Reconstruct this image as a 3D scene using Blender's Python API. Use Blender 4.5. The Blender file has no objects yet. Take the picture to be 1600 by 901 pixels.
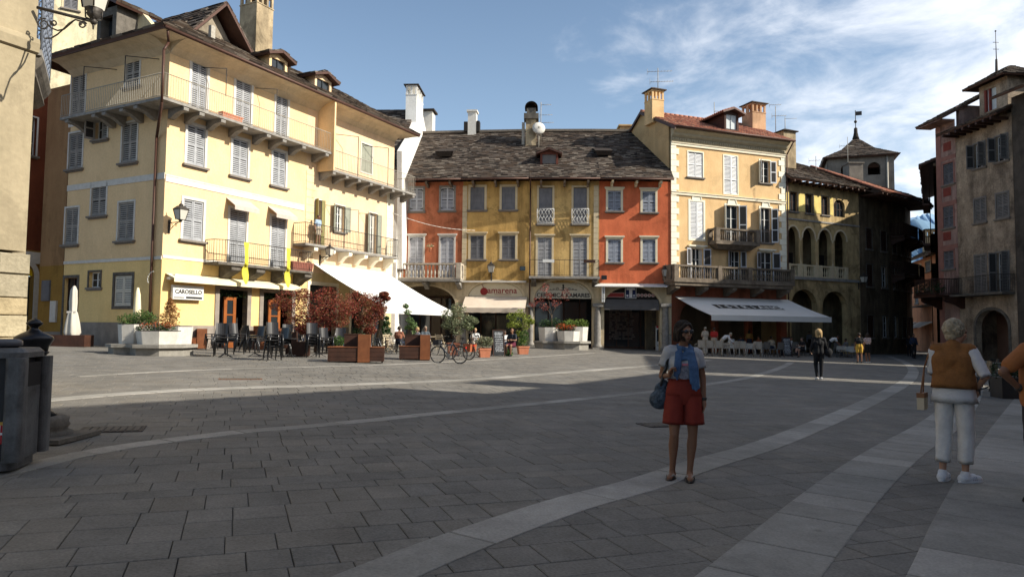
import bpy, bmesh, math, random
import numpy as np
from mathutils import Vector, Matrix
R = math.radians
random.seed(7)
sc = bpy.context.scene
col = sc.collection
# ------------------------------------------------------------ camera
IW, IH, FPX = 1600.0, 901.0, 1110.0
CAMZ, PITCH, ROLL = 1.54, 3.3, 0.6
cam_d = bpy.data.cameras.new('camera'); cam = bpy.data.objects.new('camera', cam_d); col.objects.link(cam)
cam_d.sensor_width = 36.0; cam_d.lens = 36.0*FPX/IW; cam_d.clip_start = 0.1; cam_d.clip_end = 30000
CAMROT = Matrix.Rotation(R(90+PITCH), 4, 'X') @ Matrix.Rotation(R(ROLL), 4, 'Z')
cam.matrix_world = Matrix.Translation((0, 0, CAMZ)) @ CAMROT
sc.camera = cam
# ------------------------------------------------------------ light
AZ, EL = 16.0, 33.0
SUN = Vector((math.cos(R(AZ))*math.cos(R(EL)), -math.sin(R(AZ))*math.cos(R(EL)), math.sin(R(EL))))
ld = bpy.data.lights.new('sun', 'SUN'); ld.energy = 5.0; ld.angle = R(0.5); ld.color = (1.0, 0.93, 0.80)
lo = bpy.data.objects.new('sun', ld); col.objects.link(lo); lo.rotation_euler = SUN.to_track_quat('Z', 'Y').to_euler(); lo.location = (60, -30, 60)
w = bpy.data.worlds.new('World'); sc.world = w; w.use_nodes = True
nt = w.node_tree; nt.nodes.clear()
def N(tree, typ, **kw):
    n = tree.nodes.new(typ)
    for k, v in kw.items():
        if k.startswith('i_'):
            key = k[2:]
            n.inputs[int(key) if key.isdigit() else key.replace('_', ' ')].default_value = v
        else: setattr(n, k, v)
    return n
def math_node(tree, op, a, b=None, c=None, clamp=False):
    n = tree.nodes.new('ShaderNodeMath'); n.operation = op; n.use_clamp = clamp
    for i, q in enumerate((a, b, c)):
        if q is None: continue
        if isinstance(q, (int, float)): n.inputs[i].default_value = q
        else: tree.links.new(q, n.inputs[i])
    return n.outputs[0]
sky = N(nt, 'ShaderNodeTexSky', sky_type='NISHITA', sun_disc=False, sun_elevation=R(EL), sun_rotation=R(90+AZ),
        altitude=300, air_density=1.0, dust_density=0.6, ozone_density=1.5)
tc = N(nt, 'ShaderNodeTexCoord'); sep = N(nt, 'ShaderNodeSeparateXYZ'); nt.links.new(tc.outputs['Generated'], sep.inputs[0])
zc = math_node(nt, 'MAXIMUM', sep.outputs['Z'], 0.0)
zd = math_node(nt, 'ADD', zc, 0.2)
cx = math_node(nt, 'DIVIDE', sep.outputs['X'], zd); cy = math_node(nt, 'DIVIDE', sep.outputs['Y'], zd)
cmb = N(nt, 'ShaderNodeCombineXYZ'); nt.links.new(cx, cmb.inputs[0]); nt.links.new(cy, cmb.inputs[1])
def cloud_noise(scale, detail, rough, dist, sx=1.0, off=0.0):
    mp = N(nt, 'ShaderNodeMapping'); mp.inputs['Scale'].default_value = (scale*sx, scale, 1); mp.inputs['Location'].default_value = (off, off*0.7, 0.3)
    mp.inputs['Rotation'].default_value = (0, 0, R(-32))
    nt.links.new(cmb.outputs[0], mp.inputs[0])
    n = N(nt, 'ShaderNodeTexNoise'); n.inputs['Scale'].default_value = 1; n.inputs['Detail'].default_value = detail
    n.inputs['Roughness'].default_value = rough; n.inputs['Distortion'].default_value = dist
    nt.links.new(mp.outputs[0], n.inputs['Vector']); return n.outputs['Fac']
c1 = cloud_noise(0.9, 3, 0.5, 0.4, 1.0, 1.7)
c2 = cloud_noise(3.6, 9, 0.60, 0.3, 1.0, 5.2)
bias = math_node(nt, 'MULTIPLY', sep.outputs['X'], 0.575)                    # the cloud field thickens towards the east
s_ = math_node(nt, 'ADD', math_node(nt, 'MULTIPLY', c1, 0.55), math_node(nt, 'MULTIPLY', c2, 0.75))
s_ = math_node(nt, 'ADD', s_, bias)
mr = N(nt, 'ShaderNodeMapRange', interpolation_type='SMOOTHSTEP'); nt.links.new(s_, mr.inputs['Value'])
mr.inputs['From Min'].default_value = 0.68; mr.inputs['From Max'].default_value = 1.04; mr.inputs['To Max'].default_value = 0.86
mixc = N(nt, 'ShaderNodeMix', data_type='RGBA'); nt.links.new(mr.outputs[0], mixc.inputs['Factor'])
hs = N(nt, 'ShaderNodeMix', data_type='RGBA', blend_type='MULTIPLY'); hs.inputs['Factor'].default_value = 1.0
nt.links.new(sky.outputs[0], hs.inputs['A']); hs.inputs['B'].default_value = (1.04, 1.06, 1.05, 1)
hz = N(nt, 'ShaderNodeMix', data_type='RGBA'); hf = math_node(nt, 'POWER', math_node(nt, 'SUBTRACT', 1.0, zc, clamp=True), 3.2); nt.links.new(math_node(nt, 'MULTIPLY', hf, 0.6), hz.inputs['Factor']); hz.inputs['B'].default_value = (4.6, 6.2, 7.9, 1)   # low haze
nt.links.new(hs.outputs['Result'], hz.inputs['A']); nt.links.new(hz.outputs['Result'], mixc.inputs['A'])
mixc.inputs['B'].default_value = (9.0, 9.2, 9.6, 1)
bg = N(nt, 'ShaderNodeBackground'); bg.inputs['Strength'].default_value = 0.098
nt.links.new(mixc.outputs['Result'], bg.inputs['Color'])
wo = N(nt, 'ShaderNodeOutputWorld'); nt.links.new(bg.outputs[0], wo.inputs[0])
sc.view_settings.view_transform = 'Standard'; sc.view_settings.look = 'None'; sc.view_settings.exposure = 0.50; sc.view_settings.gamma = 1.0
sc.view_settings.use_curve_mapping = False
# ------------------------------------------------------------ photo pixel -> place
RM = CAMROT.to_3x3()
def ray(px, py): return RM @ Vector(((px-IW/2)/FPX, -(py-IH/2)/FPX, -1.0))
def g(x, y):                                                               # the square slopes gently
    x = max(-40, min(40, x)); y = max(-20, min(70, y))
    return -0.02*x + 0.007*y
def gp(px, py):
    d = ray(px, py); t = 5.0
    for _ in range(40): t = (g(d.x*t, d.y*t)-CAMZ)/d.z
    return Vector((d.x*t, d.y*t, g(d.x*t, d.y*t)))
def pY(px, py, Y):
    d = ray(px, py); t = Y/d.y
    return Vector((d.x*t, Y, CAMZ+d.z*t))
def gxy(px, Y, py=540):
    p = pY(px, py, Y); return Vector((p.x, p.y, g(p.x, p.y)))
# ------------------------------------------------------------ mesh builder
class MB:
    def __init__(s): s.v = []; s.f = []; s.m = []; s.sm = []
    def add(s, vs, fs, mi=0, smooth=False):
        b = len(s.v); s.v.extend([tuple(p) for p in vs])
        for f in fs: s.f.append(tuple(i+b for i in f)); s.m.append(mi); s.sm.append(smooth)
        return s
    def box(s, x0, x1, y0, y1, z0, z1, mi=0):
        if x0 > x1: x0, x1 = x1, x0
        if y0 > y1: y0, y1 = y1, y0
        if z0 > z1: z0, z1 = z1, z0
        return s.add([(x0,y0,z0),(x1,y0,z0),(x1,y1,z0),(x0,y1,z0),(x0,y0,z1),(x1,y0,z1),(x1,y1,z1),(x0,y1,z1)],
              [(0,3,2,1),(4,5,6,7),(0,1,5,4),(1,2,6,5),(2,3,7,6),(3,0,4,7)], mi)
    def hexa(s, p, mi=0):
        return s.add(p, [(0,3,2,1),(4,5,6,7),(0,1,5,4),(1,2,6,5),(2,3,7,6),(3,0,4,7)], mi)
    def quad(s, a, b, c, d, mi=0): return s.add([a,b,c,d], [(0,1,2,3)], mi)
    def poly(s, pts, mi=0): return s.add(pts, [tuple(range(len(pts)))], mi)
    def prism_xz(s, pts, y0, y1, mi=0):
        n = len(pts)
        vs = [(x,y0,z) for x,z in pts]+[(x,y1,z) for x,z in pts]
        fs = [tuple(range(n)), tuple(range(2*n-1, n-1, -1))]+[(i,i+n,(i+1)%n+n,(i+1)%n) for i in range(n)]
        return s.add(vs, fs, mi)
    def prism_yz(s, pts, x0, x1, mi=0):
        n = len(pts)
        vs = [(x0,y,z) for y,z in pts]+[(x1,y,z) for y,z in pts]
        fs = [tuple(range(n-1,-1,-1)), tuple(range(n, 2*n))]+[((i+1)%n,(i+1)%n+n,i+n,i) for i in range(n)]
        return s.add(vs, fs, mi)
    def prism(s, pts, z0, z1, mi=0, top=None):
        n = len(pts)
        vs = [(x,y,z0) for x,y in pts]+[(x,y,z1) for x,y in (top or pts)]
        fs = [tuple(range(n-1,-1,-1)), tuple(range(n, 2*n))]+[(i,(i+1)%n,(i+1)%n+n,i+n) for i in range(n)]
        return s.add(vs, fs, mi)
    def tube(s, a, b, r0, r1=None, n=6, mi=0, smooth=True, caps=True):
        a = Vector(a); b = Vector(b); r1 = r0 if r1 is None else r1; d = b-a
        if d.length < 1e-6: return s
        q = d.to_track_quat('Z', 'Y'); vs = []
        for p, r in ((a, r0), (b, r1)):
            for i in range(n):
                t = 2*math.pi*i/n; vs.append(p+q@Vector((r*math.cos(t), r*math.sin(t), 0)))
        s.add(vs, [(i,(i+1)%n,(i+1)%n+n,i+n) for i in range(n)], mi, smooth)
        if caps:
            b0 = len(s.v)-2*n
            s.f.append(tuple(b0+i for i in range(n-1,-1,-1))); s.m.append(mi); s.sm.append(False)
            s.f.append(tuple(b0+n+i for i in range(n))); s.m.append(mi); s.sm.append(False)
        return s
    def path(s, pts, r, n=6, mi=0, closed=False):
        L = list(pts)
        if closed: L.append(L[0])
        for a, b in zip(L, L[1:]): s.tube(a, b, r, r, n, mi)
        return s
    def lathe(s, prof, c=(0,0,0), n=16, mi=0, smooth=True, ph=0.0, sx=1, sy=1):
        vs = []; k = len(prof)
        for r, z in prof:
            for i in range(n):
                t = 2*math.pi*i/n+ph; vs.append((c[0]+r*sx*math.cos(t), c[1]+r*sy*math.sin(t), c[2]+z))
        fs = [(j*n+i, j*n+(i+1)%n, (j+1)*n+(i+1)%n, (j+1)*n+i) for j in range(k-1) for i in range(n)]
        fs.append(tuple(range(n-1,-1,-1))); fs.append(tuple((k-1)*n+i for i in range(n)))
        return s.add(vs, fs, mi, smooth)
    def ball(s, c, r, n=10, k=7, mi=0, rot=None):
        if not hasattr(r, '__len__'): r = (r, r, r)
        vs = []; 
        for j in range(k+1):
            a = -math.pi/2+math.pi*(j+0.02 if j == 0 else (j-0.02 if j == k else j))/k
            for i in range(n):
                t = 2*math.pi*i/n; p = Vector((r[0]*math.cos(a)*math.cos(t), r[1]*math.cos(a)*math.sin(t), r[2]*math.sin(a)))
                if rot: p = rot@p
                vs.append(p+Vector(c))
        fs = [(j*n+i, j*n+(i+1)%n, (j+1)*n+(i+1)%n, (j+1)*n+i) for j in range(k) for i in range(n)]
        fs.append(tuple(range(n-1,-1,-1))); fs.append(tuple(k*n+i for i in range(n)))
        return s.add(vs, fs, mi, True)
    def xf(s, M, start=0):
        for i in range(start, len(s.v)): s.v[i] = tuple(M@Vector(s.v[i]))
        return s
    def merge(s, o, M=None):
        b = len(s.v)
        s.v.extend([tuple(M@Vector(p)) for p in o.v] if M else o.v)
        s.f.extend([tuple(i+b for i in f) for f in o.f]); s.m.extend(o.m); s.sm.extend(o.sm); return s
    def mesh(s, name, mats):
        me = bpy.data.meshes.new(name); me.from_pydata(s.v, [], s.f)
        for m in (mats if isinstance(mats, (list, tuple)) else [mats]): me.materials.append(m)
        me.polygons.foreach_set('material_index', s.m); me.polygons.foreach_set('use_smooth', s.sm)
        me.update(); return me
    def build(s, name, mats, parent=None, M=None):
        return link(name, s.mesh(name, mats), parent, M)
def link(name, me, parent=None, M=None):
    o = bpy.data.objects.new(name, me); col.objects.link(o)
    if parent: o.parent = parent
    if M is not None: o.matrix_local = M
    return o
def T(x, y, z): return Matrix.Translation((x, y, z))
def RZ(a): return Matrix.Rotation(a, 4, 'Z')
def RX(a): return Matrix.Rotation(a, 4, 'X')
def RY(a): return Matrix.Rotation(a, 4, 'Y')
def SC(s): return Matrix.Scale(s, 4)
def tag(o, label, cat, group=None):
    o['label'] = label; o['category'] = cat
    if group: o['group'] = group
    return o
def thing(name, label, cat, M, group=None):
    o = bpy.data.objects.new(name, None); col.objects.link(o); o.empty_display_size = 0.2
    o.matrix_world = M if isinstance(M, Matrix) else T(*M)
    return tag(o, label, cat, group)
def structure(o): o['kind'] = 'structure'; return o
def stuff(o): o['kind'] = 'stuff'; return o
def copy_tree(o, M=None, label=None, parent=None):
    c = o.copy(); col.objects.link(c)
    if parent: c.parent = parent
    if M is not None: c.matrix_world = M
    if label: c['label'] = label
    for ch in list(o.children): copy_tree(ch, None, None, c)
    return c
# ------------------------------------------------------------ materials
def srgb(r, g_, b):
    f = lambda c: (c/255/12.92) if c/255 <= 0.04045 else ((c/255+0.055)/1.055)**2.4
    return (f(r), f(g_), f(b), 1)
def L(c, k): return (min(1, c[0]*k), min(1, c[1]*k), min(1, c[2]*k), 1)
MATS = {}
def mat(name, c, rough=0.8, c2=None, scale=3.0, detail=6, amt=0.5, bump=0.0, bscale=40.0, metal=0.0, streak=0.0, fine=0.0, rand=0.0, spec=0.3, trans=0.0, stain=0.0):
    """procedural surface: c, blotched towards c2 by noise, vertical weather streaks, fine grain, bump"""
    if name in MATS: return MATS[name]
    m = bpy.data.materials.new(name); m.use_nodes = True; t = m.node_tree; b = t.nodes['Principled BSDF']; LK = t.links.new
    if len(c) == 3: c = (*c, 1)
    c2 = c2 or L(c, 0.72)
    if len(c2) == 3: c2 = (*c2, 1)
    tcn = N(t, 'ShaderNodeTexCoord'); o = tcn.outputs['Object']
    if stain:                                                               # alike slabs share a mesh: shift the grain per slab
        oi0 = N(t, 'ShaderNodeObjectInfo'); va = N(t, 'ShaderNodeVectorMath', operation='SCALE'); cc = N(t, 'ShaderNodeCombineXYZ')
        for q in range(3): LK(oi0.outputs['Random'], cc.inputs[q])
        LK(cc.outputs[0], va.inputs[0]); va.inputs['Scale'].default_value = 37.0; vb = N(t, 'ShaderNodeVectorMath', operation='ADD'); LK(o, vb.inputs[0]); LK(va.outputs[0], vb.inputs[1]); o = vb.outputs[0]
    n1 = N(t, 'ShaderNodeTexNoise'); n1.inputs['Scale'].default_value = scale; n1.inputs['Detail'].default_value = detail; n1.inputs['Roughness'].default_value = 0.62
    LK(o, n1.inputs['Vector'])
    r1 = N(t, 'ShaderNodeMapRange'); LK(n1.outputs['Fac'], r1.inputs['Value']); r1.inputs['From Min'].default_value = 0.38; r1.inputs['From Max'].default_value = 0.68
    r1.inputs['To Max'].default_value = amt
    mx = N(t, 'ShaderNodeMix', data_type='RGBA'); LK(r1.outputs[0], mx.inputs['Factor']); mx.inputs['A'].default_value = c; mx.inputs['B'].default_value = c2
    cur = mx.outputs['Result']
    def mul(fac_out, lo, hi, fm=0.3, fx=0.7):
        nonlocal cur
        rr = N(t, 'ShaderNodeMapRange'); LK(fac_out, rr.inputs['Value']); rr.inputs['From Min'].default_value = fm; rr.inputs['From Max'].default_value = fx
        rr.inputs['To Min'].default_value = lo; rr.inputs['To Max'].default_value = hi
        m2 = N(t, 'ShaderNodeVectorMath', operation='SCALE'); LK(cur, m2.inputs[0]); LK(rr.outputs[0], m2.inputs['Scale']); cur = m2.outputs[0]
    if streak:
        mp = N(t, 'ShaderNodeMapping'); mp.inputs['Scale'].default_value = (0.8, 0.8, 0.17); LK(o, mp.inputs[0])
        n2 = N(t, 'ShaderNodeTexNoise'); n2.inputs['Scale'].default_value = 1.6; n2.inputs['Detail'].default_value = 7; n2.inputs['Roughness'].default_value = 0.7; LK(mp.outputs[0], n2.inputs['Vector'])
        mul(n2.outputs['Fac'], 1-streak, 1.0, 0.36, 0.56)
        n6 = N(t, 'ShaderNodeTexNoise'); n6.inputs['Scale'].default_value = 0.55; n6.inputs['Detail'].default_value = 9; n6.inputs['Roughness'].default_value = 0.7; n6.inputs['Distortion'].default_value = 0.6; LK(o, n6.inputs['Vector']); mul(n6.outputs['Fac'], 1+streak*.25, 1-streak*.55, 0.54, 0.585)   # patched areas
    if fine:
        n3 = N(t, 'ShaderNodeTexNoise'); n3.inputs['Scale'].default_value = bscale; n3.inputs['Detail'].default_value = 4; LK(o, n3.inputs['Vector'])
        mul(n3.outputs['Fac'], 1-fine, 1+fine)
    if stain:                                                               # worn and damp patches that run across the slabs
        ge = N(t, 'ShaderNodeNewGeometry')
        for sc_n, lo_, hi_ in ((0.22, 1-stain, 1+stain*.5), (1.3, 1-stain*.6, 1+stain*.4), (7.0, 1-stain*.45, 1+stain*.25)):
            n5 = N(t, 'ShaderNodeTexNoise'); n5.inputs['Scale'].default_value = sc_n; n5.inputs['Detail'].default_value = 7; n5.inputs['Roughness'].default_value = 0.65; LK(ge.outputs['Position'], n5.inputs['Vector']); mul(n5.outputs['Fac'], lo_, hi_, 0.32, 0.66)
        vo_ = N(t, 'ShaderNodeTexVoronoi'); vo_.inputs['Scale'].default_value = 1.1; LK(ge.outputs['Position'], vo_.inputs['Vector']); mul(vo_.outputs['Distance'], 0.74, 1.0, 0.03, 0.055)   # trodden gum and drips
    if rand:
        oi = N(t, 'ShaderNodeObjectInfo'); mul(oi.outputs['Random'], 1-rand, 1+rand, 0, 1)
    LK(cur, b.inputs['Base Color']); b.inputs['Roughness'].default_value = rough; b.inputs['Metallic'].default_value = metal
    b.inputs['Specular IOR Level'].default_value = spec
    if trans: b.inputs['Transmission Weight'].default_value = trans
    if bump:
        n4 = N(t, 'ShaderNodeTexNoise'); n4.inputs['Scale'].default_value = bscale; n4.inputs['Detail'].default_value = 5; LK(o, n4.inputs['Vector'])
        bp = N(t, 'ShaderNodeBump'); bp.inputs['Strength'].default_value = bump; bp.inputs['Distance'].default_value = 0.02; LK(n4.outputs['Fac'], bp.inputs['Height']); LK(bp.outputs[0], b.inputs['Normal'])
    MATS[name] = m; return m
def plaster(name, c, c2=None, streak=0.16, amt=0.75, scale=0.8): return mat(name, c, 0.92, c2 or L(c, 0.82), scale, 9, amt, 0.45, 11, streak=streak*1.25, fine=0.06, spec=0.15)
def glassmat(name, c=(0.02,0.025,0.03,1), rough=0.06):
    m = mat(name, c, rough, c, 1, 1, 0, spec=0.6); return m
def leafmat(name, c, c2, amt=1.0, trans=0.0):
    if name in MATS: return MATS[name]
    m = bpy.data.materials.new(name); m.use_nodes = True; t = m.node_tree; b = t.nodes['Principled BSDF']
    ge = N(t, 'ShaderNodeNewGeometry'); mx = N(t, 'ShaderNodeMix', data_type='RGBA'); t.links.new(ge.outputs['Random Per Island'], mx.inputs['Factor'])
    mx.inputs['A'].default_value = c; mx.inputs['B'].default_value = c2; t.links.new(mx.outputs['Result'], b.inputs['Base Color'])
    b.inputs['Roughness'].default_value = 0.55; b.inputs['Specular IOR Level'].default_value = 0.3
    tr = N(t, 'ShaderNodeBsdfTranslucent'); t.links.new(mx.outputs['Result'], tr.inputs['Color'])
    ms = N(t, 'ShaderNodeMixShader'); ms.inputs[0].default_value = 0.3
    t.links.new(b.outputs[0], ms.inputs[1]); t.links.new(tr.outputs[0], ms.inputs[2]); t.links.new(ms.outputs[0], t.nodes['Material Output'].inputs['Surface'])
    MATS[name] = m; return m
# common surfaces
M_white = mat('white_paint', (0.72,0.72,0.70,1), 0.6, (0.5,0.5,0.48,1), 6, 5, 0.5, fine=0.04)
M_shut = mat('grey_shutter_paint', srgb(172,174,178), 0.6, srgb(136,138,142), 2.2, 8, 0.7, fine=0.05, rand=.10, streak=.12)
M_shutd = mat('weathered_shutter_paint', srgb(168,162,154), 0.7, srgb(128,122,115), 2.2, 8, 0.7, fine=0.06, rand=.12, streak=.15)
M_shutg = mat('sage_shutter_paint', srgb(150,152,138), 0.7, srgb(118,120,106), 4, 6, 0.6, fine=0.06)
M_sill = mat('stone_sill', srgb(132,124,116), 0.9, srgb(98,92,86), 5, 6, 0.6, 0.3, 50, fine=0.1)
M_surr = mat('pale_surround', srgb(212,208,200), 0.85, srgb(180,174,164), 5, 6, 0.5, fine=0.06)
M_stone = mat('grey_granite', srgb(150,146,140), 0.9, srgb(108,104,98), 4, 8, 0.7, 0.4, 40, fine=0.14)
M_stoned = mat('old_dark_stone', srgb(108,102,94), 0.92, srgb(70,66,60), 3, 8, 0.8, 0.5, 30, fine=0.15, streak=0.25)
M_iron = mat('wrought_iron', srgb(70,66,62), 0.55, srgb(50,44,40), 10, 4, 0.6, metal=0.3)
M_ironl = mat('pale_iron_paint', srgb(168,162,150), 0.6, srgb(120,112,100), 10, 4, 0.6)
M_black = mat('black_plastic', (0.018,0.018,0.02,1), 0.38, (0.03,0.03,0.03,1), 5, 4, 0.5, spec=0.5)
M_dark = mat('dark_interior', (0.02,0.017,0.015,1), 0.9, (0.035,0.03,0.025,1), 2, 4, 0.5)
M_glass = glassmat('dark_glass')
M_copper = mat('brown_gutter', srgb(84,58,48), 0.5, srgb(60,44,38), 5, 4, 0.6, metal=0.2)
M_slate = [mat('stone_slate_%s' % n, srgb(*c), 0.92, srgb(*d), 6, 6, 0.7, 0.5, 30, fine=0.14) for n, c, d in
           (('grey', (92,82,74), (64,57,51)), ('brown', (84,70,59), (56,46,38)), ('dark', (56,48,42), (36,31,27)), ('pale', (122,112,101), (88,80,71)))]
M_slab = [mat('granite_slab_%s' % n, L(srgb(*c),.62), 0.88, L(srgb(*d),.62), 1.3, 8, 0.75, 0.42, 50, fine=0.2, stain=0.2) for n, c, d in
          (('mid', (151,146,138), (127,123,115)), ('warm', (154,148,138), (129,123,114)), ('dark', (146,142,135), (123,119,112)), ('pale', (156,151,142), (130,125,117)))]
M_band = [mat('pale_granite_band_%s' % n, L(srgb(*c),.60), 0.85, L(srgb(*d),.60), 1.6, 8, 0.6, 0.35, 50, fine=0.14, stain=0.2) for n, c, d in
          (('one', (200,195,186), (166,162,153)), ('two', (182,178,169), (148,144,136)))]
M_joint = mat('dark_joint', srgb(78,75,71), 0.95, srgb(52,50,47), 3, 6, 0.7, fine=0.2)
M_terra = mat('terracotta', srgb(206,134,102), 0.8, srgb(178,108,78), 5, 6, 0.6, fine=0.08)
M_wood = mat('dark_stained_wood', srgb(72,46,35), 0.6, srgb(44,29,23), 3, 8, 0.7, 0.2, 30, streak=0.2)
M_woodl = mat('orange_brown_wood', srgb(138,80,46), 0.55, srgb(98,56,34), 3, 8, 0.7, 0.2, 30, streak=0.25)
M_cloth = mat('white_canvas', srgb(196,191,180), 0.85, srgb(176,170,160), 2, 4, 0.4, fine=0.03)
M_bark = mat('bark', srgb(104,88,74), 0.95, srgb(70,58,48), 12, 6, 0.6, 0.5, 40)
# ------------------------------------------------------------ facades
class Fac:
    """a vertical wall plane: u along it (left to right seen from the square), local -y faces the square, z is world height"""
    def __init__(s, P, d, root=None):
        s.P = Vector((P[0], P[1], 0)); s.d = Vector((d[0], d[1], 0)).normalized(); s.n = Vector((s.d.y, -s.d.x, 0))
        s.M = T(s.P.x, s.P.y, 0) @ RZ(math.atan2(s.d.y, s.d.x)); s.set(root)
    def set(s, root):
        s.root = root
        if root is not None: bpy.context.view_layer.update(); s.rel = root.matrix_world.inverted() @ s.M
        return s
    def uz(s, px, py, off=0.0):
        r = ray(px, py); c = Vector((0, 0, CAMZ)); Q = s.P+s.n*off
        t = (Q-c).dot(s.n)/r.dot(s.n); p = c+r*t
        return (p-Q).dot(s.d), p.z
    def u(s, px, py=430, off=0.0): return s.uz(px, py, off)[0]
    def z(s, px, py, off=0.0): return s.uz(px, py, off)[1]
    def rect(s, xl, xr, yt, yb, off=0.0):
        xc = (xl+xr)/2; yc = (yt+yb)/2
        return s.u(xl, yc, off), s.u(xr, yc, off), s.z(xc, yb, off), s.z(xc, yt, off)
    def part(s, mb, name, mats, M=None, label=None):
        o = mb.build(name, mats, s.root, s.rel @ M if M is not None else s.rel)
        if label: o['label'] = label
        return o
    def world(s, u, y, z): return s.M @ Vector((u, y, z))
def wall_mb(u0, u1, z0, z1, holes=(), arches=(), y=0.0, th=0.3, mi=0, mb=None):
    """flat wall with rectangular holes (u0,u1,z0,z1) and arched holes (uc, rx, zspring, rz, zbottom)"""
    mb = mb or MB()
    rects = [tuple(h) for h in holes]+[(c-rx, c+rx, zb, zs+rz) for c, rx, zs, rz, zb in arches]
    us = sorted({u0, u1, *[min(max(r[i], u0), u1) for r in rects for i in (0, 1)]})
    zs_ = sorted({z0, z1, *[min(max(r[i], z0), z1) for r in rects for i in (2, 3)]})
    for a, b in zip(us, us[1:]):
        if b-a < 1e-5: continue
        run = None
        for c, d in list(zip(zs_, zs_[1:]))+[(None, None)]:
            solid = c is not None and d-c > 1e-6 and not any(r[0]-1e-6 <= (a+b)/2 <= r[1]+1e-6 and r[2]-1e-6 <= (c+d)/2 <= r[3]+1e-6 for r in rects)
            if solid: run = (run[0], d) if run else (c, d)
            elif c is None or d-c > 1e-6:
                if run: mb.quad((a,y,run[0]), (b,y,run[0]), (b,y,run[1]), (a,y,run[1]), mi); run = None
    for r in [tuple(h) for h in holes]:                                     # reveals
        a, b, c, d = r
        mb.quad((a,y,c),(a,y,d),(a,y+th,d),(a,y+th,c),mi); mb.quad((b,y,d),(b,y,c),(b,y+th,c),(b,y+th,d),mi)
        mb.quad((a,y,d),(b,y,d),(b,y+th,d),(a,y+th,d),mi); mb.quad((b,y,c),(a,y,c),(a,y+th,c),(b,y+th,c),mi)
    for c, rx, zs, rz, zb in arches: arch_fill(mb, c, rx, zs, rz, y, th, mi, zb)
    return mb
def arch_pts(c, rx, zs, rz, n=14): return [(c-rx*math.cos(math.pi*i/n), zs+rz*math.sin(math.pi*i/n)) for i in range(n+1)]
def arch_fill(mb, c, rx, zs, rz, y, th, mi=0, zb=None):
    P = arch_pts(c, rx, zs, rz); top = zs+rz
    for (a, z1), (b, z2) in zip(P, P[1:]):
        mb.quad((a,y,z1),(b,y,z2),(b,y,top+1e-4),(a,y,top+1e-4),mi)
        mb.quad((b,y,z2),(a,y,z1),(a,y+th,z1),(b,y+th,z2),mi)
    if zb is not None:
        mb.quad((c-rx,y,zb),(c-rx,y,zs),(c-rx,y+th,zs),(c-rx,y+th,zb),mi)
        mb.quad((c+rx,y,zs),(c+rx,y,zb),(c+rx,y+th,zb),(c+rx,y+th,zs),mi)
def arch_ring(mb, c, rx, zs, rz, w, y0, y1, mi=0, n=14, legs=0.0):
    P = arch_pts(c, rx, zs, rz, n); Q = arch_pts(c, rx+w, zs, rz+w, n)
    if legs: P = [(c-rx, zs-legs)]+P+[(c+rx, zs-legs)]; Q = [(c-rx-w, zs-legs)]+Q+[(c+rx+w, zs-legs)]
    for i in range(len(P)-1):
        a, b, e, f = P[i], P[i+1], Q[i+1], Q[i]
        mb.quad((a[0],y0,a[1]),(b[0],y0,b[1]),(e[0],y0,e[1]),(f[0],y0,f[1]),mi)
        mb.quad((f[0],y0,f[1]),(e[0],y0,e[1]),(e[0],y1,e[1]),(f[0],y1,f[1]),mi)
        mb.quad((b[0],y0,b[1]),(a[0],y0,a[1]),(a[0],y1,a[1]),(b[0],y1,b[1]),mi)
def shell(F, u0, u1, z0, z1, depth, m, name='side_wall', front=0.3, left=True, right=True):
    """the walls behind the facade, so that the house is closed"""
    mb = MB()
    if left: mb.box(u0, u0+0.2, front, depth, z0, z1)
    if right: mb.box(u1-0.2, u1, front, depth, z0, z1)
    mb.box(u0+0.2, u1-0.2, depth-0.2, depth, z0, z1)
    mb.box(u0+0.2, u1-0.2, front+0.9, depth-0.2, z1-0.25, z1-0.05)
    F.part(mb, name, m)
_sh = {}
def shutter_mesh(w_, h_, m, kind='louvre', rails=1):
    w_ = round(w_/0.04)*0.04; h_ = round(h_/0.08)*0.08
    key = (round(w_, 2), round(h_, 2), m.name, kind)
    if key in _sh: return _sh[key]
    mb = MB(); t = 0.035; s = 0.06 if w_ > 0.25 else 0.045
    mb.box(0, s, 0, t, 0, h_); mb.box(w_-s, w_, 0, t, 0, h_)
    zs = [0.0, h_*0.5-0.03, h_-0.08] if kind != 'tall' else [0, h_*0.36, h_*0.7, h_-0.08]
    hs = [0.10]+[0.07]*(len(zs)-2)+[0.08]
    for z_, hh in zip(zs, hs): mb.box(s, w_-s, 0.002, t-0.002, z_, z_+hh)
    for (a, ha), (b, _) in zip(zip(zs, hs), list(zip(zs, hs))[1:]):
        if kind == 'board':
            mb.box(s, w_-s, 0.010, 0.022, a+ha, b); continue
        z_ = a+ha+0.01; p = 0.095
        while z_+0.05 < b:
            mb.hexa([(s,0.002,z_),(w_-s,0.002,z_),(w_-s,0.026,z_+0.052),(s,0.026,z_+0.052),
                     (s,0.002,z_+0.012),(w_-s,0.002,z_+0.012),(w_-s,0.026,z_+0.064),(s,0.026,z_+0.064)]); z_ += p
        mb.quad((s,0.032,a+ha),(w_-s,0.032,a+ha),(w_-s,0.032,b),(s,0.032,b),1)  # near-black backing sheet: the shade between the louvres is put into its colour
    _sh[key] = mb.mesh('shutter', [m, mat('shade_behind_slats', (.045,.042,.04,1), .9)]); return _sh[key]
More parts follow.
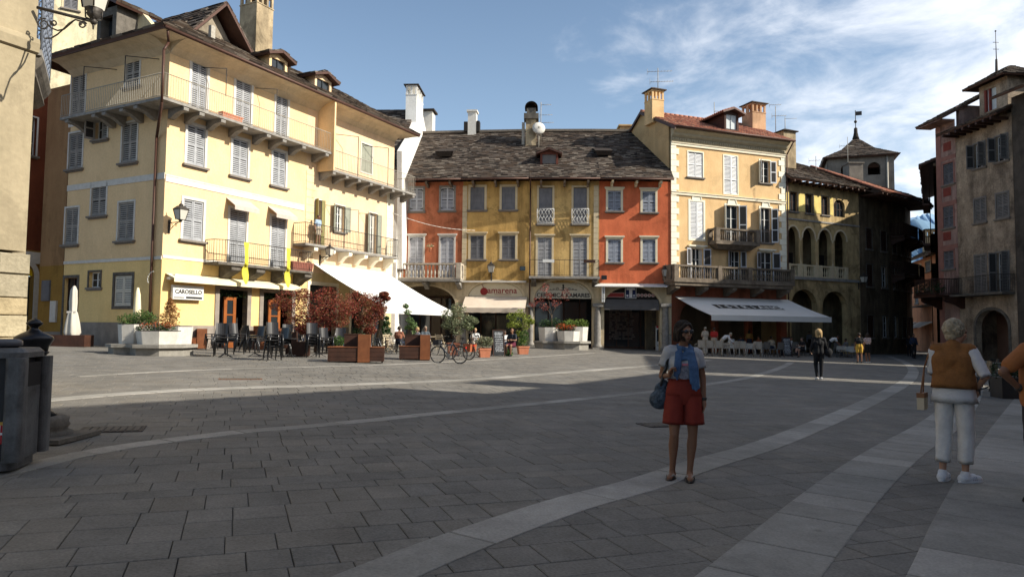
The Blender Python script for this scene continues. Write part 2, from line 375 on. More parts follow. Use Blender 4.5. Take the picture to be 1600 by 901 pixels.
def window(F, r, wallm, m=None, state='closed', surround=0.12, sm=None, sill=0.1, head=0.0, frame_m=None, open_l=172, open_r=172, rise=0.0, name='window', curtain=False, bars=2, hinges=False, y=0.0, kind='louvre', ajar=0):
    """one window as a part: surround, sash, pane; shutters and sill as sub-parts. r = (u0,u1,z0,z1) of the opening"""
    u0, u1, z0, z1 = r; w_ = u1-u0; h_ = z1-z0; m = m or M_shut; sm = sm or M_surr; fm = frame_m or M_white
    M = T((u0+u1)/2, y, z0); a = w_/2; mb = MB()
    if surround:
        s = surround; p = -0.03
        mb.box(-a-s, -a, p, 0.02, 0, h_+s); mb.box(a, a+s, p, 0.02, 0, h_+s); mb.box(-a, a, p-0.002, 0.02, h_, h_+s)
        if not sill: mb.box(-a-s, a+s, p, 0.02, -s, 0)
    if head: mb.box(-a-surround-0.1, a+surround+0.1, -0.03-head, 0.01, h_+surround+0.003, h_+surround+0.10); mb.box(-a-surround-0.05, a+surround+0.05, -0.03-head*0.5, 0.01, h_+surround-0.06, h_+surround+0.002)
    if rise: arch_ring(mb, 0, a*0.62, h_+surround-0.02, rise, 0.07, -0.06, 0.0); mb.prism_xz([(x, z) for x, z in arch_pts(0, a*0.6, h_+surround-0.02, rise-0.02)], -0.022, 0.0)
    W_ = F.part(mb if mb.v else MB().box(-a, a, 0.1, 0.12, 0, 0.02), name, [sm], M)
    # sash and pane deep in the reveal
    fb = MB(); d = 0.16; t = 0.05
    fb.box(-a, -a+t, d, d+0.05, 0, h_); fb.box(a-t, a, d, d+0.05, 0, h_); fb.box(-a+t, a-t, d, d+0.05, 0, t); fb.box(-a+t, a-t, d, d+0.05, h_-t, h_)
    if w_ > 0.6: fb.box(-0.035, 0.035, d-0.006, d+0.045, t, h_-t)
    for k in range(1, bars+1):
        zz = h_*k/(bars+1); fb.box(-a+t, a-t, d+0.005, d+0.035, zz-0.012, zz+0.012)
    if state != 'closed': fb.build('sash', [fm], W_)
    MB().quad((-a,d+0.03,0),(a,d+0.03,0),(a,d+0.03,h_),(-a,d+0.03,h_)).build('pane', [M_glass], W_)
    if curtain:
        cb = MB(); n = 10
        for sgn in (-1, 1):
            for i in range(n):
                x0 = sgn*(a-0.05-(a*0.45)*i/n); x1 = sgn*(a-0.05-(a*0.45)*(i+1)/n); dy = 0.02*(i % 2)
                cb.quad((x0,d+0.015+dy*0.3,0.05),(x1,d+0.015+(0.02-dy)*0.3,0.05),(x1,d+0.015+(0.02-dy)*0.3,h_-0.05),(x0,d+0.015+dy*0.3,h_-0.05))
        cb.build('curtain', [M_cloth], W_)
    if sill:
        sb = MB(); e = surround+0.08; sb.box(-a-e, a+e, -0.05-sill, 0.02, -0.09, 0.0); sb.box(-a-e+0.05, a+e-0.05, -0.02-sill*0.5, 0.02, -0.15, -0.092)
        sb.build('sill', [M_sill], W_)
    if state == 'closed' or state == 'half':
        me = shutter_mesh(w_/2-0.006, h_-0.02, m, kind)
        for k, sx in enumerate((-1, 1)):
            if state == 'half' and k == 0: continue
            ang = R(ajar)*sx
            o = link('shutter', me, W_, T(sx*(a-0.003), 0.02, 0.01) @ (RZ(ang) @ Matrix.Diagonal((-sx, 1, 1, 1))))
    if state in ('open', 'half'):
        me = shutter_mesh(w_/2-0.006, h_-0.02, m, kind)
        for sx, an in ((-1, open_l), (1, open_r)):
            if an is None: continue
            if state == 'half' and sx == 1: continue
            # hinged at the jamb, swung outwards by an degrees from closed
            M2 = T(sx*(a+0.002), -0.045, 0.01) @ RZ(sx*R(an)) @ Matrix.Diagonal((-sx, 1, 1, 1))
            link('shutter', me, W_, M2)
    if hinges:
        hb = MB()
        for sx in (-1, 1):
            for zz in (0.16, h_-0.16):
                hb.box(sx*(a-0.10)-0.08, sx*(a-0.10)+0.08, 0.0, 0.017, zz-0.02, zz+0.02); hb.box(sx*(a-0.03)-0.02, sx*(a-0.03)+0.02, -0.002, 0.016, zz-0.09 if zz > h_/2 else zz-0.02, zz+0.02 if zz > h_/2 else zz+0.09)
        hb.build('hinge', [M_iron], W_)
    return W_
def corbel_mb(p, h_, w_, curl=True):
    """curved stone bracket, projecting p in -y, top at z=0"""
    pts = [(0.0, 0.0), (-p, 0.0), (-p-0.04, -h_*0.15), (-p-0.02, -h_*0.36), (-p+0.10, -h_*0.42), (-p*0.72, -h_*0.40), (-p*0.5, -h_*0.55), (-p*0.3, -h_*0.80), (-p*0.16, -h_*0.98), (0.0, -h_)]
    if not curl: pts = [(0, 0), (-p, 0), (-p, -h_*0.3), (-p*0.85, -h_*0.45), (-p*0.4, -h_*0.7), (-p*0.12, -h_), (0, -h_)]
    return MB().prism_yz(pts, -w_/2, w_/2)
def rail_mb(pts, z0, h_, gap=0.13, r=0.011, rr=0.02, low=0.08, top_flat=True):
    """iron railing along a polyline of (x,y), bars between two rails"""
    mb = MB()
    for (x0, y0), (x1, y1) in zip(pts, pts[1:]):
        mb.tube((x0,y0,z0+h_), (x1,y1,z0+h_), rr, n=6); mb.tube((x0,y0,z0+low), (x1,y1,z0+low), rr*0.8, n=5)
        d = math.hypot(x1-x0, y1-y0); n = max(1, int(d/gap))
        for i in range(n+1):
            t = i/n; x = x0+(x1-x0)*t; y = y0+(y1-y0)*t
            mb.tube((x,y,z0+(low if i not in (0, n) else 0)), (x,y,z0+h_), r if i not in (0, n) else r*1.6, n=4, caps=False)
    return mb
def balustrade_mb(pts, z0, h_, posts=(), gap=0.22, r=0.06):
    mb = MB()
    for (x0, y0), (x1, y1) in zip(pts, pts[1:]):
        d = math.hypot(x1-x0, y1-y0); a = math.atan2(y1-y0, x1-x0); s = len(mb.v)
        mb.box(0, d, -0.12, 0.12, 0, 0.10); mb.box(-0.02, d+0.02, -0.14, 0.14, h_-0.12, h_)
        n = max(2, int(d/gap))
        for i in range(n):
            x = (i+0.5)*d/n
            mb.lathe([(r*0.8, 0.10), (r*0.8, 0.14), (r*0.45, 0.18), (r*1.1, h_*0.38), (r*0.9, h_*0.5), (r*0.4, h_*0.68), (r*0.8, h_-0.16), (r*0.8, h_-0.12)], (x, 0, 0), 6)
        for x in (0, d)+tuple(p*d for p in posts): mb.box(x-0.16, x+0.16, -0.17, 0.17, 0, h_+0.02)
        mb.xf(T(x0, y0, z0) @ RZ(a), s)
    return mb
def slate_roof(parent, Minv, corners, wm=0.42, cm=0.20, name='roof', th=0.035, jit=0.35, mats=None, seed=1, base_m=None, hole=None, tri=False):
    """a pitched roof face: a boarded base and thick irregular stone slates over it. corners: eave-left, eave-right, ridge-right, ridge-left (world)"""
    rnd = random.Random(seed); A, B, C, D = [Vector(c) for c in corners]; mats = mats or M_slate
    n = (B-A).cross(D-A).normalized()
    if n.z < 0: n = -n
    b = MB(); t = 0.12
    for P_, s in (((A, B, C, D), 0),):
        lo_ = [p-n*t for p in P_]
        b.add([*P_, *lo_], [(0,1,2,3),(7,6,5,4),(0,4,5,1),(1,5,6,2),(2,6,7,3),(3,7,4,0)])
    ob = b.build(name, [base_m or M_copper], parent, Minv)
    hL = (D-A).length; rows = max(2, int(((D-A).length+(C-B).length)/2/cm)); mb = MB()
    for i in range(rows):
        t0 = i/rows; t1 = min(1.0, (i+1.7)/rows)
        a0 = A.lerp(D, t0); b0 = B.lerp(C, t0); a1 = A.lerp(D, t1); b1 = B.lerp(C, t1)
        wid = (b0-a0).length
        if wid < 0.1: continue
        x = -rnd.random()*0.2
        while x < wid:
            w_ = wm*(0.6+0.9*rnd.random()); xa = max(0, x)/wid; xb = min(wid, x+w_)/wid; x += w_+0.01
            if xb-xa < 0.02/wid: continue
            if hole and hole(xa, t0): continue
            e = rnd.uniform(-jit, jit)*cm*0.5; h0 = th*(0.8+1.2*rnd.random()); dn = (a0-a1).normalized()*e
            k = (xb-xa)*wid*0.06
            p = [a0.lerp(b0, xa)+dn+n*0.005, a0.lerp(b0, xb)+dn*0.6+n*0.005, a1.lerp(b1, xb)+n*0.004, a1.lerp(b1, xa)+n*0.004]
            q = [p[0]+n*(h0+0.02), p[1]+n*(h0+0.02*rnd.random()+0.01), p[2]+n*h0*0.5, p[3]+n*h0*0.5]
            mb.add([*p, *q], [(4,5,6,7),(0,1,5,4),(1,2,6,5),(3,0,4,7)], rnd.choices(range(len(mats)), [5,4,4,2][:len(mats)])[0])
    s = mb.build('roof_slate', mats, parent, Minv); s['kind'] = 'stuff'
    return ob
def tile_roof(parent, Minv, corners, name='roof', seed=1, wm=0.24, cm=0.36):
    rnd = random.Random(seed); A, B, C, D = [Vector(c) for c in corners]; n = (B-A).cross(D-A).normalized()
    if n.z < 0: n = -n
    b = MB(); lo_ = [p-n*0.12 for p in (A, B, C, D)]
    b.add([A, B, C, D, *lo_], [(0,1,2,3),(7,6,5,4),(0,4,5,1),(1,5,6,2),(2,6,7,3),(3,7,4,0)]); ob = b.build(name, [M_copper], parent, Minv)
    rows = int((D-A).length/cm); mb = MB(); up = (D-A).normalized()
    for i in range(rows+1):
        t0 = i/(rows+1); t1 = min(1.0, (i+1.12)/(rows+1)); a0 = A.lerp(D, t0); b0 = B.lerp(C, t0); a1 = A.lerp(D, t1); b1 = B.lerp(C, t1)
        nn = max(1, int((b0-a0).length/wm))
        for j in range(nn):
            l = (j+0.08)/nn; r_ = (j+0.92)/nn; mi = rnd.choices([0,1,2,3], [5,4,3,1])[0]; dz = rnd.random()*0.012
            P0 = a0.lerp(b0, l)+n*dz; P1 = a0.lerp(b0, (l+r_)/2)+n*(0.075+dz); P2 = a0.lerp(b0, r_)+n*dz
            Q0 = a1.lerp(b1, l); Q1 = a1.lerp(b1, (l+r_)/2)+n*0.06; Q2 = a1.lerp(b1, r_)
            m1 = P0.lerp(P1, .5)+n*.018; m2 = P1.lerp(P2, .5)+n*.018; k1 = Q0.lerp(Q1, .5)+n*.014; k2 = Q1.lerp(Q2, .5)+n*.014
            mb.add([P0, m1, P1, m2, P2, Q2, k2, Q1, k1, Q0], [(0,1,8,9),(1,2,7,8),(2,3,6,7),(3,4,5,6),(0,4,3,2,1)], mi)
    s = mb.build('roof_tile', M_tile, parent, Minv); s['kind'] = 'stuff'
    return ob
M_tile = [mat('clay_tile_%s' % n, srgb(*c), 0.85, srgb(*d), 6, 6, 0.7, 0.3, 30, fine=0.12) for n, c, d in
          (('orange', (172,114,88), (128,82,64)), ('red', (154,94,74), (114,72,58)), ('rust', (136,90,72), (98,68,56)), ('sandy', (184,140,112), (146,106,84)))]
def text_mb(s, size, ext=0.01, bold=0.0, space=1.0, align='CENTER'):
    cu = bpy.data.curves.new('t', 'FONT'); cu.body = s; cu.size = size; cu.extrude = ext; cu.offset = bold; cu.space_character = space; cu.align_x = align; cu.resolution_u = 3
    o = bpy.data.objects.new('t', cu); col.objects.link(o); dg = bpy.context.evaluated_depsgraph_get(); me = bpy.data.meshes.new_from_object(o.evaluated_get(dg))
    mb = MB(); mb.add([v.co[:] for v in me.vertices], [tuple(p.vertices) for p in me.polygons]); bpy.data.objects.remove(o); bpy.data.meshes.remove(me); return mb
# ------------------------------------------------------------ planting
def leaf_blob(mb, c, rad, n, size, rnd, mi=0, flat=0.0, shell_=0.35):
    c = Vector(c)
    for _ in range(n):
        while True:
            v = Vector((rnd.uniform(-1,1), rnd.uniform(-1,1), rnd.uniform(-1,1)))
            if shell_ < v.length < 1: break
        p = c+Vector((v.x*rad[0], v.y*rad[1], v.z*rad[2])); s = size*rnd.uniform(0.6, 1.3)
        a = Vector((rnd.uniform(-1,1), rnd.uniform(-1,1), rnd.uniform(-0.6,0.6)*(1-flat))).normalized(); b = a.cross(Vector((rnd.uniform(-1,1), rnd.uniform(-1,1), rnd.uniform(0.2,1)))).normalized()
        mb.add([p-a*s, p-b*s*0.45, p+a*s, p+b*s*0.45], [(0,1,2,3)], 1 if mi < 0 and rnd.random() < .22 else max(mi, 0))
    return mb
def crown(parent, centers, size, leafm, n_per, seed=1, name='crown', rx=1.0):
    rnd = random.Random(seed); mb = MB()
    for c, r in centers:
        if not hasattr(r, '__len__'): r = (r, r, r*0.8)
        leaf_blob(mb, c, r, n_per, size, rnd, -1 if isinstance(leafm, (list, tuple)) else 0)
    return mb.build(name, leafm if isinstance(leafm, (list, tuple)) else [leafm], parent)
# ============================================================ SETTING: ground and paving
def grid_sheet(name, xs, ys, dz, m):
    mb = MB(); n = len(xs); vs = [(x, y, g(x, y)+dz) for y in ys for x in xs]
    mb.add(vs, [(j*n+i, j*n+i+1, (j+1)*n+i+1, (j+1)*n+i) for j in range(len(ys)-1) for i in range(n-1)])
    return structure(mb.build(name, [m]))
M_ground = mat('street_stone', srgb(110,106,101), 0.92, srgb(88,84,80), 0.6, 8, 0.7, 0.3, 30, fine=0.12)
xs = [-900,-300,-120,-60,-40,-20,0,20,40,60,120,300,900]; ys = [-300,-100,-40,-20,0,20,40,60,70,100,200,400,900]
ground = grid_sheet('ground', xs, ys, -0.06, M_ground)
paving = grid_sheet('piazza_paving', [-40,-20,0,20,40], [-20,0,20,40,60,70], -0.022, M_joint)
BANDS = [  # centre line in photo pixels, stone band width in metres
    ('b1', [(120,1110),(360,1002),(520,930),(640,878),(760,832),(880,790),(1000,757),(1100,724),(1200,694),(1300,654),(1370,622),(1410,600),(1424,588),(1426,576),(1412,565),(1388,556)], 0.42, 1.5),
    ('b2', [(1010,1080),(1110,975),(1185,901),(1325,765),(1400,706),(1470,662),(1505,628),(1520,600),(1524,580)], 0.64, 0.85),
    ('b3', [(1470,1060),(1512,901),(1535,800),(1570,700),(1600,640),(1622,600)], 0.64, 0.9),
    ('b4', [(-220,800),(-60,755),(60,725),(150,705),(230,692),(390,673),(500,664),(680,646),(820,632),(1025,611),(1108,600),(1176,588),(1220,574),(1236,566)], 0.30, 1.2),
    ('b5', [(-100,642),(60,626),(220,613),(360,606),(560,600),(760,591),(860,583),(1040,569),(1110,562)], 0.42, 1.2),
    ('b6', [(120,588),(330,577),(640,568),(820,558),(930,551)], 0.2, 1.0)]
def resample(pts, step):
    out = [pts[0].copy()]; acc = 0
    # Catmull-Rom smoothing
    P = [pts[0]]+pts+[pts[-1]]; fine = []
    for i in range(1, len(P)-2):
        for k in range(12):
            t = k/12; a, b, c, d = P[i-1], P[i], P[i+1], P[i+2]
            fine.append(0.5*((2*b)+(-a+c)*t+(2*a-5*b+4*c-d)*t*t+(-a+3*b-3*c+d)*t*t*t))
    fine.append(P[-2]); out = [fine[0]]
    for p in fine[1:]:
        while (p-out[-1]).length >= step: out.append(out[-1]+(p-out[-1]).normalized()*step)
    return out
band_lines = []; rb = random.Random(3)
def beveled_slab(pts, z, th, mi, mb, bev=0.007):
    """pts: outline in plan, counter-clockwise"""
    c = sum((Vector(p) for p in pts), Vector((0, 0)))/len(pts); n = len(pts)
    ins = [Vector(p)+(c-Vector(p)).normalized()*bev*1.4 for p in pts]
    vs = [(p[0], p[1], z(p[0], p[1])-th) for p in pts]+[(p[0], p[1], z(p[0], p[1])-bev*0.6) for p in pts]+[(p[0], p[1], z(p[0], p[1])) for p in ins]
    mb.add(vs, [tuple(range(2*n, 3*n))]+[(i, (i+1)%n, (i+1)%n+n, i+n) for i in range(n)]+[(i+n, (i+1)%n+n, (i+1)%n+2*n, i+2*n) for i in range(n)], mi)
nband = 0
for nm, px, wd, ln in BANDS:
    pts = [gp(*p) for p in px]; pts = [Vector((p.x, p.y)) for p in pts]; band_lines.append((pts, wd))
    L_ = resample(pts, 0.25); rest = MB(); i = 0; per = max(2, int(round(ln/0.25)))
    while i < len(L_)-2:
        k = min(len(L_)-1, i+per+rb.randint(-1, 1)); seg = L_[i:k+1]
        left = []; right = []
        for q, p in enumerate(seg):
            j = i+q; tn = (L_[min(j+1, len(L_)-1)]-L_[max(j-1, 0)]).normalized(); nn = Vector((-tn.y, tn.x))
            pp = p + tn*(0.010 if q == 0 else (-0.010 if q == len(seg)-1 else 0))
            left.append(pp+nn*wd/2); right.append(pp-nn*wd/2)
        out = right+left[::-1]; mid = seg[len(seg)//2]
        near = mid.length < 13 and mid.y > 2
        tgt = MB() if near else rest
        lift = 0.005+rb.random()*0.003
        beveled_slab(out, lambda x, y: g(x, y)+lift, 0.03, rb.randint(0, 1), tgt)
        if near: tgt.build('band_stone', M_band, paving); nband += 1
        i = k
    if rest.v: stuff(rest.build('band_stone', M_band, paving))
# field slabs: courses of flags
ang = R(21.5); ca, sa = math.cos(ang), math.sin(ang); rp = random.Random(11)
def under_band(p, w_, h_):
    """True when a band hides the whole slab"""
    for pts, wd in band_lines:
        for a, b in zip(pts, pts[1:]):
            ab = b-a; t = max(0, min(1, (p-a).dot(ab)/ab.length_squared))
            if (a+ab*t-p).length < wd/2:
                nn = Vector((-ab.y, ab.x)).normalized(); c1 = Vector((ca, sa))*w_/2; c2 = Vector((-sa, ca))*h_/2
                if abs((p-a).dot(nn))+abs(c1.dot(nn))+abs(c2.dot(nn)) < wd/2-0.02: return True
    return False
slabs = []; v = -14.0
while v < 66:
    h_ = rp.choice([0.26, 0.42, 0.34, 0.48, 0.38]); u = -42+rp.random()
    while u < 60:
        w_ = rp.choice([0.42, 0.52, 0.66]) if h_ < 0.36 else rp.choice([0.28, 0.33, 0.40, 0.56])
        cu, cv = u+w_/2, v+h_/2; X = cu*ca-cv*sa; Y = cu*sa+cv*ca; u += w_
        if -8 < Y < 64 and -36 < X < 39.5 and abs(X) < 0.86*max(Y, 0)+6.5:
            if Y < 0.5 and math.hypot(X, Y) > 8: continue
            if under_band(Vector((X, Y)), w_, h_): continue
            slabs.append((X, Y, w_, h_))
    v += h_
def size_key(s): 
    X, Y = s[0], s[1]
    vis = Y > 3.2 and abs(X) < 0.74*Y+0.3
    return (0 if vis else 1, Y*Y/(s[2]*s[3])**0.5)
slabs.sort(key=size_key); _sl = {}; rest = MB()
tilt = Vector((0.02, -0.007, 1)).normalized(); QT = Vector((0, 0, 1)).rotation_difference(tilt).to_matrix().to_4x4()
for i, (X, Y, w_, h_) in enumerate(slabs):
    gap = 0.0022+0.0025*rp.random(); mi = rp.choices([0,1,2,3], [5,2,4,2])[0]
    if i < 292:
        key = (w_, h_, mi)
        if key not in _sl:
            m_ = MB(); a, b = w_/2-gap, h_/2-gap
            beveled_slab([(-a,-b),(a,-b),(a,b),(-a,b)], lambda x, y: 0, 0.03, 0, m_); _sl[key] = m_.mesh('paving_slab', [M_slab[mi]])
        wob = Matrix.Rotation(R(rp.gauss(0, 0.08)), 4, 'X') @ Matrix.Rotation(R(rp.gauss(0, 0.08)), 4, 'Y')
        link('paving_slab', _sl[key], paving, T(X, Y, g(X, Y)+rp.uniform(-0.002, 0.001)) @ QT @ RZ(ang) @ wob)
    else:
        a, b = w_/2-gap, h_/2-gap; dz = rp.uniform(-0.002, 0.001)
        beveled_slab([(X+x*ca-y*sa, Y+x*sa+y*ca) for x, y in ((-a,-b),(a,-b),(a,b),(-a,b))], lambda x, y: g(x, y)+dz, 0.03, mi, rest)
stuff(rest.build('paving_slab', M_slab, paving))
# drain grates and manhole covers set in the paving
def flat_item(name, label, cat, px, w_, d_, m, rot=0.37, slots=0, group=None):
    p = gp(*px); t = thing(name, label, cat, T(p.x, p.y, p.z+0.007) @ QT @ RZ(rot)); mb = MB()
    mb.box(-w_/2, w_/2, -d_/2, d_/2, -0.02, 0.004); mb.build('frame', [m], t)
    b = MB(); n = max(4, slots)
    for i in range(n):
        x = -w_/2+0.04+(w_-0.08)*(i+0.5)/n; b.box(x-(w_-0.08)/n*0.36, x+(w_-0.08)/n*0.36, -d_/2+0.04, d_/2-0.04, 0.004, 0.012)
    b.build('cover_bars', [M_stoned], t); return t
flat_item('drain_grate', 'long slotted iron drain grate in the sunlit paving in front of the stacked chairs', 'drain grate', (376,592), 1.0, 0.35, mat('rusty_iron', srgb(120,86,66), 0.8, srgb(82,60,48), 8, 6, 0.7, fine=0.2), slots=14)
flat_item('manhole_cover', 'dark square manhole cover in the shaded paving near the litter bin', 'manhole cover', (176,671), 0.75, 0.5, mat('cast_iron_cover', srgb(72,66,62), 0.7, srgb(50,46,44), 8, 6, 0.7, fine=0.2), slots=8)
flat_item('manhole_cover', 'dark flat manhole cover in the paving behind the woman in red shorts', 'manhole cover', (1028,664), 0.55, 0.45, MATS['cast_iron_cover'], slots=6)
# far hills
def hill(name, pts, Y, z0, m, seed):
    rnd = random.Random(seed); mb = MB(); n = 60; prof = []
    for i in range(n+1):
        t = i/n*(len(pts)-1); k = min(int(t), len(pts)-2); f = t-k; f = f*f*(3-2*f)
        a, b = pts[k], pts[k+1]; prof.append((a[0]+(b[0]-a[0])*(t-k), a[1]+(b[1]-a[1])*f+rnd.uniform(-1, 1)*Y*0.0012))
    rows = 8; vs = []
    for j in range(rows+1):
        f = j/rows
        for x, z in prof: vs.append((x*(1-0.12*(1-f))+rnd.uniform(-1,1)*Y*0.004*(1-f)*f*4, Y-Y*0.25*(1-f), z0+(z-z0)*(f**0.8)+rnd.uniform(-1,1)*Y*0.004*f*(1-f)*4))
    m_ = len(prof); mb.add(vs, [(j*m_+i, j*m_+i+1, (j+1)*m_+i+1, (j+1)*m_+i) for j in range(rows) for i in range(m_-1)], 0, True)
    back = MB(); return structure(mb.build(name, [m]))
def hp(px, py, Y): p = pY(px, py, Y); return (p.x, p.z)
hillm1 = mat('hazy_forested_mountain', srgb(112,138,160), 1.0, srgb(92,116,138), 0.004, 8, 0.7, spec=0.0)  # blue air haze is mixed into the colours of both mountains
hillm2 = mat('hazy_distant_mountain', srgb(140,168,196), 1.0, srgb(120,148,176), 0.004, 8, 0.7, spec=0.0)
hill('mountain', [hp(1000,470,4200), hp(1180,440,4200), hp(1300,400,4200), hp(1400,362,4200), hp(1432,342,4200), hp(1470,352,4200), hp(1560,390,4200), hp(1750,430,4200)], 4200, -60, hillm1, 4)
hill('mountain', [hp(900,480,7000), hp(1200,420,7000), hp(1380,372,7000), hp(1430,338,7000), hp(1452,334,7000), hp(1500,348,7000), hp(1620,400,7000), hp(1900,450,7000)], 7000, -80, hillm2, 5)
# ============================================================ BUILDINGS
def root_at(name, label, cat, P, group=None):
    return thing(name, label, cat, T(P[0], P[1], g(P[0], P[1])), group)
# ---- corner building (pale yellow, long sunlit side + short shaded side)
C0 = pY(252, 430, 31.0); DL = Vector((0.456, 0.89)).normalized(); DS = Vector((0.89, -0.456)).normalized()
yb = root_at('corner_house', 'pale yellow corner house with grey shutters and a long balcony under its eaves', 'house', (C0.x, C0.y))
WS = 7.1; FS = Fac((C0.x-DS.x*WS, C0.y-DS.y*WS), DS, yb); FL = Fac((C0.x, C0.y), DL, yb)
P_cream = plaster('cream_yellow_plaster', (.80,.58,.33,1), (.72,.51,.28,1), 0.05)
P_cream2 = plaster('peach_cream_plaster', (.80,.59,.38,1), (.70,.50,.31,1), 0.08)
P_yel = plaster('strong_yellow_plaster', (.82,.59,.26,1), (.74,.52,.22,1), 0.06)
P_plinth = mat('grey_plinth_stone', srgb(150,140,130), 0.9, srgb(120,112,104), 2, 8, 0.7, 0.3, 30, fine=0.1, streak=0.15)
P_soffit = plaster('soffit_plaster', srgb(212,196,168), srgb(190,172,144), 0.12)
ZE = 14.2; ZBAND = FL.z(252, 402); uA = FL.u(475, 400); uB = FL.u(613, 400); ZB2 = FL.z(256, 277); ZPL = g(C0.x, C0.y)+1.05
lw = {}
def W_L(xl, xr, yt, yb_): return FL.rect(xl, xr, yt, yb_)
rA3 = [W_L(292,320,197,260), W_L(363,387,218,276), W_L(426,446,237,292)]
rA2 = [W_L(286,317,313,376)]
rA2d = [W_L(358,384,327,416), W_L(423,445,339,419)]
rA4 = [W_L(299,323,96,166), W_L(368,392,123,189), W_L(431,449,150,208)]
dA = [(FL.u(341,500), FL.u(385,500), -0.2, FL.z(365,453)), (FL.u(410,500), FL.u(455,500), -0.2, FL.z(432,458))]
zt = lambda rs, z0, z1: [(a, b, z0, z1) for a, b, _, _ in rs]
def avg(rs): return sum(r[2] for r in rs)/len(rs), sum(r[3] for r in rs)/len(rs)
z0, z1 = avg(rA3); rA3 = zt(rA3, z0, z1); z0, z1 = avg(rA2d); rA2d = zt(rA2d, z0, z1)
z0, z1 = avg(rA4); ZS4 = 11.25; rA4 = zt(rA4, ZS4+0.02, z1)
FL.part(wall_mb(0, uA, ZBAND, ZE-0.1, rA3+rA2+rA2d+rA4), 'wall', [P_cream])
FL.part(wall_mb(0, uA, -1, ZBAND, dA), 'wall', [P_yel], label='bright yellow ground floor wall')
# seg B
B3 = [W_L(564,581,226,270)]
rB2 = [W_L(491,501,312,386), W_L(523,538,321,362), W_L(576,588,333,398)]
zd = sum(rB2[i][2] for i in (0, 2))/2; rB2 = [(rB2[0][0], rB2[0][1], zd, rB2[0][3]), rB2[1], (rB2[2][0], rB2[2][1], zd, rB2[2][3])]
dB = [(FL.u(483,470), FL.u(525,470), -0.2, FL.z(500,446)), (FL.u(549,470), FL.u(566,470), -0.2, FL.z(556,457)), (FL.u(585,470), FL.u(600,470), -0.2, FL.z(592,464))]
FL.part(wall_mb(uA, uB, ZBAND+0.05, ZE-0.1, B3+rB2), 'wall', [P_cream2], label='peach upper wall of the far half')
FL.part(wall_mb(uA, uB, -1, ZBAND+0.05, dB, y=0.0), 'wall', [plaster('sandy_plaster', srgb(222,200,150), srgb(200,176,126), 0.15)], label='sandy ground floor wall')
fr = MB(); fr.box(0.02, uA-0.1, -0.03, 0.01, ZB2-0.16, ZB2+0.16); fr.box(0.02, uA-0.1, -0.045, 0.008, ZB2+0.10, ZB2+0.15)
FL.part(fr, 'string_course', [M_surr]); FL.part(MB().box(0.02, uA-0.1, -0.03, 0.01, ZBAND-0.02, ZBAND+0.12), 'string_course', [M_surr])
pl = MB(); holes = sorted([(a, b) for a, b, _, _ in dA+dB]); x = 0.0
for a, b in holes+[(uB, uB)]:
    if a-x > 0.05: pl.box(x, a-0.25 if a < uB else uB, -0.04, 0.01, -1, ZPL)
    x = b+0.25
FL.part(pl, 'plinth', [P_plinth])
for k, r in enumerate(rA3): window(FL, r, None, M_shut, surround=0.13, sill=0.1)
for r in rA2: window(FL, r, None, M_shut, surround=0.13, sill=0.12)
for r in rA2d: window(FL, r, None, M_shut, surround=0.12, sill=0, kind='tall')
for r in rA4: window(FL, r, None, M_shut, surround=0.14, sill=0)
window(FL, B3[0], None, M_shutg, surround=0.08, sill=0, kind='board')
window(FL, rB2[0], None, mat('olive_shutter_paint', srgb(140,132,84), 0.7, srgb(116,108,66), 4, 6, 0.5), state='open', surround=0.06, sill=0, open_l=95, open_r=172, kind='board')
window(FL, rB2[1], None, M_shutg, state='open', surround=0.06, sill=0.08, open_l=150, open_r=165, kind='board', curtain=True)
window(FL, rB2[2], None, M_shutg, state='open', surround=0.06, sill=0, open_l=155, open_r=168, kind='board', curtain=True)
def quoins(F, u0, u1, z0, z1, h_, m, alt=0.12, p=0.03, side=1):
    i = 0; z = z0
    while z < z1-0.05:
        e = alt if i % 2 else 0; zz = min(z+h_-0.015, z1)
        F.part(MB().box(u0-(e if side < 0 else 0), u1+(e if side > 0 else 0), -p, 0.01, z, zz), 'quoin', [m]); z += h_; i += 1
M_quoin = mat('cream_quoin', srgb(236,226,202), 0.9, srgb(214,202,176), 3, 6, 0.5, fine=0.06)
quoins(FL, uA+0.02, uA+0.75, ZBAND, 10.2, 0.42, plaster('peach_block', srgb(236,208,168), srgb(220,190,148), 0.1), 0.0, 0.025)
quoins(FL, uB-0.7, uB, ZBAND, 10.4, 0.45, M_quoin, 0.0, 0.025)
# short shaded face
def W_S(xl, xr, yt, yb_): return FS.rect(xl, xr, yt, yb_)
P_creamS = P_cream
s4 = [W_S(197,218,92,136)]; s4d = [W_S(112,133,116,174)]; s35 = [W_S(149,168,184,218)]
s3 = [W_S(108,129,208,264), W_S(191,214,192,254)]; s2 = [W_S(143,166,287,337), W_S(102,122,325,382), W_S(185,209,316,376)]
g0 = [W_S(99,119,434,545), W_S(139,157,425,449), W_S(179,206,430,478)]
s4d[0] = (s4d[0][0], s4d[0][1], ZS4+0.02, s4d[0][3])
FS.part(wall_mb(0, WS, FS.z(200,407), ZE-0.1, s4+s4d+s35+s3+s2), 'wall', [P_cream])
FS.part(wall_mb(0, WS, -1, FS.z(200,407), g0), 'wall', [P_yel], label='bright yellow ground floor wall')
zz = FS.z(230,278); FS.part(MB().box(0, WS-0.01, -0.03, 0.01, zz-0.14, zz+0.14), 'string_course', [M_surr]); zz = FS.z(200,407); FS.part(MB().box(0, WS-0.01, -0.035, 0.01, zz-0.02, zz+0.12), 'string_course', [M_surr])
pl = MB(); pl.box(0, g0[0][0]-0.12, -0.04, 0.01, -1, ZPL+0.1); pl.box(g0[0][1]+0.12, WS+0.04, -0.04, 0.01, -1, ZPL+0.1); FS.part(pl, 'plinth', [P_plinth])
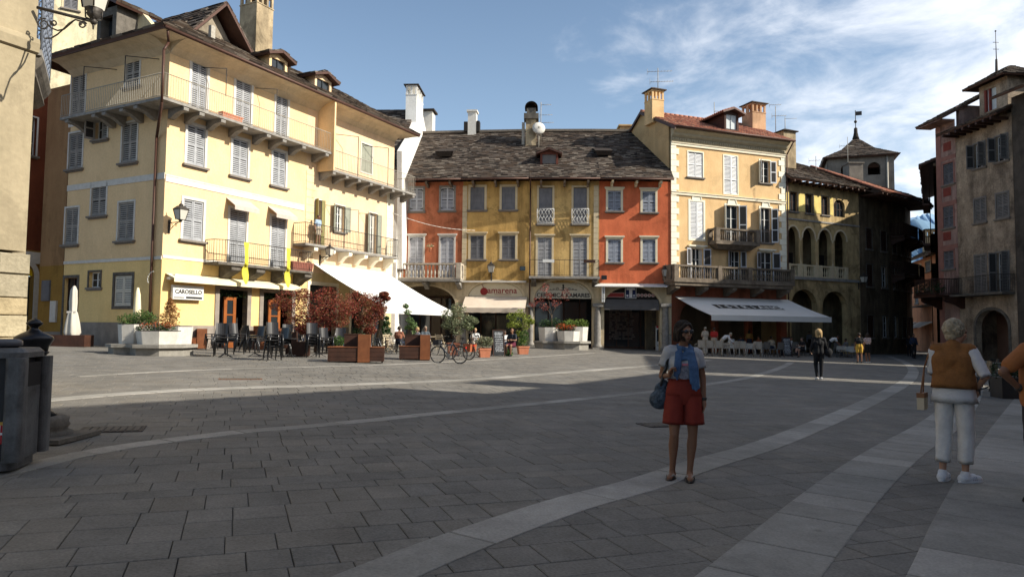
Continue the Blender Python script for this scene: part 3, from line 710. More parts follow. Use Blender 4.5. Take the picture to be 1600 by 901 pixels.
window(FS, s4[0], None, M_shutd, surround=0.1, sill=0.1); window(FS, s4d[0], None, M_shutd, surround=0.1, sill=0)
window(FS, s35[0], None, M_shutd, state='half', surround=0.1, sill=0.1, open_l=100, bars=1)
for r in s3+s2: window(FS, r, None, M_shutd, surround=0.09, sill=0.1)
window(FS, g0[2], None, mat('cream_shutter_paint', srgb(206,200,186), 0.7, srgb(176,170,156), 4, 6, 0.5), surround=0.14, sm=M_stoned, sill=0)
window(FS, g0[1], None, None, state='bare', surround=0.09, sm=M_stoned, sill=0.03, bars=1)
w_ = window(FS, g0[0], None, None, state='bare', surround=0.13, sm=M_stoned, sill=0, frame_m=M_wood, name='door', bars=1)
# side, back walls
FL.part(MB().box(uB-0.25, uB, 0.3, WS-0.3, -1, ZE-0.1), 'side_wall', [P_cream2])
FL.part(MB().box(0.3, uB, WS-0.25, WS, -1, ZE-0.1), 'back_wall', [P_cream2])
FL.part(MB().box(0.3, uB-0.3, 1.6, 1.75, -1, ZE-0.4), 'inner_wall', [M_dark])
FL.part(MB().box(0.3, uB-0.3, 0.3, 1.7, 3.9, 4.0).box(0.3, uB-0.3, 0.3, 1.7, 7.2, 7.3), 'inner_floor', [M_dark])
FS.part(MB().box(0.3, WS-0.4, 0.9, 1.0, -1, ZE-0.4), 'inner_wall', [M_dark])
# eaves: plastered soffit, gutter, roof
OV = 1.15; eb = MB()
eb.box(-OV, uB+1.0, -OV, 0.3, ZE-0.06, ZE); eb.prism_yz([(-0.001, ZE-0.55), (-0.30, ZE-0.30), (-0.7, ZE-0.12), (-OV+0.1, ZE-0.062), (0, ZE-0.062)], 0, uB+0.0)
FL.part(eb, 'soffit', [P_soffit])
eb = MB(); eb.box(0, WS, -OV, 0.3, ZE-0.065, ZE-0.005); eb.prism_yz([(-0.001, ZE-0.55), (-0.30, ZE-0.30), (-0.7, ZE-0.12), (-OV+0.1, ZE-0.067), (0, ZE-0.067)], 0, WS-0.0)
FS.part(eb, 'soffit', [P_soffit])
gm = MB(); gm.tube((-OV-0.06, -OV-0.07, ZE-0.02), (uB+1.0, -OV-0.07, ZE-0.02), 0.085, n=8); FL.part(gm, 'gutter', [M_copper])
gm = MB(); gm.box(-0.6, WS+OV, -OV-0.06, -OV+0.02, ZE-0.07, ZE+0.05); FS.part(gm, 'eave_board', [M_copper])
def WL(u, y, z): return tuple(FL.M @ Vector((u, y, z)))
yi = yb.matrix_world.inverted(); ovy = OV+0.12; HM = WS/2; ZR = ZE+(HM+ovy)*0.62; zE = ZE+0.05
slate_roof(yb, yi, [WL(-ovy,-ovy,zE), WL(uB+1.1,-ovy,zE), WL(uB-2.6,HM,ZR), WL(HM,HM,ZR)], seed=1, wm=0.55, cm=0.24, th=0.045)
slate_roof(yb, yi, [WL(-ovy,WS+ovy,zE), WL(-ovy,-ovy,zE), WL(HM,HM,ZR), WL(HM,HM+0.05,ZR)], seed=2, wm=0.55, cm=0.26, th=0.045)
slate_roof(yb, yi, [WL(uB+1.1,-ovy,zE), WL(uB+1.1,WS+ovy,zE), WL(uB-2.6,HM+0.05,ZR), WL(uB-2.6,HM,ZR)], seed=3, wm=0.5, cm=0.26)
slate_roof(yb, yi, [WL(uB+1.1,WS+ovy,zE), WL(-ovy,WS+ovy,zE), WL(HM,HM,ZR), WL(uB-2.6,HM,ZR)], seed=4, wm=0.9, cm=0.5)
# big cross gable on the roof, with a plastered gable end
def roofz(y): return zE+(y+ovy)*0.62
ug = FL.u(372, 60); gb = MB(); ya, za = 1.7, 17.75
gb.prism_xz([(ug-1.2, 15.9), (ug+1.2, 15.9), (ug, za-0.4)], ya, ya+4.5); FL.part(gb, 'gable_wall', [plaster('pale_grey_plaster', srgb(160,150,134), srgb(112,102,88), 0.4)])
for sgn, sd in ((-1, 21), (1, 22)):
    slate_roof(yb, yi, [WL(ug+sgn*2.0, ya-0.85, 15.5), WL(ug+sgn*2.0, ya+5, 15.5), WL(ug, ya+5, za), WL(ug, ya-0.85, za)], seed=sd, wm=0.5, cm=0.24, th=0.05)
def dormer(F, rt, uc, y0, w_, zb, h_, depth, wallm, rm, inv, pitch=0.35, ov=0.35, slates=True, frame=None, winm=None, seed=30):
    ob = F.part(MB().box(uc-w_/2, uc-w_/2+0.16, y0, y0+0.12, zb, zb+h_).box(uc+w_/2-0.16, uc+w_/2, y0, y0+0.12, zb, zb+h_).box(uc-w_/2+0.16, uc+w_/2-0.16, y0+0.003, y0+0.12, zb, zb+0.12)
        .box(uc-w_/2, uc-w_/2+0.1, y0+0.12, y0+depth, zb, zb+h_).box(uc+w_/2-0.1, uc+w_/2, y0+0.12, y0+depth, zb, zb+h_).box(uc-w_/2+0.16, uc+w_/2-0.16, y0+0.003, y0+0.12, zb+h_-0.1, zb+h_), 'dormer', [wallm])
    MB().quad((uc-w_/2+.16,y0+.1,zb+.12),(uc+w_/2-.16,y0+.1,zb+.12),(uc+w_/2-.16,y0+.1,zb+h_-.1),(uc-w_/2+.16,y0+.1,zb+h_-.1)).box(uc-0.025, uc+0.025, y0+0.05, y0+0.09, zb+.12, zb+h_-.1).build('window', [winm or M_glass], ob)
    zt_ = zb+h_; zr = zt_+(w_/2+ov)*pitch
    F.part(MB().prism_xz([(uc-w_/2, zt_), (uc+w_/2, zt_), (uc, zr-ov*pitch)], y0+0.01, y0+0.15), 'dormer_gable', [wallm])
    W = lambda u, y, z: tuple(F.M @ Vector((u, y, z)))
    for sg, k in ((-1, 0), (1, 1)):
        c = [W(uc+sg*(w_/2+ov), y0-ov, zt_-0.02), W(uc+sg*(w_/2+ov), y0+depth+0.4, zt_-0.02), W(uc, y0+depth+0.4, zr), W(uc, y0-ov, zr)]
        if slates: slate_roof(rt, inv, c, seed=seed+k, wm=0.4, cm=0.2, th=0.05)
        else: tile_roof(rt, inv, c, seed=seed+k, wm=0.22, cm=0.3)
dormer(FL, yb, FL.u(430, 90), -0.25, 1.25, 14.75, 0.8, 2.0, P_cream, None, yi, seed=31)
dormer(FL, yb, FL.u(500, 128), -0.25, 1.35, 14.7, 0.85, 2.0, P_cream2, None, yi, seed=33)
def chimney(F, uc, y0, wx, wy, zb, zt_, m, cap=M_stoned, label=None, vents=True, capstyle='slab', name='chimney'):
    b = MB(); b.box(uc-wx/2, uc+wx/2, y0, y0+wy, zb, zt_-0.75 if vents else zt_)
    if vents:
        zv = zt_-0.75; b.box(uc-wx/2-0.03, uc+wx/2+0.03, y0-0.03, y0+wy+0.03, zv, zv+0.06)
        for i in range(4):
            for yy in (y0+0.001, y0+wy-0.13): x = uc-wx/2+0.001+i*(wx-0.14)/3; b.box(x, x+0.138, yy, yy+0.128, zv+0.06, zt_-0.1)
        for i in (1,): 
            for xx in (uc-wx/2+0.001, uc+wx/2-0.13): b.box(xx, xx+0.128, y0+wy*0.42, y0+wy*0.58, zv+0.06, zt_-0.1)
        b.box(uc-wx/2-0.02, uc+wx/2+0.02, y0-0.02, y0+wy+0.02, zt_-0.1, zt_)
    o = F.part(b, name, [m], label=label); c = MB(); e = 0.16
    if capstyle == 'slab': c.add([(uc-wx/2-e,y0-e,zt_+.002),(uc+wx/2+e,y0-e,zt_+.002),(uc+wx/2+e,y0+wy+e,zt_+.002),(uc-wx/2-e,y0+wy+e,zt_+.002),(uc-wx/2-e,y0-e,zt_+.07),(uc+wx/2+e,y0-e,zt_+.07),(uc+wx/2+e,y0+wy+e,zt_+.07),(uc-wx/2-e,y0+wy+e,zt_+.07),(uc,y0+wy/2,zt_+0.38)],
        [(0,3,2,1),(0,1,5,4),(1,2,6,5),(2,3,7,6),(3,0,4,7),(4,5,8),(5,6,8),(6,7,8),(7,4,8)])
    elif capstyle == 'flat': c.box(uc-wx/2-0.1, uc+wx/2+0.1, y0-0.1, y0+wy+0.1, zt_+0.002, zt_+0.1)
    c.build('cap', [cap], o, Matrix.Identity(4)); return o
M_chim = plaster('weathered_chimney_render', srgb(178,160,130), srgb(140,124,100), 0.35, 0.8, 2.0)
chimney(FL, FL.u(413, 60, -2.2), 2.2, 1.2, 1.3, 15.0, 20.1, M_chim)
FL.part(MB().box(FL.u(329,45,-0.6)-0.12, FL.u(329,45,-0.6)+0.12, 0.4, 0.6, 15.0, 16.0), 'flue_pipe', [M_ironl])
# long top balcony wrapping the corner
BP = 1.05; uT = FL.u(497, 180); zs4 = ZS4
sb = MB(); sb.box(-BP, uT, -BP, 0, zs4-0.12, zs4); FL.part(sb, 'balcony_slab', [M_stone], label='long stone slab of the top balcony, sunlit side')
sb = MB(); sb.box(0.9, WS, -BP, 0, zs4-0.124, zs4-0.004); FS.part(sb, 'balcony_slab', [M_stone], label='stone slab of the top balcony, shaded side')
FL.part(rail_mb([(-BP+0.04, -BP+0.05), (uT-0.04, -BP+0.05)], zs4, 1.05, 0.125), 'railing', [M_ironl])
FS.part(rail_mb([(0.9, -BP+0.05), (WS+BP-0.05, -BP+0.05)], zs4, 1.05, 0.125), 'railing', [M_ironl])
for px in (250, 303, 337, 372, 409, 434, 465): 
    u = FL.u(px, 190, 0.5); FL.part(corbel_mb(BP*0.95, 0.42, 0.26), 'corbel', [M_stone], T(max(u, 0.15), 0, zs4-0.13))
FL.part(corbel_mb(BP*0.95, 0.42, 0.26), 'corbel', [M_stone], T(uT-0.3, 0, zs4-0.13))
for px in (122, 163, 179, 206, 228):
    FS.part(corbel_mb(BP*0.95, 0.42, 0.26), 'corbel', [M_stone], T(FS.u(px, 185, 0.5), 0, zs4-0.13))
for px in (354, 434):                                                       # thin awning frames standing on the railing
    u = FL.u(px, 150, BP); FL.part(MB().tube((u,-BP+.05,zs4+1.0),(u,-BP+.05,zs4+2.3),0.02).tube((u,-BP+.05,zs4+2.3),(u-0.5,0,zs4+2.35),0.018), 'awning_pole', [M_iron])
for px in (129, 193):
    u = FS.u(px, 120, BP); FS.part(MB().tube((u,-BP+.05,zs4+1.0),(u,-BP+.05,zs4+2.2),0.02).tube((u,-BP+.05,zs4+2.2),(u+0.9,0,zs4+2.25),0.018), 'awning_pole', [M_iron])
# partition wall and balcony of the far half
zs3 = 10.35; uE = uB+1.0
FL.part(MB().box(uT+0.02, uT+0.14, -BP-0.15, 0, zs3-0.1, ZE-0.062), 'partition', [P_cream])
FL.part(MB().box(uT+0.14, uE, -BP, 0, zs3-0.13, zs3).box(uB, uE, 0, 1.5, zs3-0.13, zs3), 'balcony_slab', [M_stone], label='stone slab of the far balcony, lower than the near one')
FL.part(rail_mb([(uT+0.18, -BP+0.05), (uE-0.05, -BP+0.05), (uE-0.05, 1.45)], zs3, 1.1, 0.13), 'railing', [M_ironl])
for i in range(8): FL.part(corbel_mb(BP*0.95, 0.4, 0.24), 'corbel', [M_stone], T(uT+0.3+(uE-uT-0.5)*i/7, 0, zs3-0.14))
for px in (561, 608):
    u = FL.u(px, 230, BP); FL.part(MB().tube((u,-BP+.05,zs3),(u,-BP+.05,zs3+2.35),0.022).tube((u,-BP+.05,zs3+2.35),(u-1.2,0,zs3+2.35),0.018), 'awning_pole', [M_iron])
# first floor balconies
zb1 = rA2d[0][2]-0.02; ua, ub = FL.u(340, 415, 0.9), FL.u(488, 420, 0.9)
cb = MB(); cb.box(ua, ub, -0.95, 0, zb1-0.12, zb1); FL.part(cb, 'balcony_slab', [M_stoned], label='low balcony slab over the cafe sign')
FL.part(rail_mb([(ua+0.05, 0), (ua+0.05, -0.55), (ua+0.4, -0.9), (ub-0.05, -0.9), (ub-0.05, 0)], zb1, 1.05, 0.12), 'railing', [M_iron])
for px in (356, 395, 436, 470): FL.part(corbel_mb(0.85, 0.62, 0.55, False), 'corbel', [M_stoned], T(FL.u(px, 430, 0.3), 0, zb1-0.13))
zb2 = zd-0.02; ua2, ub2 = FL.u(476, 388, 0.85), FL.u(622, 405, 0.85)
FL.part(MB().box(ua2, ub2, -0.9, 0, zb2-0.12, zb2), 'balcony_slab', [M_stone], label='first floor balcony slab over the big white awning')
FL.part(rail_mb([(ua2+0.04, 0), (ua2+0.04, -0.85), (ub2-0.04, -0.85), (ub2-0.04, 0)], zb2, 1.1, 0.13), 'railing', [M_iron])
for i in range(6): FL.part(corbel_mb(0.8, 0.6, 0.3), 'corbel', [M_quoin], T(ua2+0.9+(ub2-ua2-1.2)*i/5, 0, zb2-0.13))
for px, y_ in ((559, 330), (537, 320), (589, 320)):
    u = FL.u(px, 350, 0.8); FL.part(MB().tube((u,-.85,zb2),(u,-.85,zb2+2.4),0.018).tube((u,-.85,zb2+2.4),(u-.7,0,zb2+2.45),0.015), 'awning_pole', [M_iron])
# small canopies over the two balcony doors
for r in rA2d:
    uc = (r[0]+r[1])/2; zt_ = r[3]+0.45; w_ = r[1]-r[0]+0.5; c = MB()
    c.hexa([(uc-w_/2,-0.62,zt_-0.42),(uc+w_/2,-0.62,zt_-0.42),(uc+w_/2,0,zt_-0.02),(uc-w_/2,0,zt_-0.02),(uc-w_/2,-0.62,zt_-0.39),(uc+w_/2,-0.62,zt_-0.39),(uc+w_/2,0,zt_+0.02),(uc-w_/2,0,zt_+0.02)])
    c.box(uc-w_/2, uc+w_/2, -0.625, -0.60, zt_-0.60, zt_-0.40); FL.part(c, 'canopy', [mat('dusty_pink_canvas', srgb(196,182,172), 0.9, srgb(172,158,148), 3, 5, 0.5)])
# cafe front: folding canopy, doors, wooden leaves
M_can = mat('cream_canvas', srgb(240,226,190), 0.85, srgb(224,208,170), 2, 4, 0.4)
za = FL.z(271, 427, 0.1); u0, u1 = FL.u(271, 435, 0.55), FL.u(470, 445, 0.55); c = MB()
c.hexa([(u0,-0.6,za-0.26),(u1,-0.6,za-0.26),(u1,-0.03,za-0.04),(u0,-0.03,za-0.04),(u0,-0.6,za-0.22),(u1,-0.6,za-0.22),(u1,-0.03,za),(u0,-0.03,za)])
c.box(u0, u1, -0.615, -0.59, za-0.40, za-0.23); FL.part(c, 'awning', [M_can], label='narrow cream awning half rolled in above the cafe doors')
for (a, b, c_, d) in dA:
    sm = MB(); sm.box(a-0.24, a, -0.05, 0.3, -1, d+0.24); sm.box(b, b+0.24, -0.05, 0.3, -1, d+0.24); sm.box(a, b, -0.048, 0.3, d, d+0.24)
    FL.part(sm, 'door_surround', [P_plinth])
    dr = FL.part(MB().box(a, b, 0.9, 0.95, -0.2, d), 'shop_door', [M_glass])
    wl = MB(); n = 4; w1 = (b-a)
    for i, x in enumerate((a+w1*0.30, a+w1*0.62)):
        wl.box(x-0.09, x+0.09, 0.12, 0.2, -0.2, d-0.35)
    wl.box(a+w1*0.30+.09, a+w1*0.62-.09, 0.125, 0.195, -0.2, 0.95+g(C0.x,C0.y)); wl.box(a+w1*0.30+.09, a+w1*0.62-.09, 0.125, 0.195, d-0.5, d-0.35)
    wl.box(a+w1*.30+.09, a+w1*.62-.09, .125, .195, 1.55+g(C0.x,C0.y), 1.62+g(C0.x,C0.y))
    wl.build('door_leaf', [mat('varnished_orange_wood', srgb(150,86,42), 0.4, srgb(112,62,30), 3, 8, 0.6, streak=0.2)], dr, Matrix.Identity(4))
    MB().box(a+w1*.30+.09, a+w1*.62-.09, .15, .17, 1.0, d-0.5).build('pane', [M_glass], dr, Matrix.Identity(4))
    fol = MB(); rr = random.Random(5); [leaf_blob(fol, (a+w1*(k+0.5)/6, 0.1, d-0.15), (0.22,0.12,0.22), 60, 0.05, rr) for k in range(6)]
    stuff(fol.build('garland', [leafmat('dark_ivy', (0.02,0.045,0.02,1), (0.05,0.09,0.03,1))], dr, Matrix.Identity(4)))
for (a, b, c_, d) in dB:
    sm = MB(); sm.box(a-0.18, a, -0.04, 0.3, -1, d+0.2); sm.box(b, b+0.18, -0.04, 0.3, -1, d+0.2); sm.box(a, b, -0.038, 0.3, d, d+0.2); FL.part(sm, 'door_surround', [M_quoin])
    FL.part(MB().box(a, b, 0.35, 0.4, -0.2, d).box((a+b)/2-.03, (a+b)/2+.03, .3, .35, -.2, d), 'shop_door', [M_glass])
# downpipe at the corner
dp = MB(); dp.path([WL(0.15-OV, -OV, ZE-0.1), WL(-0.75, -0.9, ZE-0.5), WL(-BP-0.08, -BP-0.08, ZE-1.0), WL(-BP-0.08, -BP-0.08, zs4-0.3)], 0.055, 8)
q = FS.M @ Vector((WS-0.55, -0.09, zs4-1.35)); q2 = FS.M @ Vector((WS-0.55, -0.09, -0.2)); dp.path([WL(-BP-0.08, -BP-0.08, zs4-0.3), tuple(q), tuple(q2)], 0.06, 8); dp.xf(yi); dp.build('downpipe', [M_copper], yb)
# big white awning of the far half
u0, u1 = FL.u(490, 412), FL.u(603, 425); zt_ = FL.z(490, 411)-0.02; AP = 5.0
pO = FL.M @ Vector((u1, -AP, 0)); zo = 2.62; c = MB(); n = 14
for i in range(n):
    a = u0+(u1-u0)*i/n; b = u0+(u1-u0)*(i+1)/n
    for k in range(6):
        t0, t1 = k/6, (k+1)/6; sg = lambda t, x: zt_+(zo-zt_)*t-0.10*math.sin(math.pi*t)-.035*math.sin(math.pi*t)*math.sin(x*2.3+t*2)
        c.quad((a,-AP*t0,sg(t0,a)),(b,-AP*t0,sg(t0,b)),(b,-AP*t1,sg(t1,b)),(a,-AP*t1,sg(t1,a)))
        c.quad((b,-AP*t0,sg(t0,b)-.012),(a,-AP*t0,sg(t0,a)-.012),(a,-AP*t1,sg(t1,a)-.012),(b,-AP*t1,sg(t1,b)-.012))
c.box(u0, u1, -AP-0.03, -AP+0.05, zo-0.06, zo+0.03); c.box(u0, u1, -AP-0.02, -AP, zo-0.3, zo-0.05)
for f in c.f[:]: pass
aw = FL.part(c, 'awning', [mat('white_awning_canvas', (0.80,0.79,0.76,1), 0.85, (0.74,0.73,0.70,1), 1, 3, 0.4)], label='big white awning stretched far out over the terrace')
arm = MB(); [arm.path([(u, -0.1, zt_-0.4), (u+0.6, -AP*0.5, (zt_+zo)/2-0.4), (u, -AP+0.1, zo-0.03)], 0.03) for u in (u0+0.7, (u0+u1)/2, u1-0.7)]
arm.build('awning_arm', [M_ironl], aw, Matrix.Identity(4))
# ---- the middle row (facades at Y = 50)
YM = 50.0; D0 = Vector((1, 0))
def chain(Pr, deg, px):
    """left end of a facade that ends at Pr and is turned by deg"""
    d = Vector((math.cos(R(deg)), -math.sin(R(deg)))); r = ray(px, 430); k = r.x/r.y; t = (Pr[0]-k*Pr[1])/(d.x-k*d.y); return (Pr[0]-d.x*t, Pr[1]-d.y*t), d
Q4 = pY(936, 430, YM); Q3, d3 = chain((Q4.x, Q4.y), 2.5, 826); Q2, d2 = chain(Q3, 5.5, 722); Q1, d1 = chain(Q2, 7.0, 613)
def house(name, label, pxl, pxr, Y=YM, d=D0, P=None, group=None):
    P = Vector((*P, 0)) if P else pY(pxl, 430, Y); r = root_at(name, label, 'house', (P.x, P.y), group); F = Fac((P.x, P.y), d, r); F.W = F.u(pxr, 430); F.inv = r.matrix_world.inverted(); return F
zEv = pY(840, 277, YM-0.8).z; zRd = pY(820, 208, 56).z; zAr = pY(840, 441, YM).z       # eaves, ridge, top of the arcade storey
P_orange = plaster('orange_plaster', srgb(190,118,86), srgb(158,92,66), 0.3); P_ochre = plaster('ochre_plaster', srgb(196,160,98), srgb(160,126,74), 0.34, 0.8, 0.7)
P_ochre2 = plaster('light_ochre_plaster', srgb(200,168,110), srgb(166,134,84), 0.32, 0.8, 0.7); P_red = plaster('brick_red_plaster', srgb(206,112,76), srgb(180,92,62), 0.18)
P_arc = plaster('arcade_plaster', srgb(208,190,158), srgb(180,162,130), 0.25); M_pil = mat('pale_pilaster', srgb(206,190,158), 0.9, srgb(178,162,130), 3, 6, 0.5, fine=0.08)
M_win = mat('dark_grey_shutter', srgb(116,116,120), 0.65, srgb(88,88,92), 2.5, 8, 0.7, fine=0.05, rand=.12, streak=.15); M_blu = mat('blue_grey_shutter', srgb(150,156,168), 0.6, srgb(128,134,148), 4, 6, 0.5, fine=0.05)
M_lt = mat('light_grey_shutter', srgb(196,198,204), 0.6, srgb(170,172,180), 4, 6, 0.5, fine=0.05)
def mid_house(F, wallm, upper, doors, arch, roofseed, topclosed=True, holes_extra=(), pil=None, groundm=None, back=3.6):
    allr = list(upper)+list(doors)
    F.part(wall_mb(0, F.W, zAr, zEv-0.05, allr), 'wall', [wallm])
    gm_ = groundm or P_arc; zg = g(F.P.x, YM)
    F.part(wall_mb(0, F.W, -1, zAr, (), arch, th=0.45), 'arcade_wall', [gm_])
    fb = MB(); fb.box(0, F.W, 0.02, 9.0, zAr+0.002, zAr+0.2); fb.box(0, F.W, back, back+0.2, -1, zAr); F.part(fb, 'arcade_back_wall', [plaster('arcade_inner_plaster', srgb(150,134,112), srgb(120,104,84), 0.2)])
    F.part(MB().box(0, 0.2, 0.3, 10.5, zAr+0.2, zEv+0.4).box(F.W-0.2, F.W, 0.3, 10.5, zAr+0.2, zEv+0.4).box(0.2, F.W-0.2, 10.3, 10.5, -1, zEv+0.4).box(0.2, F.W-0.2, 1.5, 1.6, zAr+0.2, zEv-0.1), 'inner_wall', [M_dark])
    W = lambda u, y, z: tuple(F.M @ Vector((u, y, z)))
    slate_roof(F.root, F.inv, [W(0,-0.85,zEv), W(F.W,-0.85,zEv), W(F.W,5.4,zRd), W(0,5.4,zRd)], seed=roofseed, wm=0.36, cm=0.155, th=0.034)
    slate_roof(F.root, F.inv, [W(F.W,11,zEv), W(0,11,zEv), W(0,5.4,zRd), W(F.W,5.4,zRd)], seed=roofseed+1, wm=1.2, cm=0.6, name='back_roof')
    F.part(MB().box(0, F.W, 5.15, 5.65, zRd-0.02, zRd+0.16), 'ridge', [M_slate[3]])
    F.part(MB().tube((0,-0.93,zEv-0.06),(F.W,-0.93,zEv-0.06),0.07, n=8), 'gutter', [M_copper])
    r = MB(); n = max(2, int(F.W/1.35))
    for i in range(n): x = (i+0.5)*F.W/n; r.box(x-0.07, x+0.07, -0.8, 0, zEv-0.34, zEv-0.14); r.box(x-0.07, x+0.07, -0.45, 0, zEv-0.5, zEv-0.342)
    F.part(r, 'rafter_end', [M_pil if wallm is P_red else mat('grey_timber', srgb(120,104,88), 0.9, srgb(90,78,66), 5, 6, 0.6)])
    for c, rx, zs, rz, zb in arch: rg = MB(); arch_ring(rg, c, rx, zs, rz, 0.16, -0.03, 0.0); F.part(rg, 'arch_moulding', [M_pil])
def column(F, u, z0, z1, r=0.24, y=0.0, m=None):
    h_ = z1-z0; b = MB(); b.box(u-r*1.5, u+r*1.5, y-r*1.5, y+r*1.5, z0-0.5, z0+0.12)
    b.lathe([(r*1.35,0.12),(r*1.4,0.2),(r*1.1,0.3),(r*1.02,0.36),(r,0.5),(r*0.98,h_*0.5),(r*0.86,h_-0.42),(r*0.9,h_-0.4),(r*0.9,h_-0.36),(r*1.1,h_-0.24)], (u, y, z0), 16)
    b.box(u-r*1.45, u+r*1.45, y-r*1.45, y+r*1.45, z1-0.24, z1); return F.part(b, 'column', [m or M_stone])
# orange house
O1 = house('orange_house', 'orange-brown house with white shutters and a stone baluster balcony', 613, 722, P=Q1, d=d1)
w_o = [O1.rect(641,661,294,330), O1.rect(689,709,293,329)]; d_o = [O1.rect(640,661,370,432), O1.rect(688,709,370,432)]
zO = zAr+0.15; d_o = [(a, b, zO, d) for a, b, c, d in d_o]
zg = g(0, 50)
mid_house(O1, P_orange, w_o, d_o, [(O1.u(662,470), O1.u(712,470)-O1.u(662,470), O1.z(660,476), O1.z(660,446)-O1.z(660,476), -1)], 41)
for r in w_o: window(O1, r, None, M_lt, surround=0.14, sm=M_stone, sill=0.08, hinges=True, kind='louvre', state='closed')
for r in d_o: window(O1, r, None, M_lt, surround=0.12, sm=M_surr, sill=0, head=0.1, hinges=True)
uq = O1.u(628,350); z = zAr
O1.part(MB().box(0, uq, -0.05, 0.01, zAr, zEv-0.3), 'pilaster', [M_surr]); 
for k in range(13): O1.part(MB().box(0.0, uq+0.02, -0.075, -0.045, zAr+0.05+k*0.6, zAr+0.05+k*0.6+0.57), 'pilaster_block', [mat('grey_white_block', srgb(196,190,184), 0.9, srgb(168,160,152), 3, 6, 0.6, fine=0.08)])
a, b = O1.u(606,415,1.1), O1.u(720,415,1.1)
O1.part(MB().box(a, b, -1.2, 0, zO-0.16, zO), 'balcony_slab', [M_stone])
O1.part(balustrade_mb([(a+0.15, -1.05), (b-0.15, -1.05), (b-0.15, -0.05)], zO, 1.12, posts=(), gap=0.26, r=0.075), 'balustrade', [mat('pale_balustrade_stone', srgb(196,186,170), 0.9, srgb(150,142,128), 3, 6, 0.7, fine=0.1)])
for u in (a+0.5, (a+b)/2, b-0.25): O1.part(corbel_mb(1.0, 0.5, 0.3), 'corbel', [M_stone], T(u, 0, zO-0.17))
pot = O1.part(MB().lathe([(0.09,0),(0.15,0.28),(0.17,0.3)], (O1.u(672.5,387), -0.2, O1.z(672,394)), 10), 'wall_pot', [M_terra])
rr = random.Random(1); leaf_blob(MB(), (0,0,0), (0.1,0.1,0.1), 1, .05, rr); fl = MB(); leaf_blob(fl, (O1.u(672.5,387), -0.2, O1.z(672,384.5)), (0.28,0.2,0.13), 60, 0.06, rr); stuff(fl.build('flowers', [leafmat('white_flowers', (0.6,0.56,0.4,1), (0.12,0.2,0.06,1))], pot, Matrix.Identity(4)))
# ochre house one
O2 = house('ochre_house', 'ochre yellow house above the cherry cafe sign, with four plain grey shuttered windows', 722, 826, P=Q2, d=d2)
ww = [O2.rect(735,757,292,328), O2.rect(784,805,292,328), O2.rect(735,756,368,405), O2.rect(784,805,368,405)]
ww = [(a, b, (ww[i//2*2][2]+ww[i//2*2+1][2])/2, (ww[i//2*2][3]+ww[i//2*2+1][3])/2) for i, (a, b, c, d) in enumerate(ww)]
mid_house(O2, P_ochre, ww, [], [(O2.u(774,462), O2.u(817,462)-O2.u(774,462), O2.z(774,463), O2.z(774,440)-O2.z(774,463), -1)], 43)
for r in ww[:2]: window(O2, r, None, M_win, surround=0.16, sm=M_pil, sill=0.1, kind='board')
for r in ww[2:]: window(O2, r, None, M_win, surround=0.16, sm=M_pil, sill=0.1, head=0.12)
for k in range(20):
    z = zAr+0.12+k*0.38
    if z < zEv-0.4: O2.part(MB().box(O2.u(722.5,350), O2.u(729.5,350), -0.05, 0.01, z, z+0.36), 'pilaster_block', [M_pil])
O2.part(MB().box(O2.u(717,436,.3), O2.u(822,436,.3), -0.35, 0, zAr-0.02, zAr+0.09), 'ledge', [M_surr])
# ochre house two
O3 = house('ochre_house', 'ochre yellow house above the ceramics shop, with iron balcony and white lattice window rails', 826, 936, P=Q3, d=d3)
wt = [O3.rect(842,863,293,350), O3.rect(896,917,293,350)]; wd = [O3.rect(840,862,371,431), O3.rect(895,917,371,431)]
zO3 = O3.z(880,433); wd = [(a, b, zO3, d) for a, b, c, d in wd]
mid_house(O3, P_ochre2, wt, wd, [(O3.u(880,466), O3.u(925,466)-O3.u(880,466), O3.z(880,466), O3.z(880,437.5)-O3.z(880,466), -1)], 45)
window(O3, wt[0], None, M_win, surround=0.14, sm=M_pil, sill=0.14, state='closed', kind='board'); window(O3, wt[1], None, M_win, surround=0.14, sm=M_pil, sill=0.14, kind='board')
for r in wd: window(O3, r, None, mat('grey_white_shutter', srgb(160,160,162), 0.65, srgb(132,132,136), 4, 6, 0.5, fine=0.05), surround=0.14, sm=M_pil, sill=0, head=0.12, kind='tall')
for r in wt:
    u0, u1, z0 = r[0]-0.12, r[1]+0.12, r[2]; b = MB(); b.box(u0, u1, -0.32, 0, z0-0.10, z0)
    o = O3.part(b, 'window_ledge', [M_stone]); m_ = MB(); m_.tube((u0,-.28,z0+1.05),(u1,-.28,z0+1.05),.02); m_.tube((u0,-.28,z0+.06),(u1,-.28,z0+.06),.015)
    n = 5; dx = (u1-u0)/n
    for i in range(n): 
        for s in (0, 1): m_.tube((u0+dx*(i+s),-.28,z0+.06),(u0+dx*(i+1-s),-.28,z0+.55),.011,n=4); m_.tube((u0+dx*(i+s),-.28,z0+.55),(u0+dx*(i+1-s),-.28,z0+1.05),.011,n=4)
    for u in (u0, u1): m_.tube((u,-.28,z0),(u,-.28,z0+1.05),.016); m_.tube((u,-.28,z0+1.05),(u,0,z0+1.05),.014)
    m_.build('lattice_railing', [M_white], o, Matrix.Identity(4))
a, b = O3.u(826.5,434,.8), O3.u(937,434,.8)
O3.part(MB().box(a, b, -0.95, 0, zO3-0.16, zO3), 'balcony_slab', [M_stone])
O3.part(rail_mb([(a+0.06, 0), (a+0.06, -0.88), (b-0.06, -0.88), (b-0.06, 0)], zO3, 1.15, 0.32, r=0.009), 'railing', [M_iron])
for px in (834, 929): O3.part(corbel_mb(0.8, 0.5, 0.35, False), 'corbel', [M_stoned], T(O3.u(px,440,.3), 0, zO3-0.17))
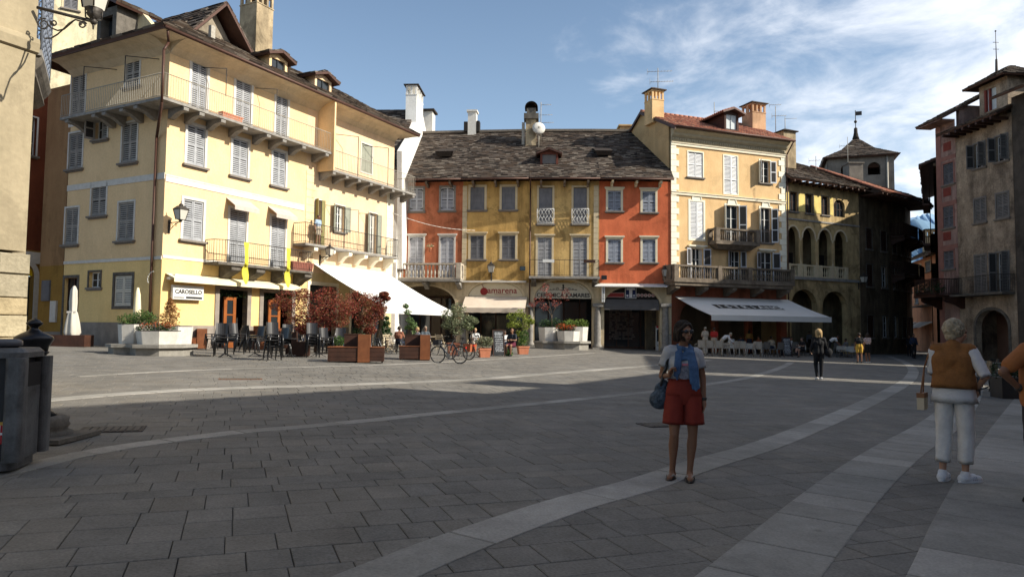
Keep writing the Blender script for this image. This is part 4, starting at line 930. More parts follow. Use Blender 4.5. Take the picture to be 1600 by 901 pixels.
for px, m_, lab in ((857, M_white, 'white'), (921, M_wood, 'dark')):
    O3.part(MB().box(O3.u(px,407,.9)-0.4, O3.u(px,407,.9)+0.4, -1.08, -0.86, zO3+0.95, zO3+1.15), 'balcony_planter', [m_], label=lab+' planter box hung on the balcony rail')
for k in range(20):
    z = zAr+0.12+k*0.38
    if z < zEv-0.4: O3.part(MB().box(O3.u(927.5,350), O3.u(935,350), -0.04, 0.01, z, z+0.36), 'pilaster_block', [M_pil])
O3.part(MB().path([(0.08,-0.9,zEv-.1),(0.08,-0.12,zEv-0.7),(0.08,-0.12,-0.2)], 0.05, 8), 'downpipe', [M_copper])
# red house
O4 = house('red_house', 'bright brick-red house with four blue-grey shuttered windows in cream frames', 936, 1049)
ww = [O4.rect(950,970,298,330), O4.rect(1004,1024,299,332), O4.rect(950,970,374,410), O4.rect(1004,1024,374,410)]
mid_house(O4, P_red, ww, [], [(O4.u(987.5,470), O4.u(1031,470)-O4.u(987.5,470), O4.z(987,475), O4.z(987,448)-O4.z(987,475), -1)], 47)
M_cf = mat('cream_window_frame', srgb(222,212,186), 0.85, srgb(200,190,164), 4, 5, 0.5)
for r in ww: window(O4, r, None, M_blu, surround=0.15, sm=M_cf, sill=0.16, head=0.12, hinges=True)
O4.part(MB().hexa([(O4.u(929,445,.8),-0.9,zAr-0.30),(O4.u(1042,445,.8),-0.9,zAr-0.30),(O4.W-.02,-.03,zAr-0.12),(0,-.03,zAr-0.12),(O4.u(929,445,.8),-0.9,zAr-0.24),(O4.u(1042,445,.8),-0.9,zAr-0.24),(O4.W-.02,-.03,zAr-.04),(0,-.03,zAr-.04)]), 'canopy', [M_white], label='thin white canopy over the tobacco shop')
for Fh, pxs in ((O4, (933.5, 1039.5)), (O3, (829,)), (O2, (724,)), (O1, (622,))):
    for px in pxs:
        u = Fh.u(px, 500); zgc = g(Fh.P.x+u, YM)
        column(Fh, u, zgc, Fh.z(px, 474), 0.25 if px > 900 else 0.2)
# shopfronts in the arcade
def shopfront(F, pxl, pxr, label, bars=4, y=3.5, zt_=None, m=None):
    u0, u1 = F.u(pxl, 500, -3.5), F.u(pxr, 500, -3.5); zt_ = zt_ or zAr-1.0
    d = F.part(MB().box(u0, u1, y-0.02, y+0.02, 0.2, zt_), 'shop_window', [M_glass], label=label); f = MB()
    for i in range(bars+1): x = u0+(u1-u0)*i/bars; f.box(x-0.05, x+0.05, y-0.1, y-0.021, -0.3, zt_)
    f.box(u0, u1, y-0.095, y-0.022, zt_, zt_+0.12); f.box(u0, u1, y-0.09, y-0.023, -0.3, 0.35); f.build('shop_frame', [m or M_wood], d, Matrix.Identity(4)); return d
shopfront(O1, 640, 706, 'dark shop window of the arcade under the orange house'); shopfront(O2, 728, 822, 'dark cafe front behind the cherry sign awning')
shopfront(O3, 832, 930, 'dark ceramics shop window'); sf = shopfront(O4, 944, 1038, 'dark glass front of the tobacco shop with rows of pale goods', 5)
gd = MB(); rr = random.Random(9)
for (a, b) in ((0.08,0.26),(0.30,0.46),(0.70,0.92)):
    U0, U1 = O4.u(944,500,-3.5), O4.u(1038,500,-3.5)
    for k in range(16):
        x = U0+(U1-U0)*a; z = 0.9+k*0.15
        while x < U0+(U1-U0)*b:
            w = rr.uniform(0.1,0.3)
            if rr.random() < 0.75: gd.box(x, x+w-0.03, 3.36, 3.395, z, z+0.09)
            x += w
stuff(gd.build('goods', [mat('pale_goods', srgb(120,116,110), 0.8, srgb(80,60,60), 9, 5, 0.8)], sf, Matrix.Identity(4)))
# lunettes, signs and the small awning
M_lun = mat('cream_lunette', srgb(216,206,180), 0.8, srgb(198,186,158), 2, 5, 0.4); M_signdark = mat('sign_lettering_dark', srgb(52,50,48), 0.6); M_cherry = mat('cherry_red', srgb(142,40,36), 0.5)
def lunette(F, c, rx, zs, rz, y=0.12, m=None, name='lunette', parent=None, zb=None):
    pts = [(x, z) for x, z in arch_pts(c, rx-0.02, zs, rz-0.02, 20)]
    if zb: pts = [(c-rx+.02, zb)]+pts+[(c+rx-.02, zb)]
    return MB().prism_xz(pts, y, y+0.05)
def sign_thing(F, name, label, u, z, y=0.0): 
    return thing(name, label, 'sign', F.M @ T(u, y, z))
uc, rx = O2.u(774,462), O2.u(817,462)-O2.u(774,462); z0 = O2.z(774,463); rz = O2.z(774,440)-z0
s = sign_thing(O2, 'cafe_sign', 'cream arched sign with a red cherry and the lettering amarena', uc, z0, 0.1)
MB().prism_xz(arch_pts(0, rx-0.03, 0, rz-0.03, 20), 0, 0.05).build('sign_board', [M_lun], s)
sc_ = O2.u(756,455)-uc; b = MB(); b.lathe([(0.0,0),(0.27,0.002),(0.27,0.03),(0.0,0.032)], (0,0,0), 18, 0, False); b.xf(T(sc_, -0.002, 0.36) @ RX(R(90))); b.path([(sc_-.02,-.02,.6),(sc_-.12,-.02,.78),(sc_-.17,-.02,.95),(sc_-.05,-.02,1.0)], 0.02, 6); b.build('cherry', [M_cherry], s)
tb = text_mb('amarena', 0.62, 0.008, 0.006, 1.0, 'LEFT').xf(T(sc_+0.24, -0.01, 0.24) @ RX(R(90))); tb.build('lettering', [M_cherry], s)
tb = text_mb('il buon gelato', 0.13, 0.006, 0.0, 1.0, 'LEFT'); tb = MB().box(0, 1.2, -0.01, 0, 0, 0.03); tb.xf(T(sc_+0.75, -0.004, 0.14)).build('rule_line', [M_cherry], s)
# ceramics shop lunette
uc, rx = O3.u(880,466), O3.u(925,466)-O3.u(880,466); z0 = O3.z(880,466); rz = O3.z(880,437.5)-z0
s = sign_thing(O3, 'ceramics_shop_sign', 'grey-cream arched sign reading CERAMICA KAMARES with a scroll ornament', uc, z0, 0.1)
MB().prism_xz(arch_pts(0, rx-0.03, 0, rz-0.03, 20), 0, 0.05).build('sign_board', [mat('grey_cream_sign', srgb(196,190,172), 0.8, srgb(172,166,148), 2, 5, 0.4)], s)
text_mb('CERAMICA KAMARES', 0.395, 0.008, 0.010, 1.0).xf(T(0, -0.01, 0.10) @ RX(R(90))).build('lettering', [M_signdark], s)
ar = MB(); tt = 'CERAMICHE - OGGETTI DELLA VALLE DELL\'OSSOLA'
for i, ch in enumerate(tt):
    if ch == ' ': continue
    a = math.pi*(0.80-0.60*i/(len(tt)-1)); t1 = text_mb(ch, 0.13, 0.004, 0.0); t1.xf(T((rx-0.30)*math.cos(a), -0.008, (rz-0.20)*math.sin(a)) @ RY(math.pi/2-a) @ RX(R(90))); ar.merge(t1)
ar.build('small_lettering', [mat('brass_lettering', srgb(150,128,84), 0.5)], s)
orn = MB()
for sg in (-1, 1):
    for k, (x, z, r) in enumerate(((0.42,0.66,0.11),(0.68,0.64,0.07),(0.9,0.62,0.045))): orn.path([(sg*x+r*math.cos(t*0.6)*(1-t*0.06), -0.012, z+r*math.sin(t*0.6)*(1-t*0.06)) for t in range(11)], 0.014, 4)
    orn.tube((sg*0.2,-.012,.62),(sg*1.0,-.012,.6),0.012)
orn.box(-0.04, 0.04, -0.02, 0, 0.55, 0.86); orn.box(-0.14, 0.14, -0.02, -0.001, 0.55, 0.61); orn.ball((0,-0.01,0.92), (0.07,0.02,0.07), 8, 6); orn.box(-0.12,0.12,-.02,-.001,.74,.78)
orn.build('ornament', [M_signdark], s)
# amarena awning
u0, u1 = O2.u(722,465,1.4), O2.u(821,465,1.4); zA0 = O2.z(774,463.5); zA1 = zA0-0.85; c = MB(); nn = 12
for i in range(nn):
    a = u0+(u1-u0)*i/nn; b_ = u0+(u1-u0)*(i+1)/nn
    c.hexa([(a,-1.5,zA1),(b_,-1.5,zA1),(b_,-.02,zA0-.02),(a,-.02,zA0-.02),(a,-1.5,zA1+.02),(b_,-1.5,zA1+.02),(b_,-.02,zA0),(a,-.02,zA0)])
    c.quad((a,-1.51,zA1-.33+.03*(i%2)),(b_,-1.51,zA1-.33+.03*((i+1)%2)),(b_,-1.51,zA1+.02),(a,-1.51,zA1+.02))
O2.part(c, 'awning', [mat('dusty_beige_canvas', srgb(214,200,182), 0.9, srgb(190,174,156), 1.5, 6, 0.6)], label='beige awning under the cherry sign')
# tobacco shop signs
uc, rx = O4.u(987.5,470), O4.u(1031,470)-O4.u(987.5,470); z0 = O4.z(987,475); 
O4.part(MB().prism_xz(arch_pts(uc, rx-0.02, z0, O4.z(987,448)-z0-0.02, 20), 0.2, 0.25), 'lunette', [M_dark])
O4.part(MB().hexa([(uc-rx-.02,-0.25,z0-.16),(uc+rx-.1,-0.25,z0-.16),(uc+rx-.1,0.05,z0+.3),(uc-rx-.02,0.05,z0+.3),(uc-rx-.02,-.25,z0-.12),(uc+rx-.1,-.25,z0-.12),(uc+rx-.1,.05,z0+.34),(uc-rx-.02,.05,z0+.34)]).box(uc-rx-.02,uc+rx-.1,-.26,-.24,z0-.42,z0-.13), 'awning', [mat('charcoal_canvas', srgb(92,90,90), 0.9, srgb(74,72,72), 2, 5, 0.5)], label='charcoal awning of the tobacco shop')
s = sign_thing(O4, 'tobacco_sign', 'blue and white square tobacco sign with a big letter T under the red house', O4.u(986,457), O4.z(986,465), 0.14)
MB().box(-0.36, 0.36, 0, 0.06, 0, 0.74).build('sign_board', [mat('sign_blue', srgb(28,44,92), 0.4)], s); MB().box(-0.40, 0.40, 0.01, 0.05, -0.04, 0.78).build('sign_frame', [M_white], s)
MB().box(-0.3, 0.3, -0.02, 0, 0.56, 0.70).box(-0.11, 0.11, -0.02, 0, 0.03, 0.558).box(-0.3, -0.17, -.02, 0, .08, .22).box(0.17, 0.3, -.02, 0, .08, .14).box(0.17, 0.3, -.02, 0, .17, .22).build('lettering', [mat('sign_white', srgb(225,225,230), 0.5)], s)
s = sign_thing(O4, 'red_shop_sign', 'long rounded red sign with pale border left of the tobacco sign', O4.u(961.5,460.5), O4.z(961,463.5), 0.14)
MB().box(-0.62, 0.62, 0, 0.05, 0, 0.27).build('sign_board', [mat('dull_red', srgb(150,52,48), 0.5)], s)
MB().box(-0.64, 0.64, -0.01, 0.04, 0.27, 0.30).box(-0.64, 0.64, -0.01, 0.04, -0.03, 0.0).box(-0.64,-0.62,-.01,.04,0,.27).box(.62,.64,-.01,.04,0,.27).build('border', [mat('pale_pink_border', srgb(206,168,160), 0.6)], s)
s = sign_thing(O4, 'round_letters_sign', 'row of five round pale discs carrying the letters LOTTO right of the tobacco sign', O4.u(1009.5,460.5), O4.z(1009,461), 0.14)
for i, ch in enumerate('LOTTO'):
    x = -0.52+0.26*i; d = MB(); d.lathe([(0.125,0),(0.125,0.04)], (0,0,0), 14, 0, False); d.xf(T(x,0.04,0) @ RX(R(90))); o = d.build('letter_disc', [mat('pale_disc', srgb(190,170,165), 0.6)], s)
    text_mb(ch, 0.2, 0.004, 0.004).xf(T(x, -0.006, -0.07) @ RX(R(90))).build('letter', [MATS['dull_red']], o)
s = sign_thing(O4, 'vertical_tobacco_sign', 'narrow white vertical sign with small black letters between ceramics shop and tobacco shop', O4.u(942,460,.4), O4.z(942,472,.4), -0.4)
MB().box(-0.1, 0.1, -0.3, 0.3, 0, 1.15).build('sign_board', [M_white], s)
tb = MB()
for i, ch in enumerate('TABACCHI'): t1 = text_mb(ch, 0.15, 0.004, 0.004); t1.xf(T(0, -0.306, 1.0-i*0.14) @ RX(R(90))); tb.merge(t1)
tb.build('lettering', [M_signdark], s)
# chimneys and roof bits of the middle row
def on_roof(F, y): return zEv+(y+0.85)*(zRd-zEv)/6.25
ych = 3.2; F = O3
b = F.u(830, 200, -ych); F.part(MB().box(b-0.42, b+0.38, ych, ych+0.8, zEv+2.3, F.z(829,186,-ych)), 'chimney', [M_chim], label='tall rendered chimney with a round metal hood')
zc = F.z(829,186,-ych); F.part(MB().box(b-0.56, b+0.56, ych-.15, ych+.95, zc, zc+0.42).box(b-0.35,b+0.35,ych,ych+.8,zc+.42,zc+.85), 'chimney_head', [M_stoned])
hb = MB(); n = 10
for i in range(n):
    a1, a2 = math.pi*i/n, math.pi*(i+1)/n; P = lambda a, y: (b-0.5*math.cos(a), y, zc+0.85+0.5*math.sin(a))
    hb.quad(P(a1,ych-.15),P(a2,ych-.15),P(a2,ych+.95),P(a1,ych+.95))
hb.poly([(b-0.5*math.cos(math.pi*i/n), ych+.9, zc+0.85+0.5*math.sin(math.pi*i/n)) for i in range(n+1)])
F.part(hb, 'chimney_hood', [mat('rusty_sheet', srgb(70,58,52), 0.7, srgb(48,40,38), 6, 6, 0.6)])
F.part(MB().box(b-0.72, b-0.5, ych+.2, ych+.5, zEv+3, zc-.2), 'flue_pipe', [M_ironl])
F = O2; b = F.u(738, 190, -5.2); F.part(MB().box(b-0.33, b+0.33, 5.0, 5.7, zRd-.3, F.z(738,176,-5.2)).box(b-.42,b+.42,4.9,5.8,F.z(738,176,-5.2)+.002,F.z(738,174,-5.2)+.05), 'chimney', [M_surr], label='small whitewashed chimney on the ridge')
F.part(MB().box(b-.65,b-.36,5.0,5.6,zRd,zRd+.8).box(b+.36,b+.6,5.0,5.6,zRd,zRd+.85), 'flue_pipe', [M_dark])
F = O2; b = F.u(696, 245, -2.0); b2 = O1.u(697,245,-2.0); hz = on_roof(O1, 2.2); O1.part(MB().hexa([(b2-.55,1.55,hz-.25),(b2+.55,1.55,hz-.25),(b2+.55,2.6,hz+.2),(b2-.55,2.6,hz+.2),(b2-.7,1.35,hz+.1),(b2+.7,1.35,hz+.1),(b2+.7,2.8,hz+.62),(b2-.7,2.8,hz+.62)]), 'skylight', [M_slate[2]])
b2 = O4.u(942,250,-2); O4.part(MB().hexa([(b2-.5,1.55,hz-.25),(b2+.5,1.55,hz-.25),(b2+.5,2.6,hz+.2),(b2-.5,2.6,hz+.2),(b2-.65,1.35,hz+.05),(b2+.65,1.35,hz+.05),(b2+.65,2.8,hz+.6),(b2-.65,2.8,hz+.6)]), 'skylight', [M_slate[2]])
dormer(O3, O3.root, O3.u(858,255,-1.0), 0.7, 1.3, on_roof(O3,.7)-.1, 1.0, 1.6, mat('rust_brown_timber', srgb(110,62,50), 0.8, srgb(84,48,40), 4, 6, 0.6), None, O3.inv, seed=61, ov=0.3, winm=mat('grey_board', srgb(120,116,114), 0.8))
F = O4; b = F.u(979, 205, -7.5); F.part(MB().box(b-.55,b+.55,7.2,8.2,zRd-2.5,F.z(979,199,-7.5)).box(b-.7,b+.7,7.05,8.35,F.z(979,199,-7.5)+.001,F.z(979,199,-7.5)+.12), 'chimney', [plaster('tan_render', srgb(206,174,124), srgb(184,152,104), 0.15)], label='tan chimney behind the ridge')
# fire wall with tall white chimney between the corner building and the row
PW = pY(627, 300, 49.6); fw = root_at('white_fire_wall_house', 'white gable wall with tall white chimney, between corner house and orange house', 'house', (PW.x, PW.y))
FWm = plaster('bright_white_render', srgb(236,234,228), srgb(214,210,202), 0.10); fi = fw.matrix_world.inverted()
pA = pY(628, 300, 49.3); pB = pY(661, 205, 56.5); dW = Vector((pB.x-pA.x, pB.y-pA.y)); LWl = dW.length
FW = Fac((pA.x, pA.y), dW, fw)
zz = lambda px, py, off=0: FW.z(px, py, off)
s = lambda px, py: FW.uz(px, py)
poly = [s(628,420), s(628,236), s(641,214), s(652,186), s(660,176), s(667,212), s(668,420)]
FW.part(MB().prism_xz([(u, z) for u, z in poly], 0, 0.35), 'gable_wall', [FWm])
ch = [s(651,190), s(650,134), s(661,142), s(661,190)]; um = (s(651,140)[0]+s(661,142)[0])/2; zc = s(655,140)[1]
cw = s(661,142)[0]-s(651,140)[0]
chimney(FW, um, -0.02, max(cw, 0.8), 0.85, zz(655,200), zc, FWm, M_slate[2], label='tall white chimney with slate cap and slots')
slate_roof(fw, fi, [tuple(FW.M@Vector((0.2,0.36,poly[1][1]-1.2))), tuple(FW.M@Vector((0.2,3.5,poly[1][1]-1.2))), tuple(FW.M@Vector((LWl*0.75,3.5,zz(660,176)-0.2))), tuple(FW.M@Vector((LWl*0.75,0.36,zz(660,176)-0.2)))], seed=71)
FW.part(MB().box(0.2, LWl, 0.36, 3.4, 0, poly[1][1]-1.4), 'side_wall', [FWm])
b = O1.u(669, 190, -7); O1.part(MB().box(b-.45,b+.45,6.6,7.6,zRd-1.5,O1.z(669,176,-7)), 'chimney', [M_surr], label='grey chimney half hidden behind the white gable'); O1.part(MB().box(b-.62,b+.62,6.4,7.8,O1.z(669,176,-7)+.001,O1.z(669,176,-7)+.15), 'chimney_cap', [M_slate[2]])
# ---- tan house with white quoins
PT = pY(1049, 430, 50.0); DT = Vector((0.938, 0.347))
th_ = root_at('tan_house', 'tan house with white corner stones, white shutters and orange tiled roof', 'house', (PT.x, PT.y))
FT = Fac((PT.x, PT.y), DT, th_); FT.W = FT.u(1228, 400); ti = th_.matrix_world.inverted()
P_tan = plaster('tan_plaster', srgb(222,188,140), srgb(204,168,120), 0.10); P_tand = plaster('tan_side_plaster', srgb(200,170,126), srgb(182,152,108), 0.12)
M_wsh = mat('white_shutter', srgb(226,226,226), 0.6, srgb(200,202,206), 4, 5, 0.5, fine=0.04); M_gsh = mat('pearl_shutter', srgb(186,188,196), 0.6, srgb(164,166,174), 4, 5, 0.5, fine=0.04)
zTe = FT.z(1053, 199, 0.4); zTb1 = FT.z(1049, 224); zTb2 = FT.z(1049, 301); zTbal = FT.z(1140, 440, 0.6)
r1 = [FT.rect(1075,1098,238,277), FT.rect(1131,1152,244,303), FT.rect(1187,1203,251,286)]
r2 = [FT.rect(1078,1099,315,373), FT.rect(1134,1154,321,354), FT.rect(1188,1205,325,379)]
r3 = [FT.rect(1079,1099,388,432), FT.rect(1142,1157,392,434), FT.rect(1188,1207,394,436)]
z_mid = r2[1][2]-0.55; r2[1] = (r2[1][0], r2[1][1], FT.z(1150,381,.3)-0.0, r2[1][3])
r3 = [(a, b, zTbal, d) for a, b, c, d in r3]; zT2 = FT.z(1050, 452)
archT = [(FT.u(1090,500), 1.45, FT.z(1090,490)-0.3, 1.25, -1), (FT.u(1146,500), 1.3, FT.z(1146,490)-0.3, 1.2, -1), (FT.u(1198,500), 1.3, FT.z(1198,490)-0.3, 1.2, -1)]
FT.part(wall_mb(0, FT.W, zTbal-0.2, zTe-0.15, r1+r2+r3), 'wall', [P_tan])
FT.part(wall_mb(0, FT.W, -2, zTbal-0.2, (), archT, th=0.5), 'arcade_wall', [plaster('red_brown_arcade', srgb(150,84,62), srgb(120,84,66), 0.3)])
FT.part(MB().box(0, FT.W, 3.4, 3.6, -2, zTbal-.2).box(0, FT.W, 0.02, 7.7, zTbal-.4, zTbal-.202), 'arcade_back_wall', [MATS['arcade_inner_plaster']])
def ZR_(y): return zTe+0.05+(y+0.7)*(2.35/4.7) if y <= 4 else zTe+0.05+2.35-(y-4)*0.62
FT.part(MB().prism_yz([(0.3, zAr-.2), (0.3, ZR_(0.3)-.1), (4, ZR_(4)-.12), (8, ZR_(8)-.1), (8, zAr-.2)], 0, 0.25), 'side_wall', [P_tand]); FT.part(MB().box(0,.25,.5,2.0,-2,zAr-.21), 'arcade_side_wall', [MATS['arcade_inner_plaster']])
FT.part(MB().prism_yz([(0.3, -2), (0.3, ZR_(0.3)-.1), (4, ZR_(4)-.12), (8, ZR_(8)-.1), (8, -2)], FT.W-0.25, FT.W), 'side_wall', [P_tand])
FT.part(MB().box(.25, FT.W-.25, 7.8, 8, -2, ZR_(8)-.3).box(.25, FT.W-.25, 1.6, 1.7, zTbal, zTe).box(.25,FT.W-.25,.3,1.6,zTe-.4,zTe-.3), 'inner_wall', [M_dark])
WT = lambda u, y, z: tuple(FT.M @ Vector((u, y, z)))
tile_roof(th_, ti, [WT(-.12,-.72,ZR_(-.72)), WT(FT.W+.35,-.72,ZR_(-.72)), WT(FT.W+.35,4,ZR_(4)), WT(-.12,4,ZR_(4))], seed=5)
tile_roof(th_, ti, [WT(FT.W+.35,8.5,ZR_(8.5)), WT(-.12,8.5,ZR_(8.5)), WT(-.12,4,ZR_(4)), WT(FT.W+.35,4,ZR_(4))], seed=6, name='back_roof', wm=0.5, cm=0.8)
FT.part(MB().prism_yz([(-.8,ZR_(-.8)-.05),(4,ZR_(4)-.02),(8.5,ZR_(8.5)-.05),(8.5,ZR_(8.5)-.25),(4,ZR_(4)-.24),(-.8,ZR_(-.8)-.25)], -0.2, -0.125), 'verge_board', [M_copper])
rid = MB(); n = 24
for i in range(n): rid.lathe([(0.12,0),(0.14,FT.W/n*1.05)], (0,0,0), 8, 0, False, 0) if False else rid.tube((i*FT.W/n-.1,4,ZR_(4)+.03),((i+1)*FT.W/n-.08,4,ZR_(4)+.05),0.13,0.11,8)
FT.part(rid, 'ridge_tiles', [M_tile[0]])
cn = MB(); zc = zTe
cn.prism_yz([(0,zc-1.0),(-.04,zc-1.0),(-.06,zc-.92),(-.10,zc-.9),(-.10,zc-.62),(-.30,zc-.45),(-.34,zc-.30),(-.62,zc-.12),(-.66,zc+.02),(0,zc+.02)], -0.02, FT.W+0.02)
FT.part(cn, 'cornice', [mat('grey_cornice', srgb(176,164,138), 0.9, srgb(146,134,110), 3, 6, 0.5, fine=0.06)])
dn = MB(); n = int(FT.W/0.2)
for i in range(n): dn.box(0.03+i*0.2, 0.13+i*0.2, -.17, -.102, zc-.80, zc-.64)
o = FT.part(dn, 'dentils', [MATS['grey_cornice']]); o['kind'] = 'stuff'
for zb_, dz in ((zTb1, 0.22), (zTb2, 0.22)):
    FT.part(MB().prism_yz([(.01,zb_-dz*.5),(-.09,zb_-dz*.5),(-.09,zb_+dz*.2),(-.14,zb_+dz*.3),(-.14,zb_+dz*.5),(.01,zb_+dz*.5)], -.03, FT.W+.03), 'string_course', [M_quoin])
FT.part(MB().tube((-.1,-.80,zTe+.0),(FT.W+.3,-.80,zTe+.0),.08,n=8), 'gutter', [M_copper])
FT.part(MB().path([(FT.W+.2,-.8,zTe),(FT.W+.1,-.12,zTe-.9),(FT.W+.1,-.12,-1)],.05,8), 'downpipe', [M_copper])
M_q = mat('white_quoin', srgb(240,234,214), 0.85, srgb(222,214,190), 3, 6, 0.4, fine=0.04)
hq = 0.43; z = zTbal; i = 0
while z < zTe-1.05:
    top = min(z+hq-.02, zTe-1.05)
    for side in (0, 1):
        e = 0.62 if i % 2 else 0.40
        a, b = (-.03, e) if side == 0 else (FT.W-e, FT.W+.03)
        FT.part(MB().box(a, b, -.055, .012, z, top), 'quoin', [M_q])
    z += hq; i += 1
ws = dict(sm=M_q, hinges=False)
window(FT, r1[0], None, M_wsh, surround=0.08, sill=0.06, **ws); window(FT, r1[1], None, M_wsh, surround=0.08, sill=0.0, ajar=8, kind='tall', **ws)
window(FT, r1[2], None, M_wsh, state='open', surround=0.08, sill=0.08, open_l=120, open_r=168, **ws)
window(FT, r2[0], None, M_wsh, surround=0.14, sill=0.0, rise=0.42, ajar=8, kind='tall', **ws)
window(FT, r2[1], None, M_wsh, state='open', surround=0.12, sill=0, rise=0.42, open_l=128, open_r=150, **ws)
window(FT, r2[2], None, M_wsh, state='open', surround=0.12, sill=0.06, rise=0.42, open_l=128, open_r=150, kind='tall', **ws)
for k, r in enumerate(r3): window(FT, r, None, M_gsh, state='open', surround=0.12, sill=0, head=0.16, open_l=155, open_r=155, curtain=(k == 0), **ws)
M_bal = mat('weathered_balcony_stone', srgb(124,112,98), 0.92, srgb(86,76,66), 2.5, 8, 0.8, 0.3, 30, fine=0.12, streak=0.3)
a, b = FT.u(1118,370,.9), FT.u(1186,370,.9); zb_ = FT.z(1150,380,.5)
FT.part(MB().box(a, b, -1.0, 0, zb_-.18, zb_), 'balcony_slab', [M_bal]); FT.part(MB().hexa([(a+.5,-.6,zb_-.5),(b-.5,-.6,zb_-.5),(b-.5,0,zb_-.5),(a+.5,0,zb_-.5),(a+.1,-.9,zb_-.182),(b-.1,-.9,zb_-.182),(b-.1,0,zb_-.182),(a+.1,0,zb_-.182)]), 'corbel', [M_bal])
FT.part(balustrade_mb([(a+.15,-.02),(a+.15,-.85),(b-.15,-.85),(b-.15,-.02)], zb_, 0.98, gap=0.17, r=0.05), 'balustrade', [M_bal])
r = r2[2]; FT.part(rail_mb([(r[0], -.05), (r[1], -.05)], r[2], 0.95, 0.1, r=.02), 'window_railing', [M_bal])
a, b = FT.u(1052,440,1.2), FT.u(1240,440,1.2)
FT.part(MB().box(a, b, -1.35, 0, zTbal-.2, zTbal).box(a+.1,b-.1,-1.25,0,zTbal-.42,zTbal-.202), 'balcony_slab', [M_bal], label='long stone balcony across the whole tan house')
FT.part(balustrade_mb([(a+.17,-.02),(a+.17,-1.18),(b-.17,-1.18),(b-.17,-.02)], zTbal, 1.0, posts=(.36,.62), gap=0.18, r=0.055), 'balustrade', [M_bal])
for k in range(5): FT.part(corbel_mb(1.15, 0.6, 0.35, False), 'corbel', [M_bal], T(a+.4+(b-a-.8)*k/4, 0, zTbal-.43))
# roof things
chimney(FT, FT.u(1026,160,-2.2), 2.0, 1.0, 1.1, ZR_(2.2)-.5, FT.z(1026,142,-2.2), P_tan, M_slate[1], label='tan chimney at the ridge end', capstyle='slab')
chimney(FT, FT.u(1181,180,-3.0), 2.6, 1.3, 1.3, ZR_(2.6)-.6, FT.z(1181,164,-3.0), plaster('pinkish_render', srgb(198,160,126), srgb(176,136,104), 0.2), M_slate[1], label='broad pinkish chimney')
dormer(FT, th_, FT.u(1141,185,0), -0.15, 1.25, ZR_(-.15)+.05, 1.3, 2.4, mat('dark_brown_timber', srgb(74,50,42), 0.8, srgb(52,36,30), 4, 6, 0.6), None, ti, seed=81, ov=0.4, slates=False, winm=mat('pale_blind', srgb(196,204,206), 0.5))
chimney(FT, FT.u(1228,215,-1.5)+0.2, 1.3, 1.2, 1.1, zTe-1.5, FT.z(1228,206,-1.5), M_chim, M_slate[2], label='weathered chimney at the right end', vents=False)
def aerial(name, label, base, h_, arms, group=None):
    t = thing(name, label, 'antenna', T(*base)); MB().tube((0,0,0),(0,0,h_),.028,n=6).build('mast', [M_ironl], t)
    for z, x0, x1, n in arms:
        m_ = MB(); m_.tube((x0,0,z),(x1,0.1,z+.06*(x1-x0)),.016,n=5)
        for i in range(n): x = x0+(x1-x0)*(i+.5)/n; l = .16+.06*(i % 3 == 0); m_.tube((x,-l,z+.05*(x-x0)),(x,l,z+.05*(x-x0)),.009,n=4)
        m_.tube((x0,0,z-.22),(x0,0,z+.22),.012,n=4); m_.build('aerial_arm', [M_ironl], t)
    return t
p = WT(FT.u(1028,150,-2.5), 2.5, FT.z(1028,141,-2.5)); aerial('tv_antenna', 'double-armed television antenna on the tan chimney at the left ridge end', p, 1.7, [(0.62,-.6,1.2,9),(1.4,-.8,1.1,8)])
p = WT(FT.u(1212,195,-2.5), 2.5, ZR_(2.5)); aerial('tv_antenna', 'television antenna with two short arms right of the broad chimney', p, FT.z(1212,166,-2.5)-p[2], [(1.3,-.3,.9,6),(2.2,-.5,.5,5)])
p = WT(FT.u(1228,195,-2.5), 2.6, ZR_(2.5)); aerial('tv_antenna', 'thin mast with a single level arm above the rightmost chimney of the tan house', p, FT.z(1228,184,-2.5)-p[2], [(FT.z(1228,185,-2.5)-p[2],0,1.0,0)])
p = WT(FT.u(1116,170,-4), 4, ZR_(4)); aerial('tv_antenna', 'small antenna on the roof ridge left of the tiled dormer', p, FT.z(1116,160,-4)-p[2], [(0.8,0,.7,4)])
p3 = (O3.u(845,200,-3.4), 3.6, on_roof(O3, 3.6)); pw = tuple(O3.M @ Vector(p3)); hmast = O3.z(845,160,-3.6)-p3[2]
aerial('tv_antenna', 'stack of television aerials beside the chimney with the round metal hood', pw, hmast, [(hmast-.2,0,.8,6),(hmast-1.0,-.1,.9,5),(hmast-1.6,0,1.0,6),(hmast-2.9,-.1,.9,5)])
t = thing('satellite_dish', 'round white satellite dish beside the hooded chimney', 'satellite dish', O3.M @ T(O3.u(842,200,-2.9), 2.9, O3.z(842,200,-2.9)))
d = MB(); d.lathe([(0.0,0.14),(0.2,0.12),(0.38,0.05),(0.5,-.04),(0.49,-.06),(0.2,.09),(0,.11)], (0,0,0), 20); d.xf(RZ(R(12)) @ RX(R(78))); d.build('dish', [M_surr], t)
MB().tube((0,-.1,0),(0,-.5,-.1),.015,n=5).ball((0,-.52,-.1),.05,6,5).build('feed_horn', [M_iron], t); MB().tube((0,.1,0),(0,.2,-2.0),.03,n=6).build('mast', [M_ironl], t)
